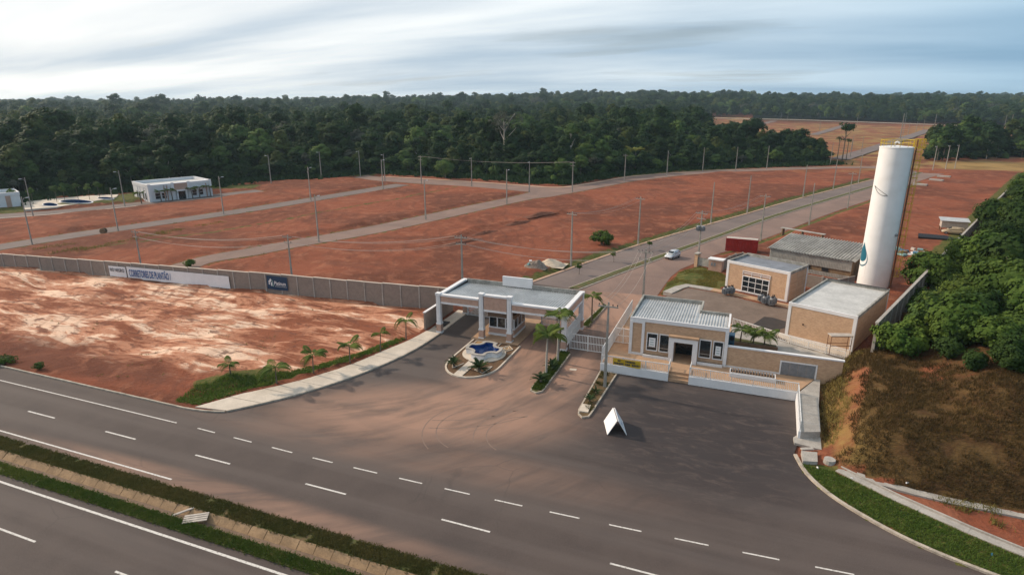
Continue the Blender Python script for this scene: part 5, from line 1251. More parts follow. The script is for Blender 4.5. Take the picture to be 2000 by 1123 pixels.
# ------------------------------------------------------------------ utility and lamp poles
def pole_meshes():
    shaft = MB().obox(0, 0, -0.5, 10.4, 0.34, 0.26, 0, 0.5, 0.55); 
    for k in range(9): shaft.box(-0.05, 0.05, -0.14+k*0.005, -0.12+k*0.005, 1.0+k, 1.55+k)
    shaft = shaft.mesh('shaft', m_['pole_concrete'])
    arm = MB().box(-1.1, 1.1, -0.20, -0.08, 9.85, 9.98).mesh('crossarm', m_['pole_concrete'])
    arm2 = MB().box(-0.9, 0.9, -0.20, -0.08, 8.85, 8.97).mesh('crossarm', m_['pole_concrete'])
    ins = MB().cyl(0, 0, 0, 0.10, 0.03, 0.03, 6).cyl(0, 0, 0.10, 0.24, 0.075, 0.05, 8).mesh('insulator', m_['dark_metal'])
    bracket = MB().tube([(0, -0.1, 9.6), (0, -0.3, 9.95), (0, -0.6, 10.1), (0, -0.8, 10.12)], 0.045, 6).mesh('lamp_arm', m_['grey_metal'])
    head = MB().add([(-0.15,-1.35,10.10),(0.15,-1.35,10.10),(0.12,-0.72,10.06),(-0.12,-0.72,10.06),(-0.11,-1.25,10.2),(0.11,-1.25,10.2),(0.09,-0.72,10.18),(-0.09,-0.72,10.18)],
                    [(0,3,2,1),(4,5,6,7),(0,1,5,4),(1,2,6,5),(2,3,7,6),(3,0,4,7)]).mesh('lamp_head', m_['lamp_lens'])
    return shaft, arm, arm2, ins, bracket, head
PS, PA, PA2, PI_, PB, PH = pole_meshes()
TOPS = {}
def pole(key, uv, kind, rot, label, s=1.0, grp='concrete poles of the estate'):
    z = float(ground_z(uv[0], uv[1])) if math.hypot(*uv) < 480 else float(ground_z(uv[0], uv[1]))
    o = thing('utility_pole' if 'x' in kind else 'street_lamp' if 'l' in kind else 'concrete_pole', label, 'pole' if 'l' not in kind else 'street lamp', (uv[0], uv[1], z), R(rot), grp)
    o.scale = (s, s, s)
    inst('shaft', PS, o)
    if 'x' in kind:
        inst('crossarm', PA, o)
        for x in (-1.0, -0.5, 0.5, 1.0): inst('insulator', PI_, o, (x, -0.14, 9.98))
    if 'X' in kind:
        inst('crossarm', PA2, o)
        for x in (-0.8, 0.8): inst('insulator', PI_, o, (x, -0.14, 8.97))
    if 'l' in kind: inst('lamp_arm', PB, o); inst('lamp_head', PH, o)
    TOPS[key] = (uv[0], uv[1], z + 9.95*s, R(rot)); return o
TOP = lambda px, py, h=10.1: G(px, py, h)
def TOPV(px, py, v):
    h = min(np.linspace(4, 12, 801), key=lambda q: abs(G(px, py, q)[1]-v)); return G(px, py, h), h/10.35
p_, s_ = TOPV(263, 450, 75.2); pole('w1', p_, 'xX', -4, 'utility pole behind the wall just left of the long white banner', s_)
p_, s_ = TOPV(562, 466, 77.2); pole('w2', p_, 'xX', -4, 'utility pole behind the wall above the blue sign', s_)
p_, s_ = TOPV(901, 466, 82); pole('w3', p_, 'xX', -4, 'utility pole behind the left end of the gatehouse roof', s_)
pole('f1', G(1181, 757), 'x', 0, 'tall utility pole on the brown planting strip before the office', 0.97)
pole('a1', G(1115, 520), 'x', -20, 'utility pole beside the rubble heap at the avenue edge')
pole('a2', G(1246, 477), 'x', -20, 'utility pole right of the round green bush beside the avenue')
pole('a3', G(1388, 436), '', -20, 'bare concrete pole left of the avenue, above the moving car')
pole('a4', G(1459, 417), '', -20, 'bare concrete pole left of the avenue, third beyond the green bush')
pole('a5', G(1568, 386), '', -20, 'bare concrete pole left of the avenue, halfway to the tower top')
pole('a6', G(1627, 370), '', -20, 'slim pole left of the avenue, second-last before the tower')
pole('a7', G(1676, 358), '', -20, 'slim pole left of the avenue, last before the tower')
pole('r1', TOP(1262, 487), 'xX', -10, 'utility pole rising behind the left corner of the office roof')
pole('r2', G(1362, 520), 'xX', -22, 'utility pole with transformers at the brick gate post')
pole('r3', G(1485, 470), 'x', -22, 'utility pole just left of the zinc shed at the avenue edge')
pole('r4', TOP(1591, 362), '', -22, 'tall concrete pole rising in front of the zinc shed roof')
pole('r5', G(1655, 407), 'x', -22, 'utility pole right of the avenue, left of the white tower')
for i, (p, lb_) in enumerate((((1821, 335), 'first'), ((1846, 333), 'second'), ((1864, 331), 'third'))): pole(f'e{i}', G(*p), 'l', -40, f'{lb_} of three lamp poles at the avenue end right of the tower')
for k, p, rt, lb_ in (('d1', (63, 477.6), 160, 'street lamp at far left beside the second street from the wall'), ('d2', (231, 452), 160, 'street lamp right of the dark spool on the second street'), ('d3', (437, 419), 160, 'street lamp below the right end of the clubhouse'),
                      ('d4', (607, 392), 160, 'street lamp in the middle of the second street from the wall'), ('d5', (748, 370), 160, 'street lamp near the top end of the second street'),
                      ('c1', (244, 403), -20, 'street lamp beside the road left of the clubhouse'), ('c2', (65, 423), -20, 'street lamp near the pool house at the far left'), ('c3', (530, 362), -10, 'street lamp at the forest edge right of the clubhouse'), ('c4', (628, 350), -10, 'street lamp at the forest edge, second right of the clubhouse'),
                      ('c5', (704, 345), -10, 'street lamp at the forest edge, third right of the clubhouse'), ('c6', (752, 354.5), -10, 'street lamp just left of the small white notice board'),
                      ('b1', (622.6, 472.6), 165, 'street lamp on the curved street above the blue sign'), ('b2', (831.5, 428.7), 165, 'street lamp halfway along the curved street'), ('b3', (989.7, 398.5), 165, 'street lamp near the top end of the curved street'),
                      ('t2', (921.5, 364.6), 0, 'street lamp on the forest street right of the pale round tree'), ('t3', (1033.7, 375.6), 0, 'street lamp at the junction of curved street and forest street')):
    pole(k, G(*p), 'l', rt, lb_)
for k, p, kd, lb_ in (('t1', (823, 359), 'xX', 'utility pole right of the small white notice board'), ('t4', (1117.6, 375.6), 'xX', 'utility pole right of the junction on the forest street'), ('t5', (1219.4, 355), 'x', 'utility pole left of the yellow-green palm at the forest'), ('t6', (1302, 345), '', 'bare pole on the forest street right of the palm'),
                      ('t7', (1372, 335.5), '', 'bare pole on the forest street, second right of the palm'), ('t8', (1436.5, 334), '', 'bare pole on the forest street, third right of the palm'), ('t9', (1497, 331), '', 'bare pole on the forest street, fourth right of the palm'), ('t10', (1621, 324.5), '', 'last bare pole on the forest street under the lone tree')):
    pole(k, G(*p), kd, -15, lb_)
k = 0
for p, s in (((1386, 238), 1.0), ((1408, 237), 1.1), ((1524, 242), 1.0), ((1537, 242), 1.0), ((1673, 247), 1.1), ((1824, 253), 1.4), ((1960, 256), 1.3), ((1972, 256), 1.4), ((1460, 247), 0.9), ((1600, 258), 1.0), ((1682, 300), 0.9), ((1663, 296), 0.9), ((1788, 262), 1.0), ((1773, 265), 1.0), ((1802, 258), 1.0), ((1660, 310), 0.9)):
    pole(f'far{k}', G(*p), '', 0, 'tiny pale pole standing among the far lots', s, 'tiny poles of the far lots'); k += 1
pole('mast', G(1757, 276), '', 0, 'tall thin mast among the far lots above the tower', 1.9, 'tiny poles of the far lots')
# transformer cans on one pole
for s_, w in ((-0.45, 'left'), (0.45, 'right')):
    u_, v_, zt, rr_ = TOPS['r2']; o = thing('pole_transformer', f'{w} grey transformer can on the pole at the brick gate post', 'transformer', (u_+s_*0.9, v_-0.35, zt-3.4)); inst('tank', TB, o, scale=1.1); inst('fins', TF, o, scale=1.0)
u_, v_, zt, rr_ = TOPS['w3']
# wires
def wire(a, b, off, dz, sag, label):
    (x0, y0, z0, r0), (x1, y1, z1, r1) = TOPS[a], TOPS[b]; P = []
    for i in range(13):
        t = i/12; P.append((x0+(x1-x0)*t + off*math.cos(r0), y0+(y1-y0)*t + off*math.sin(r0), z0+dz+(z1-z0)*t - sag*4*t*(1-t)))
    tag(MB().tube(P, 0.02, 3).build('power_line', m_['wire_dark']), label, 'wire', 'overhead lines between poles')
for a, b, wh in (('w1', 'w2', 'from the banner pole to the blue sign pole'), ('w2', 'w3', 'from the blue sign pole to the gatehouse pole'), ('w3', 'r1', 'from the gatehouse pole to the office pole'), ('a1', 'a2', 'along the avenue from the rubble heap pole'), ('r1', 'r2', 'from the office pole to the gate post pole'), ('r1', 'f1', 'from the office pole to the front pole'), ('r2', 'r3', 'from the gate post pole to the shed pole'), ('t1', 't4', 'along the forest street')):
    for off in (-1.0, -0.5, 1.0): wire(a, b, off, 0.2, 1.1, f'thin overhead power line {wh}, upper set')
    if a in ('w1', 'w2', 'w3'):
        for off in (-0.6, 0.6): wire(a, b, off, -0.85, 1.3, f'thin overhead power line {wh}, lower set')

# ------------------------------------------------------------------ vehicles
def loft(secs, n):
    V = []; F2 = []
    for s_ in secs: V += s_
    for j in range(len(secs)-1):
        for i in range(n): F2.append((j*n+i, j*n+(i+1)%n, (j+1)*n+(i+1)%n, (j+1)*n+i))
    F2 += [tuple(range(n))[::-1], tuple(range((len(secs)-1)*n, len(secs)*n))]
    return MB().add(V, F2)
def sec(x, w, z0, z1, wt=None, rd=0.1):
    wt = w if wt is None else wt; h = z1-z0
    return [(x,-w+rd,z0),(x,w-rd,z0),(x,w,z0+rd),(x,w,z0+h*0.55),(x,wt,z1-rd*0.6),(x,wt-rd,z1),(x,-wt+rd,z1),(x,-wt,z1-rd*0.6),(x,-w,z0+h*0.55),(x,-w,z0+rd)]
def car(name, label, cat, loc, rot, paint):
    o = thing(name, label, cat, loc, rot); B = lambda mb, nm, mt, sm=False, par=None: mb.build(nm, m_[mt], par or o, world=False, smooth=sm)
    B(loft([sec(-1.95,0.62,0.42,0.86),sec(-1.85,0.78,0.28,0.98),sec(-1.2,0.83,0.22,0.98),sec(0,0.84,0.20,0.96),sec(0.9,0.83,0.22,0.95),sec(1.35,0.80,0.24,0.86),sec(1.8,0.72,0.28,0.70),sec(1.95,0.56,0.36,0.60)], 10), 'body', paint, True)
    B(loft([sec(-1.86,0.66,0.93,1.12,0.60),sec(-1.62,0.72,0.93,1.46,0.58),sec(-0.6,0.76,0.93,1.54,0.60),sec(0.25,0.76,0.93,1.50,0.58),sec(1.15,0.70,0.90,0.97,0.64)], 10), 'cabin', paint, True)
    B(MB().add([(1.10,-0.60,0.99),(1.10,0.60,0.99),(0.34,0.53,1.47),(0.34,-0.53,1.47)], [(0,1,2,3)]), 'windscreen', 'dark_glass')
    B(MB().add([(-1.885,0.56,1.08),(-1.885,-0.56,1.08),(-1.68,-0.50,1.42),(-1.68,0.50,1.42)], [(0,1,2,3)]), 'rear_window', 'dark_glass')
    for s_ in (-1, 1):
        for a, b, c, d in ((-0.50, 0.85, 0.20, -0.45), (-1.50, -0.60, -0.55, -1.42)):
            P4 = [(a, s_*0.775, 1.0), (b, s_*0.765, 1.0), (c, s_*0.635, 1.44), (d, s_*0.645, 1.44)]
            B(MB().add(P4, [(0,1,2,3) if s_ < 0 else (3,2,1,0)]), 'side_window', 'dark_glass')
        B(MB().obox(0.95, s_*0.90, 0.98, 1.12, 0.10, 0.20), 'wing_mirror', paint)
        B(MB().add([(1.66,s_*0.74,0.62),(1.66,s_*0.70,0.76),(1.88,s_*0.46,0.68),(1.92,s_*0.50,0.56)], [(0,1,2,3)] if s_ > 0 else [(3,2,1,0)]), 'headlight', 'lamp_lens')
        B(MB().box(-1.93, -1.86, s_*0.62-0.10, s_*0.62+0.10, 0.70, 0.95), 'tail_light', 'container_red')
        for x in (-1.22, 1.22):
            w = B(MB().tube([(x, s_*0.66, 0.29), (x, s_*0.85, 0.29)], 0.29, 18), 'wheel', 'black_rubber', False); B(MB().tube([(x, s_*0.80, 0.29), (x, s_*0.862, 0.29)], 0.17, 12), 'rim', 'grey_metal', False, w)
    B(MB().box(1.86, 1.97, -0.45, 0.45, 0.36, 0.48), 'grille', 'dark_metal'); B(MB().box(1.955, 1.985, -0.22, 0.22, 0.50, 0.58), 'number_plate', 'white_paint')
    return o
cu, cv = G(1313, 504)
car('hatchback_car', 'small silver hatchback driving down the avenue towards the gatehouse', 'car', (cu, cv, 0.01), math.atan2(-0.93, -0.37), 'silver_paint')
simple('beige_paint', (0.42, 0.33, 0.22), 0.1, 2.0, 0.35, spec=0.5)
cu, cv = G(1860, 455, 0.6)
cz = float(ground_z(cu, cv)); o = car('parked_car', 'beige car parked in front of the small site hut by the wall', 'car', (cu, cv-0.5, cz), R(172), 'beige_paint'); o.scale = (1.15, 1.05, 1.05)
ht = thing('site_hut', 'small pale plank hut on posts beside the right perimeter wall', 'hut', (cu+0.6, cv+2.6, cz), R(-6))
for x in (-2.4, 2.4):
    for y in (-1.5, 1.5): MB().box(x-0.08, x+0.08, y-0.08, y+0.08, -0.2, 1.1).build('post', m_['timber'], ht, world=False)
for k in range(6): MB().box(-2.55, 2.55, -1.62, -1.56, 1.1+k*0.26, 1.34+k*0.26).build('plank', m_['pale_wood'], ht, world=False)
MB().box(-2.5, 2.5, -1.55, 1.6, 1.05, 2.65).build('wall', m_['pale_wood'], ht, world=False)
MB().add([(-2.9,-2.0,2.66),(2.9,-2.0,2.66),(2.9,2.0,2.95),(-2.9,2.0,2.95),(-2.9,-2.0,2.76),(2.9,-2.0,2.76),(2.9,2.0,3.05),(-2.9,2.0,3.05)], [(0,3,2,1),(4,5,6,7),(0,1,5,4),(1,2,6,5),(2,3,7,6),(3,0,4,7)]).build('roof', m_['roof_metal'], ht, world=False)
# materials stacked on the right-hand lot
def gz(u, v): return float(ground_z(u, v))
for k in range(5):
    a = (36.5 + 0.15*k, 158.2 + 0.75*k); zz = gz(*a)
    tag(MB().tube([(a[0], a[1], zz+0.3), (a[0]+7.4-0.5*k, a[1]-0.9, zz+0.32)], 0.27, 10).build('steel_pipe', m_['dark_metal']), ['nearest', 'second nearest', 'middle', 'second farthest', 'farthest'][k] + ' of the dark pipes lying on the lot by the perimeter wall', 'pipe', 'dark pipes on the lot')
for i, (p, lb_) in enumerate((((1796, 365), 'nearest'), ((1828, 355.5), 'middle'), ((1843, 348), 'farthest'))):
    u_, v_ = G(*p); tag(MB().obox(u_, v_, gz(u_, v_)-0.1, gz(u_, v_)+0.55, 4.5, 1.8, R(-25)).build('concrete_slab_stack', m_['concrete']), f'{lb_} of three concrete slab stacks on the lot behind the tower', 'slab stack', 'slab stacks on the right-hand lot')
dbm = [('white_paint', 'white'), ('tarp_teal', 'teal'), ('plastic_blue', 'blue'), ('pale_wood', 'pale timber'), ('timber', 'brown timber'), ('roof_metal', 'grey tin')]
for i in range(16):
    u_ = 29.5 + random.random()*6.0; v_ = 137 + random.random()*9; mt, cn = dbm[i % 6]; a = random.uniform(0, 3)
    tag(MB().obox(u_, v_, gz(u_, v_)-0.05, gz(u_, v_)+random.uniform(0.15, 0.7), random.uniform(0.7, 2.2), random.uniform(0.4, 1.2), a, 0.9, 0.8).build('site_debris', m_[mt]), f'{cn} sheet lying in the debris behind the yellow tower ladder', 'debris', 'site debris behind the tower')
# rubble heap, sand heap, soil heaps
def heap(name, label, cat, u, v, rx, ry, h, mat, seed, rot=0.0):
    nx = 26; rg_ = np.random.default_rng(seed); V = []; ph = rg_.random(2)*50
    for j in range(nx+1):
        for i in range(nx+1):
            x, y = 2*i/nx-1, 2*j/nx-1; r = math.hypot(x, y); k = max(0, 1-r**1.6)
            nz_ = float(fbm(np.array(x*2.6+ph[0]), np.array(y*2.6+ph[1]), 4))
            V.append((x*rx, y*ry, h*k*(0.35+1.3*nz_) - 0.12))
    me = MB().add(V, [(j*(nx+1)+i, j*(nx+1)+i+1, (j+1)*(nx+1)+i+1, (j+1)*(nx+1)+i) for j in range(nx) for i in range(nx)]).mesh(name, m_[mat], None, True)
    return tag(inst(name, me, None, (u, v, gz(u, v)), (0, 0, rot)), label, cat)
heap('sand_heap', 'pale sand heap beside the rubble near the avenue', 'heap', *G(1078, 521), 2.7, 2.0, 1.2, 'sand_pale', 3)
heap('rubble_heap', 'grey-brown rubble heap at the corner of the red lot behind the gatehouse', 'heap', *G(1046, 527), 2.3, 1.4, 1.3, 'rubble', 5)
for k in range(12):
    u_, v_ = G(1046 + random.uniform(-16, 16), 524 + random.uniform(-3, 4)); z_ = gz(u_, v_)+0.4
    tag(MB().obox(u_, v_, z_, z_+random.uniform(0.15, 0.45), random.uniform(0.3, 0.9), random.uniform(0.25, 0.6), random.uniform(0, 3), 0.8, 0.9).build('rubble_chunk', m_[random.choice(['concrete', 'white_paint', 'dark_metal', 'tarp_teal'])]), 'broken chunk lying on the rubble heap behind the gatehouse', 'rubble', 'chunks on the rubble heap')
for k, (p, rx) in enumerate((((905, 478), 4.5), ((946, 461), 3.5), ((1010, 440), 4.0), ((1055, 427), 4.0))):
    heap('soil_heap', f'{["nearest","second","third","farthest"][k]} dark soil heap along the ridge on the big red lot', 'heap', *G(*p), rx*1.5, 1.3, 0.6, 'soil_clod', 20+k, R(66))
nb_u, nb_v = G(780, 338.5); nbz = gz(nb_u, nb_v)
nb = thing('notice_board', 'small white notice board on two posts at the forest street', 'sign', (nb_u, nb_v, nbz), R(15))
MB().box(-1.2, 1.2, -0.05, 0.05, 1.2, 3.0).build('board', m_['white_paint'], nb, world=False)
for x in (-0.9, 0.9): MB().box(x-0.06, x+0.06, 0.06, 0.16, -0.3, 3.0).build('post', m_['timber'], nb, world=False)
su, sv = G(203, 456); sp_ = thing('cable_spool', 'dark cable spool lying beside the second street', 'spool', (su, sv, gz(su, sv)), R(30))
for y in (-0.55, 0.45): MB().tube([(0, y, 0.65), (0, y+0.12, 0.65)], 0.65, 20).build('flange', m_['timber'], sp_, world=False)
MB().tube([(0, -0.45, 0.65), (0, 0.47, 0.65)], 0.4, 16).build('drum', m_['black_rubber'], sp_, world=False)
# pallet of boards lying across the drain
pt = thing('wooden_pallet', 'broken pale wooden pallet lying across the median drain', 'pallet', (-36.0, 28.0, 0.02), R(35))
for k in range(4): MB().box(-0.95+0.0, 0.75, -0.55+0.26*k, -0.36+0.26*k, 0.10, 0.15).build('board', m_['pale_wood'], pt, world=False)
for x in (-0.75, 0.5): MB().box(x-0.06, x+0.06, -0.6, 0.55, 0.0, 0.10).build('bearer', m_['timber'], pt, world=False)
tag(MB().obox(-37.6, 28.15, 0.06, 0.13, 1.5, 0.2, R(60)).build('loose_board', m_['pale_wood']), 'single loose board beside the broken pallet in the drain', 'board')
for k, (p, z_, lb_) in enumerate((((1669, 904), 1.6, 'white plastic scrap on the dry embankment slope'), ((1775, 928), 1.2, 'tiny white scrap on the dark embankment slope'), ((1938, 1081), 0.2, 'small blue scrap on the grass verge at the lower right'), ((1597, 912), 0.2, 'crumpled white scrap beside the chamber lid'))):
    u_, v_ = G(p[0], p[1], z_); zz = gz(u_, v_)
    tag(MB().obox(u_, v_, zz+0.02, zz+0.14, 0.26, 0.14, 0.7*k, 0.5, 0.3).build('litter', m_['plastic_blue' if k == 2 else 'white_paint']), lb_, 'litter')
# ------------------------------------------------------------------ vegetation
def leaves(centers, radii, per, size, rng, flat=0.75, up=0.25, cen=None, ext=None):
    """leaf-sized quads on the skins of many small clumps"""
    C_ = np.repeat(np.asarray(centers, float), per, 0); Rr = np.repeat(np.asarray(radii, float), per)
    n = len(C_); d = rng.normal(size=(n, 3)); d[:, 2] = d[:, 2]*0.9 + 0.25; d /= np.linalg.norm(d, axis=1)[:, None]
    pos = C_ + d*(Rr*rng.uniform(0.55, 1.05, n))[:, None]*np.array([1, 1, flat])
    nrm = d*0.6 + rng.normal(size=(n, 3))*0.35; nrm[:, 2] += up
    if cen is not None:                                  # leaves face away from the heart of the crown
        o_ = (pos - np.array(cen))/np.array(ext); nrm += 0.9*o_
    nrm /= np.linalg.norm(nrm, axis=1)[:, None]
    t = np.cross(nrm, rng.normal(size=(n, 3))); t /= np.linalg.norm(t, axis=1)[:, None]; b = np.cross(nrm, t)
    s = (size*rng.uniform(0.6, 1.25, n))[:, None]
    V = np.stack([pos - t*s*0.55, pos - b*s*0.42 - nrm*s*0.12, pos + t*s*0.55, pos + b*s*0.42 - nrm*s*0.12], 1).reshape(-1, 3)
    return V, np.arange(n*4).reshape(-1, 4)
def crown(seed, W, H, base, clumps, per, size, cr=(0.9, 1.9), shape='dome'):
    rng = np.random.default_rng(seed); cs = []; rs = []
    while len(cs) < clumps:
        p = rng.uniform(-1, 1, 3); r = np.linalg.norm(p)
        if r > 1 or r < 0.42: continue
        if shape == 'dome' and p[2] < -0.35 and rng.random() < 0.75: continue
        if shape == 'tall': p[:2] *= 0.75 + 0.25*(1-abs(p[2]))
        lump = 1 + 0.22*math.sin(3*math.atan2(p[1], p[0]) + seed) + 0.15*math.sin(5*p[2] + seed*2)
        cs.append((p[0]*W*lump, p[1]*W*lump, base + H*(0.5 + 0.5*p[2]))); rs.append(rng.uniform(*cr))
    return leaves(cs, rs, per, size, rng, cen=(0, 0, base + H*0.35), ext=(W, W, H*0.6))
def trunk_mesh(h, r, seed, mat='trunk_bark', limbs=5, spread=2.5, lean=0.3):
    rng = random.Random(seed); mb = MB(); top = (rng.uniform(-lean, lean), rng.uniform(-lean, lean), h)
    mb.tube([(0, 0, -0.6), (top[0]*0.3, top[1]*0.3, h*0.4), (top[0]*0.7, top[1]*0.7, h*0.75), top], r, 7, r*0.55)
    for k in range(limbs):
        a = 2*math.pi*k/limbs + rng.uniform(-0.4, 0.4); z0 = h*rng.uniform(0.6, 0.95); L = spread*rng.uniform(0.7, 1.2)
        mb.tube([(top[0]*0.7, top[1]*0.7, z0), (L*0.5*math.cos(a), L*0.5*math.sin(a), z0+L*0.45), (L*math.cos(a), L*math.sin(a), z0+L*1.0)], r*0.5, 5, r*0.14)
    return mb.mesh('trunk', m_[mat])
VAR = []
SPEC = [(1, 5.2, 11, 6.0, 60, 40, 1.05, 'dome', 'leaf_forest'), (2, 4.4, 14, 5.0, 60, 40, 1.0, 'tall', 'leaf_forest'), (3, 6.0, 10, 8, 62, 40, 1.1, 'dome', 'leaf_forest'), (4, 3.8, 9, 3.5, 48, 40, 0.95, 'dome', 'leaf_forest_pale'),
        (5, 4.8, 13, 6, 60, 40, 1.05, 'tall', 'leaf_forest_olive'), (6, 5.0, 9.5, 6.5, 56, 38, 1.0, 'dome', 'leaf_forest_pale'), (7, 4.2, 8, 8.5, 40, 28, 0.95, 'dome', 'leaf_forest_grey')]
for (sd_, W, H, base, cl, per, sz_, shp, mt) in SPEC:
    V_, F_ = crown(sd_, W, H, base, cl, per, sz_, (1.0, 2.0), shp)
    VAR.append((raw_mesh('crown', V_, F_, m_[mt]), trunk_mesh(base + H*0.35, 0.26, sd_, 'pale_bark' if sd_ in (2, 7) else 'trunk_bark', 5, W*0.6)))
# scatter of the rainforest: dense near, thinner and coarser with distance
def scatter(cell, r0, r1, az=50):
    n = int(2*r1/cell) + 1; g_x, g_y = np.meshgrid(np.arange(n)*cell - r1, np.arange(n)*cell - r1)
    x = (g_x + RNG.uniform(-0.48, 0.48, g_x.shape)*cell).ravel(); y = (g_y + RNG.uniform(-0.48, 0.48, g_y.shape)*cell).ravel()
    D = np.hypot(x, y); fx = x*math.cos(CAM_YAW) + y*math.sin(CAM_YAW); fy = -x*math.sin(CAM_YAW) + y*math.cos(CAM_YAW)
    k = (D >= r0) & (D < r1) & (np.abs(np.degrees(np.arctan2(fx, fy))) < az); return x[k], y[k]
def forest_ok(x, y, mar=2.5):
    f = ~inpoly(x, y, DEV) & (dpath(x, y, FOREST_EDGE) > mar) | inpoly(x, y, CLUMP)
    return f & ~((x > 100) & (y < 300))
pts = []
for cell, r0, r1 in ((5.0, 150, 430), (7.0, 430, 1000), (14, 1000, 2200), (30, 2200, 4300)):
    x, y = scatter(cell, r0, r1); k = forest_ok(x, y) & ~(inpoly(x, y, CLUMP) & (RNG.random(len(x)) < 0.3)); x, y = x[k], y[k]
    s = (RNG.uniform(0.55, 1.25, len(x)) + 0.30*(RNG.random(len(x)) > 0.93)) * (0.8 + 0.5*fbm(x*0.013, y*0.013, 3)) * (0.80 if cell < 6 else 0.88 if cell < 9 else 1.35 if cell < 20 else 2.2)
    de = dpath(x, y, FOREST_EDGE[:17]); s *= np.where(r1 < 500, 0.55 + 0.52*ss(2, 32, de), 1.0)
    # the strip before the far lots and the right-hand clump are lower
    mid_ = (x > -45) & (y < 430) & (y > 290); s = np.where(mid_, s*0.80, s); s = np.where(inpoly(x, y, CLUMP), s*1.08, s)
    pts.append(np.stack([x, y, s, s*RNG.uniform(0.85, 1.15, len(s))*(1.0 if cell < 9 else 0.82 if cell < 20 else 0.62)], 1))
pts = np.concatenate(pts); Z = ground_z(pts[:, 0], pts[:, 1])
patch = fbm(pts[:, 0]*0.02, pts[:, 1]*0.02, 3)
var = RNG.choice([0, 1, 2, 3, 4, 5, 6, 5, 3], len(pts)); u_r = RNG.random(len(pts))
var = np.where((var == 6) & (u_r > 0.25), 0, var); var = np.where(((var == 3) | (var == 5)) & (patch < 0.47), 1, var)
Dn = np.hypot(pts[:, 0], pts[:, 1]); order = np.argsort(Dn)
de_ = np.where(inpoly(pts[:, 0], pts[:, 1], CLUMP), 3.0, dpath(pts[:, 0], pts[:, 1], FOREST_EDGE[:21])); de_ = np.where(Dn > 470, 1e6, de_)
order = np.argsort(de_ + 0.01*Dn); NEAR = order[:285]; REST = order[285:]
def where_word(x, y):
    px = proj_x(x, y, 8)
    return ('behind the pool deck' if px < 255 else 'behind the clubhouse' if px < 430 else 'above the red lots right of the clubhouse' if px < 760 else 'behind the forest street junction' if px < 1150 else 'right of the yellow palm' if px < 1380 else 'in the strip before the far lots' if px < 1640 else 'in the clump right of the tower')
KINDS = ['dark round-crowned forest tree', 'tall narrow dark forest tree', 'broad dark forest tree', 'small bright green forest tree', 'tall full dark forest tree', 'light green round forest tree', 'thin greyish forest tree']
PROTO = [None]*7
for i in NEAR:
    v = int(var[i]); s = float(pts[i, 2])
    w = where_word(pts[i, 0], pts[i, 1])
    o = thing('forest_tree', f'{KINDS[v]} {w}', 'tree', (float(pts[i, 0]), float(pts[i, 1]), float(Z[i]) - 0.2), random.uniform(0, 6.28), f'{KINDS[v]}s {w}')
    o.scale = (s*random.uniform(0.95, 1.2), s*random.uniform(0.95, 1.2), s*random.uniform(0.88, 1.12))
    c = inst('crown', VAR[v][0], o); inst('trunk', VAR[v][1], o)
    if PROTO[v] is None: PROTO[v] = c
for v in range(7):
    if PROTO[v] is None: PROTO[v] = next(p for p in PROTO if p)
# everything behind reads as one mass: a point cloud with instanced crowns
# low crowns fill the gaps between the trunks along the edge
ed = [np.array(FOREST_EDGE[1:17])]; ud = []
for a, b in zip(FOREST_EDGE[1:16], FOREST_EDGE[2:17]):
    L = math.hypot(b[0]-a[0], b[1]-a[1]); n_ = int(L/1.1)
    for k in range(n_):
        t = random.random(); d_ = random.uniform(3.0, 17); ud.append((a[0]+(b[0]-a[0])*t - (b[1]-a[1])/L*d_, a[1]+(b[1]-a[1])*t + (b[0]-a[0])/L*d_))
cq = rand_pts = RNG.uniform(np.array(CLUMP).min(0), np.array(CLUMP).max(0), (3000, 2)); cq = cq[inpoly(cq[:, 0], cq[:, 1], CLUMP)][:420]
ud = np.concatenate([np.array(ud), cq]); us = RNG.uniform(0.28, 0.55, len(ud)); uz = ground_z(ud[:, 0], ud[:, 1]) - us*RNG.uniform(3.5, 6.5, len(ud))
PX = np.concatenate([np.stack([pts[REST, 0], pts[REST, 1], Z[REST] - 0.3], 1), np.column_stack([ud, uz])])
SZ = np.concatenate([np.stack([pts[REST, 2], pts[REST, 2], pts[REST, 3]], 1), np.stack([us*1.15, us*1.15, us], 1)])
VR_ = np.concatenate([var[REST], RNG.choice([0, 2, 3, 5, 0], len(ud))])
me = bpy.data.meshes.new('rainforest'); me.vertices.add(len(PX))
me.vertices.foreach_set('co', PX.astype(np.float32).ravel())
for nm, a, tp in (('variant', VR_, 'INT'), ('size', SZ, 'FLOAT_VECTOR'), ('spin', RNG.uniform(0, 6.28, len(PX)), 'FLOAT')):
    at = me.attributes.new(nm, tp, 'POINT'); at.data.foreach_set('vector' if 'VEC' in tp else 'value', np.asarray(a, np.int32 if tp == 'INT' else np.float32).ravel())
fo_ = bpy.data.objects.new('rainforest', me); COL.objects.link(fo_); tag(fo_, 'dark green rainforest stretching to the horizon', 'forest', kind='stuff')
ng = bpy.data.node_groups.new('rainforest', 'GeometryNodeTree')
ng.interface.new_socket('Geometry', in_out='INPUT', socket_type='NodeSocketGeometry'); ng.interface.new_socket('Geometry', in_out='OUTPUT', socket_type='NodeSocketGeometry')
gi, go = ng.nodes.new('NodeGroupInput'), ng.nodes.new('NodeGroupOutput'); jn = ng.nodes.new('GeometryNodeJoinGeometry')
def gattr(nm, tp):
    n = ng.nodes.new('GeometryNodeInputNamedAttribute'); n.data_type = tp; n.inputs['Name'].default_value = nm; return n.outputs['Attribute']
va, sa_, ra = gattr('variant', 'INT'), gattr('size', 'FLOAT_VECTOR'), gattr('spin', 'FLOAT')
cx_ = ng.nodes.new('ShaderNodeCombineXYZ'); ng.links.new(ra, cx_.inputs[2])
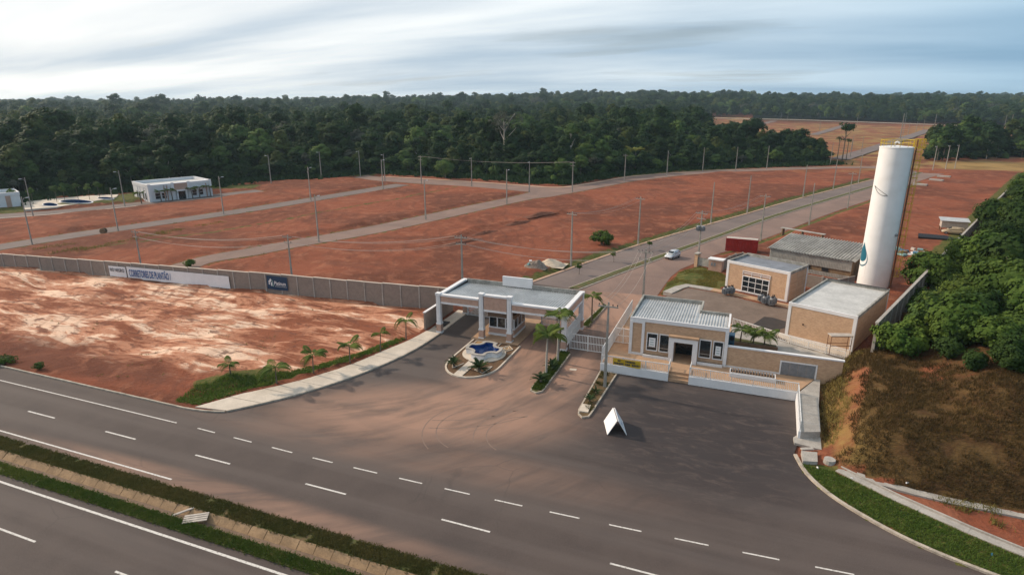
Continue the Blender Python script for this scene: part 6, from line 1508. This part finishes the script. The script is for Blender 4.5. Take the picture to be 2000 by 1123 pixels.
for v in range(7):
    oi = ng.nodes.new('GeometryNodeObjectInfo'); oi.inputs['Object'].default_value = PROTO[v]; oi.transform_space = 'ORIGINAL'; oi.inputs['As Instance'].default_value = True
    cmp_ = ng.nodes.new('FunctionNodeCompare'); cmp_.data_type = 'INT'; cmp_.operation = 'EQUAL'
    ints = [s for s in cmp_.inputs if s.type == 'INT']; ng.links.new(va, ints[0]); ints[1].default_value = v
    ip = ng.nodes.new('GeometryNodeInstanceOnPoints'); ng.links.new(gi.outputs[0], ip.inputs['Points']); ng.links.new(cmp_.outputs[0], ip.inputs['Selection'])
    ng.links.new(oi.outputs['Geometry'], ip.inputs['Instance']); ng.links.new(cx_.outputs[0], ip.inputs['Rotation']); ng.links.new(sa_, ip.inputs['Scale']); ng.links.new(ip.outputs[0], jn.inputs[0])
ng.links.new(jn.outputs[0], go.inputs[0])
md_ = fo_.modifiers.new('scatter', 'NODES'); md_.node_group = ng

# single trees that stand out
def special(name, label, px, py, seed, W, H, base, cl, per, size, mt, bark='trunk_bark', r=0.3, limbs=6, shape='dome', cat='tree', cr=(0.8, 1.6)):
    u, v = G(px, py); z = gz(u, v); o = thing(name, label, cat, (u, v, z), random.random()*6)
    inst('trunk', trunk_mesh(base + H*0.5, r, seed, bark, limbs, W*0.75), o)
    if cl: V_, F_ = crown(seed, W, H, base, cl, per, size, cr, shape); inst('crown', raw_mesh('crown', V_, F_, m_[mt]), o)
    return o
special('bare_tree', 'pale grey thinly leaved tree rising above the dark forest', 985, 340, 41, 6.5, 8, 17, 60, 22, 0.6, 'leaf_forest_grey', 'pale_bark', 0.4, 14)
special('dead_tree', 'leaning white-trunked tree in the forest left of the yellow palm', 1113, 345, 42, 3.4, 6, 15, 24, 20, 0.8, 'leaf_forest_pale', 'pale_bark', 0.35, 7)
special('round_tree', 'pale green round tree in front of the dark forest at the forest street', 870, 350, 43, 3.8, 6.2, 0.9, 60, 46, 0.55, 'leaf_forest_pale')
special('lone_tree', 'lone slim tree with a flat crown before the far lots', 1644, 318, 44, 3.6, 4.5, 14.5, 18, 30, 0.9, 'leaf_forest', 'trunk_bark', 0.32, 6)
special('snag', 'thin dead trunk left of the lone tree before the far lots', 1634, 318, 45, 1.2, 2, 10, 6, 12, 0.7, 'leaf_forest', 'trunk_bark', 0.25, 3)
special('snag', 'thin dead trunk right of the lone tree before the far lots', 1652, 316, 46, 1.3, 2, 9, 5, 12, 0.7, 'leaf_forest', 'trunk_bark', 0.25, 3)
special('round_bush', 'round dark green bush on the red lot beside the avenue', 1175, 482, 47, 2.0, 2.4, 0.2, 60, 60, 0.34, 'leaf_scrub', cr=(0.5, 0.9), cat='bush')
for i, (p, lb_) in enumerate((((1026, 536), 'young street tree on the avenue nearest the rubble heap'), ((1269, 480), 'young street tree on the avenue below the utility pole'))): pass
special('young_tree', 'tiny sapling on the avenue kerb nearest the gatehouse roof', 1131, 536, 50, 0.5, 1.1, 1.0, 12, 30, 0.2, 'leaf_scrub', r=0.05, limbs=3, cr=(0.25, 0.4))
special('young_tree', 'tiny sapling on the avenue kerb left of the office pole', 1199, 512, 51, 0.5, 1.0, 1.2, 12, 30, 0.2, 'leaf_scrub', r=0.05, limbs=3, cr=(0.25, 0.4))
special('young_tree', 'tiny sapling on the avenue kerb above the office pole', 1268, 488, 52, 0.5, 0.9, 1.0, 12, 30, 0.2, 'leaf_scrub', r=0.05, limbs=3, cr=(0.25, 0.4))
special('street_shrub', 'small green shrub in the mouth of the curved street behind the banner', 372, 521, 53, 0.8, 0.9, 0.3, 22, 30, 0.28, 'leaf_scrub', cat='shrub', cr=(0.35, 0.6))
special('roadside_shrub', 'small green shrub at the highway kerb on the far left', 78, 721, 54, 0.4, 0.9, 0.0, 14, 40, 0.16, 'leaf_scrub', cat='shrub', cr=(0.2, 0.35), r=0.04)
special('roadside_shrub', 'low bright shrub clump at the highway kerb on the left frame edge', 12, 708, 55, 1.2, 0.6, 0.0, 30, 60, 0.16, 'leaf_scrub', cat='shrub', cr=(0.3, 0.5), r=0.04)
for i, px in enumerate((28, 66, 112, 128, 154, 176, 196)): special('young_tree', f'{["first","second","third","fourth","fifth","sixth","seventh"][i]} slim young tree from the left along the pool deck', px, 403 - i*2.2 + (i % 2)*2, 60+i, 1.0, 2.2, 2.8, 14, 24, 0.35, 'leaf_forest_pale', r=0.07, limbs=3, cr=(0.35, 0.6))

# ------------------------------------------------------------------ palms and cycads: every frond is a part
def frond_mesh(L, n, droop, leaf, seed, mat, stiff=False, nm='frond'):
    rng = random.Random(seed); mb = MB(); P = []
    for i in range(n+1):
        t = i/n; P.append((L*(t - 0.18*t*t if not stiff else t*0.97), 0, (L*0.62*t - droop*L*t*t*1.15)))
    mb.tube(P, 0.022*L/1.6, 4, 0.006)
    for i in range(2, n+1):
        t = i/n; l = leaf*math.sin(math.pi*min(1, 0.18+0.82*t)*0.93+0.12)*(1 if t < 0.97 else 0.6) + 0.05
        p = P[i]; w = 0.10*leaf + 0.012*L
        for s in (-1, 1):
            tip = (p[0] + l*0.55, s*l*0.85, p[2] - l*(0.42 if not stiff else -0.10) + rng.uniform(-0.04, 0.04))
            mb.add([(p[0]-w, 0, p[2]), (p[0]+w, 0, p[2]), (p[0]+w*0.6+l*0.35, s*l*0.45, p[2]+0.02*L), tip, (p[0]-w*0.4+l*0.2, s*l*0.42, p[2]+0.01*L)], [(0,1,2,4),(4,2,3)])
    return mb.mesh(nm, m_[mat])
FR = [frond_mesh(1.9, 13, 0.62, 0.62, 1, 'leaf_palm'), frond_mesh(1.9, 13, 0.85, 0.60, 2, 'leaf_palm'), frond_mesh(1.8, 12, 0.30, 0.55, 3, 'leaf_palm')]
CY = [frond_mesh(1.1, 14, 0.35, 0.22, 4, 'leaf_cycad', True), frond_mesh(1.15, 14, 0.55, 0.22, 5, 'leaf_cycad', True)]
def palm(label, u, v, z, h, s, nf, seed, mat=None, r=0.09, group=None, bark='trunk_bark', name='palm_tree'):
    rng = random.Random(seed); o = thing(name, label, 'palm', (u, v, z), rng.random()*6, group)
    lx, ly = rng.uniform(-0.09, 0.09)*h, rng.uniform(-0.09, 0.09)*h; nf = nf + rng.choice((-1, 0, 1))
    mb = MB().tube([(0, 0, -0.3), (lx*0.4, ly*0.4, h*0.5), (lx, ly, h)], r*1.25, 8, r*0.75); mb.build('trunk', m_[bark], o, world=False)
    MB().tube([(lx, ly, h-0.05), (lx, ly, h+0.35*s)], r*0.85, 8, r*0.4).build('crownshaft', m_['leaf_palm'], o, world=False)
    for k in range(nf):
        f = FR[k % 3] if mat is None else mat[k % len(mat)]
        inst('frond', f, o, (lx, ly, h+0.25*s), (rng.uniform(-0.2, 0.2), rng.uniform(-0.25, 0.2), 2*math.pi*k/nf + rng.uniform(-0.35, 0.35)), s*rng.uniform(0.7, 1.2))
    return o
def cycad(label, u, v, z, s, nf, seed):
    rng = random.Random(seed); o = thing('cycad', label, 'cycad', (u, v, z)); MB().cyl(0, 0, -0.1, 0.35*s, 0.17*s, 0.13*s, 9).build('trunk', m_['trunk_bark'], o, world=False)
    for k in range(nf): inst('frond', CY[k % 2], o, (0, 0, 0.32*s), (0, rng.uniform(-0.75, 0.15), 2*math.pi*k*0.381966*1.0 + rng.uniform(-0.2, 0.2)), s*rng.uniform(0.85, 1.1))
for i, (p, h, s, lb_) in enumerate((((452, 742), 0.9, 0.95, 'lowest palm at the left end of the roadside grass strip'), ((541, 752), 1.6, 1.15, 'second palm from the left on the roadside grass strip'), ((613, 733), 2.0, 1.05, 'third palm from the left on the roadside grass strip'),
                                    ((684, 712), 2.0, 1.1, 'fourth palm from the left on the roadside grass strip'), ((743, 689), 2.2, 1.0, 'fifth palm from the left on the roadside grass strip'), ((793, 664), 2.4, 0.95, 'palm nearest the gatehouse on the roadside grass strip'))):
    u, v = G(*p); palm(lb_, u, v, gz(u, v), h, s*(0.85 + 0.12*(i % 3)), 6, 100+i, r=0.07)
palm('nearer tall palm on the strip before the right gatehouse column', -19.45, 61.5, 0.1, 4.6, 1.25, 11, 120, r=0.13, bark='pale_bark')
palm('farther tall palm on the strip before the right gatehouse column', -19.2, 65.2, 0.1, 5.6, 1.3, 12, 121, r=0.13, bark='pale_bark')
palm('small palm behind the right rear gatehouse column', -18.7, 80.0, 0.1, 3.4, 1.15, 9, 122, r=0.1)
for i, (u, v, w) in enumerate(((1.0, 76.7, 'left'), (2.5, 76.6, 'middle'), (3.8, 76.6, 'right'))): palm(f'{w} one of three small palms in the bed beside the office', u, v, 1.1, 1.5 - 0.15*i, 1.0, 9, 130+i, r=0.08)
cycad('smaller spiky cycad on the left of the fountain path', -30.1, 59.4, 0.12, 1.0, 20, 1); cycad('larger spiky cycad on the right of the fountain path', -26.75, 59.2, 0.12, 1.25, 24, 2)
cycad('spiky cycad at the front tip of the palm strip', -19.2, 59.0, 0.12, 1.05, 20, 3); cycad('spiky cycad between the two tall palms', -19.1, 62.9, 0.12, 1.05, 20, 4)
cycad('small cycad on the brown planting strip below the utility pole', -12.9, 58.6, 0.12, 0.65, 14, 5); cycad('small cycad at the near end of the brown planting strip', -13.1, 56.6, 0.12, 0.7, 14, 6)
BF = [frond_mesh(5.2, 12, 0.55, 1.5, 9, 'leaf_yellow'), frond_mesh(5.2, 12, 0.35, 1.4, 10, 'leaf_yellow')]
u, v = G(1240, 336); palm('tall yellow-green palm at the dark forest edge', u, v, gz(u, v), 8.0, 1.0, 10, 140, BF, 0.3)
u, v = G(1106, 356); palm('pale green palm beside the utility pole at the forest junction', u, v, gz(u, v), 3.8, 0.8, 9, 141, [frond_mesh(5.0, 11, 0.6, 1.3, 11, 'leaf_forest_pale')], 0.25)
for i, (x_, y_) in enumerate(((-2.5, -0.8), (2.9, -1.2), (6.2, -1.2), (12.2, -1.2), (14.4, -1.0), (17.8, -1.4))):
    a = R(68.4); u, v = -171.0 + x_*math.cos(a) - y_*math.sin(a), 135.6 + x_*math.sin(a) + y_*math.cos(a)
    palm(f'{["first","second","third","fourth","fifth","sixth"][i]} palm from the left along the clubhouse front', u, v, gz(u, v)-0.1, 3.0, 1.1, 8, 150+i, r=0.13)

# ------------------------------------------------------------------ thicket on the embankment
SHR = []
for sd_, W, H, cl, lf, mt in ((81, 2.6, 3.8, 90, 0.42, 'leaf_scrub'), (82, 3.2, 4.6, 110, 0.48, 'leaf_scrub'), (83, 2.2, 3.0, 80, 0.32, 'leaf_scrub_lime'), (84, 2.8, 3.4, 90, 0.36, 'leaf_scrub_dark'), (85, 1.9, 5.2, 80, 0.50, 'leaf_scrub_dark'), (86, 3.4, 2.6, 100, 0.30, 'leaf_scrub')):
    V_, F_ = crown(sd_, W, H, 0.1, cl, 46, lf, (0.4, 1.15)); SHR.append((raw_mesh('crown', V_, F_, m_[mt]), trunk_mesh(H*0.6, 0.12, sd_, 'trunk_bark', 5, W*0.5)))
SHN = ['dense green shrub', 'large leafy green shrub', 'yellow-green shrub', 'dark green shrub', 'tall dark shrub', 'low spreading shrub']
rs = random.Random(5); placed = []
def wall_u(v): return float(np.interp(v, [p[1] for p in WALL_R], [p[0] for p in WALL_R]))
tries = 0
while len(placed) < 250 and tries < 20000:
    tries += 1; v = 61 + 190*rs.random()**1.7; off = 1.5 + (26 - 0.06*(v-70))*rs.random(); u = wall_u(max(v, 74)) + off
    if v < 70 and u < 19.5 + (70-v)*0.15: continue
    if v < 64.0 + 0.02*(u-20): continue
    if any((u-a)**2 + (v-b)**2 < (1.25 + 0.006*v)**2 for a, b in placed): continue
    placed.append((u, v))
for u, v in placed:
    k = rs.randrange(6); near = v < 78; side = off
    w = 'on the near brow of the embankment' if v < 72 else 'beside the grey perimeter wall' if u - wall_u(max(v, 74)) < 5 else 'in the middle of the thicket' if v < 120 else 'in the far part of the thicket'
    o = thing('thicket_shrub', f'{SHN[k]} {w} right of the yard', 'shrub', (u, v, gz(u, v)-0.25), rs.random()*6, f'{SHN[k]}s {w}')
    s = rs.uniform(0.6, 1.4) * (0.62 if v < 70 else 1.0) * (0.55 if u - wall_u(max(v, 74)) < 4 and v < 100 else 0.8 if u - wall_u(max(v, 74)) < 7 else 1.0); o.scale = (s, s, s*rs.uniform(0.85, 1.15))
    inst('crown', SHR[k][0], o); inst('trunk', SHR[k][1], o)
V_, F_ = crown(90, 3.8, 6.2, 1.2, 150, 60, 0.40, (0.6, 1.15)); 
tb = thing('leafy_tree', 'big leafy tree leaning over the perimeter wall beside the tower ladder', 'tree', (26.9, 103.5, 1.2), 0.4)
inst('crown', raw_mesh('crown', V_, F_, m_['leaf_scrub']), tb); inst('trunk', trunk_mesh(4.0, 0.22, 90, 'trunk_bark', 6, 2.6), tb)
V_, F_ = crown(91, 1.5, 1.7, 3.2, 34, 40, 0.34, (0.4, 0.7)); 
tb2 = thing('slim_tree', 'slim pale-stemmed tree with a sparse crown against the thicket near the wall end', 'tree', (19.8, 76.5, 3.4), 0.4)
inst('crown', raw_mesh('crown', V_, F_, m_['leaf_forest_pale']), tb2); inst('trunk', trunk_mesh(4.0, 0.07, 91, 'pale_bark', 5, 1.0), tb2)

# ------------------------------------------------------------------ grasses: nobody could count the blades
def tufts(name, label, xy, hmin, hmax, mat, blades=5, w=0.05, spread=0.12, cat='grass', zoff=0.0, zs=None):
    rng = np.random.default_rng(len(xy)); xy = np.asarray(xy, float); n = len(xy); z = ground_z(xy[:, 0], xy[:, 1]) if zs is None else np.full(n, zs); z = z + zoff
    B0 = np.repeat(np.column_stack([xy, z]), blades, 0); m = len(B0)
    B0[:, :2] += rng.normal(0, spread, (m, 2)); a = rng.uniform(0, 6.28, m); h = rng.uniform(hmin, hmax, m); lean = rng.normal(0, 0.45, (m, 2))*h[:, None]
    d = np.column_stack([np.cos(a), np.sin(a), np.zeros(m)])*w*rng.uniform(0.6, 1.4, m)[:, None]
    V = np.stack([B0 - d, B0 + d, B0 + np.column_stack([lean, h])], 1).reshape(-1, 3)
    o = bpy.data.objects.new(name, raw_mesh(name, V, np.arange(m*3).reshape(-1, 3), m_[mat])); COL.objects.link(o)
    return tag(o, label, cat, kind='stuff')
def rand_in(poly, n, cond=None):
    P = np.array(poly); out = []
    lo, hi = P.min(0), P.max(0)
    q = RNG.uniform(lo, hi, (n, 2)); k = inpoly(q[:, 0], q[:, 1], poly)
    if cond is not None: k &= cond(q[:, 0], q[:, 1])
    return q[k]
cl_ = lambda f, t: (lambda x, y: fbm(x*f+7, y*f+3, 3) > t)
tufts('median_grass', 'dark rough grass on the far shoulder of the highway median', rand_in([(-100, 28.80), (10, 28.80), (10, 30.25), (-100, 30.25)], 34000, cl_(0.9, 0.22)), 0.05, 0.20, 'grass_dark', 3, 0.04, 0.1, zs=0.09)
tufts('median_grass', 'brighter green grass on the near shoulder of the highway median', rand_in([(-80, 26.42), (0, 26.42), (0, 27.45), (-80, 27.45)], 17000, cl_(0.9, 0.24)), 0.05, 0.18, 'grass_blade', 3, 0.04, 0.1, zs=0.08)
tufts('verge_grass', 'bright green grass on the verge at the lower right', rand_in([(6.7, 52.0), (7.4, 50.3), (8.9, 48.1), (11.4, 45.9), (14.1, 44.1), (18, 42.6), (24, 41.4), (30, 41), (30, 41.4), (22, 44), (17.6, 46.2), (13.2, 48.8), (9.3, 51.6)], 30000), 0.05, 0.19, 'grass_verge', 3, 0.035, 0.08)
tufts('roadside_grass', 'green grass strip under the row of palms beside the footpath', rand_in([(-53.5, 41.3), (-50.6, 41.6), (-48.2, 45.6), (-43.5, 53.5), (-41.6, 57.8), (-40.3, 62), (-39.6, 66), (-40.6, 66), (-42.5, 60), (-45.5, 54), (-49, 50.5), (-54, 48)], 26000, lambda x, y: dpath(x, y, [(-50.6, 42.6), (-48.6, 45.6), (-46.1, 49.5), (-43.8, 53.6), (-42.0, 57.9), (-40.3, 63.5)]) < 0.5 + 2.2*fbm(x*0.35, y*0.35, 3)*(1 + 1.6*ss(52, 46, y))), 0.06, 0.28, 'grass_verge', 3, 0.045, 0.1)
hp = rand_in([(8.9, 51), (60, 49.6), (60, 66), (21, 66), (17.5, 72), (15.2, 74.5), (13.8, 79), (9, 70)], 60000, lambda x, y: inpoly(x, y, HILL) & (fbm(x*0.5, y*0.5, 3) > 0.30) & (dpath(x, y, [(12.8, 68), (11.2, 62), (10.2, 57.5), (9.8, 54)]) > 1.9*fbm(x*0.8, y*0.8, 3)-0.1))
tufts('dry_grass', 'dry brown grass covering the embankment slope', hp, 0.12, 0.50, 'grass_dry', 3, 0.03, 0.12)
gp2 = rand_in([(8.9, 53), (10.4, 58), (12.5, 66), (15.5, 76), (14.5, 79), (9.5, 72)], 12000, lambda x, y: inpoly(x, y, HILL) & (dpath(x, y, FOOT) < 1.0 + 3.2*fbm(x*0.6, y*0.6, 2)))
tufts('slope_grass', 'yellow-green grass along the left foot of the embankment', gp2[::2], 0.12, 0.45, 'grass_gold_lit', 3, 0.03, 0.12)
wd = rand_in([(13, 50.2), (34, 43), (34, 50), (14, 51)], 900, lambda x, y: fbm(x*0.35+2, y*0.35, 3) > 0.50)
tufts('weeds', 'straggly dry weeds on the red dirt strip below the embankment', wd, 0.15, 0.6, 'grass_olive', 14, 0.035, 0.25)
tufts('lot_grass', 'yellow-green grass patches on the red lots behind the wall', np.concatenate([rand_in([(u-1.6, v-3.6), (u+0.2, v-3.2), (u+1.6, v+3.4), (u-0.3, v+3.2)], 110) for u, v in [G(105, 488), G(133, 495), G(180, 490), G(243, 476), G(410, 441), G(330, 456), G(300, 465)]]), 0.15, 0.45, 'grass_olive', 4, 0.05, 0.5)
sl = rand_in([(-130, 44), (-53, 43), (-42, 62), (-42, 75), (-100, 71), (-130, 68)], 420, lambda x, y: fbm(x*0.12+5, y*0.2, 3) > 0.47); tufts('lot_weeds', 'sparse weeds dotted over the sandy foreground lot', sl, 0.08, 0.3, 'grass_olive', 7, 0.03, 0.14)
ve = []
for path in (RB_U, RB_D, RD_U, RD_D, AV_L[1:]):
    for p in resample(path, 0.8): ve.append((p[0] + random.gauss(0, 0.5), p[1] + random.gauss(0, 0.5)))
ve = np.array(ve); dr2 = np.min([np.where(inpoly(ve[:,0], ve[:,1], p), 0, 1) for p in ROADS], 0); ve = ve[(dr2 > 0) & (fbm(ve[:,0]*0.15, ve[:,1]*0.15, 3) > 0.42) & (ve[:,1] > 78)]
tufts('road_weeds', 'ragged weeds along the edges of the estate streets', ve, 0.15, 0.5, 'grass_olive', 6, 0.06, 0.3)
lawn = rand_in(LAWN, 9000); tufts('lawn', 'short green lawn with bare spots beside the avenue', lawn[fbm(lawn[:,0]*0.4, lawn[:,1]*0.4, 3) > 0.40], 0.05, 0.16, 'grass_olive', 3, 0.05, 0.12)
st_ = np.concatenate([rand_in([(-19.7, 57.2), (-18.5, 57.2), (-18.5, 68.3), (-19.7, 68.3)], 2600), rand_in([(-19.6, 78), (-18.6, 78), (-18.4, 88), (-18.8, 88)], 900)]); tufts('strip_grass', 'green grass on the palm strips beside the gatehouse', st_, 0.08, 0.25, 'grass_blade', 3, 0.04, 0.06, zs=0.13)
st_ = rand_in([(-13.5, 54.5), (-12.4, 54.5), (-12.0, 64.2), (-13.6, 64.2)], 1100, cl_(0.9, 0.46)); tufts('strip_weeds', 'weeds on the brown planting strip below the utility pole', st_, 0.08, 0.30, 'grass_dark', 4, 0.04, 0.08, zs=0.12)
es = [p for p in FOREST_EDGE[1:17]]
eb = []
for i in range(len(es)-1):
    for k in range(420): t = random.random(); eb.append((es[i][0]+(es[i+1][0]-es[i][0])*t + random.gauss(0, 3), es[i][1]+(es[i+1][1]-es[i][1])*t + random.gauss(2, 3)))
eb = np.array(eb); dr_ = np.min([np.where(inpoly(eb[:,0], eb[:,1], p), 0, dpath(eb[:,0], eb[:,1], p, True)) for p in ROADS], 0); eb = eb[dr_ > 3.0]
tufts('forest_undergrowth', 'low undergrowth along the edge of the forest', eb, 0.5, 2.0, 'leaf_forest', 6, 0.35, 0.8, cat='undergrowth')

# ------------------------------------------------------------------ the air
hz = MB().box(-4700, 4700, -60, 5300, -40, 75).build('haze', None); hz['kind'] = 'stuff'; hz['label'] = 'pale blue haze between the camera and the horizon'; hz['category'] = 'haze'
hm = bpy.data.materials.new('haze'); hm.use_nodes = True; hm.node_tree.nodes.clear()
pv = hm.node_tree.nodes.new('ShaderNodeVolumePrincipled'); pv.inputs['Color'].default_value = (0.66, 0.86, 1.0, 1); pv.inputs['Density'].default_value = 0.00010; pv.inputs['Anisotropy'].default_value = 0.2
ou = hm.node_tree.nodes.new('ShaderNodeOutputMaterial'); hm.node_tree.links.new(pv.outputs[0], ou.inputs['Volume'])
hz.data.materials.append(hm)
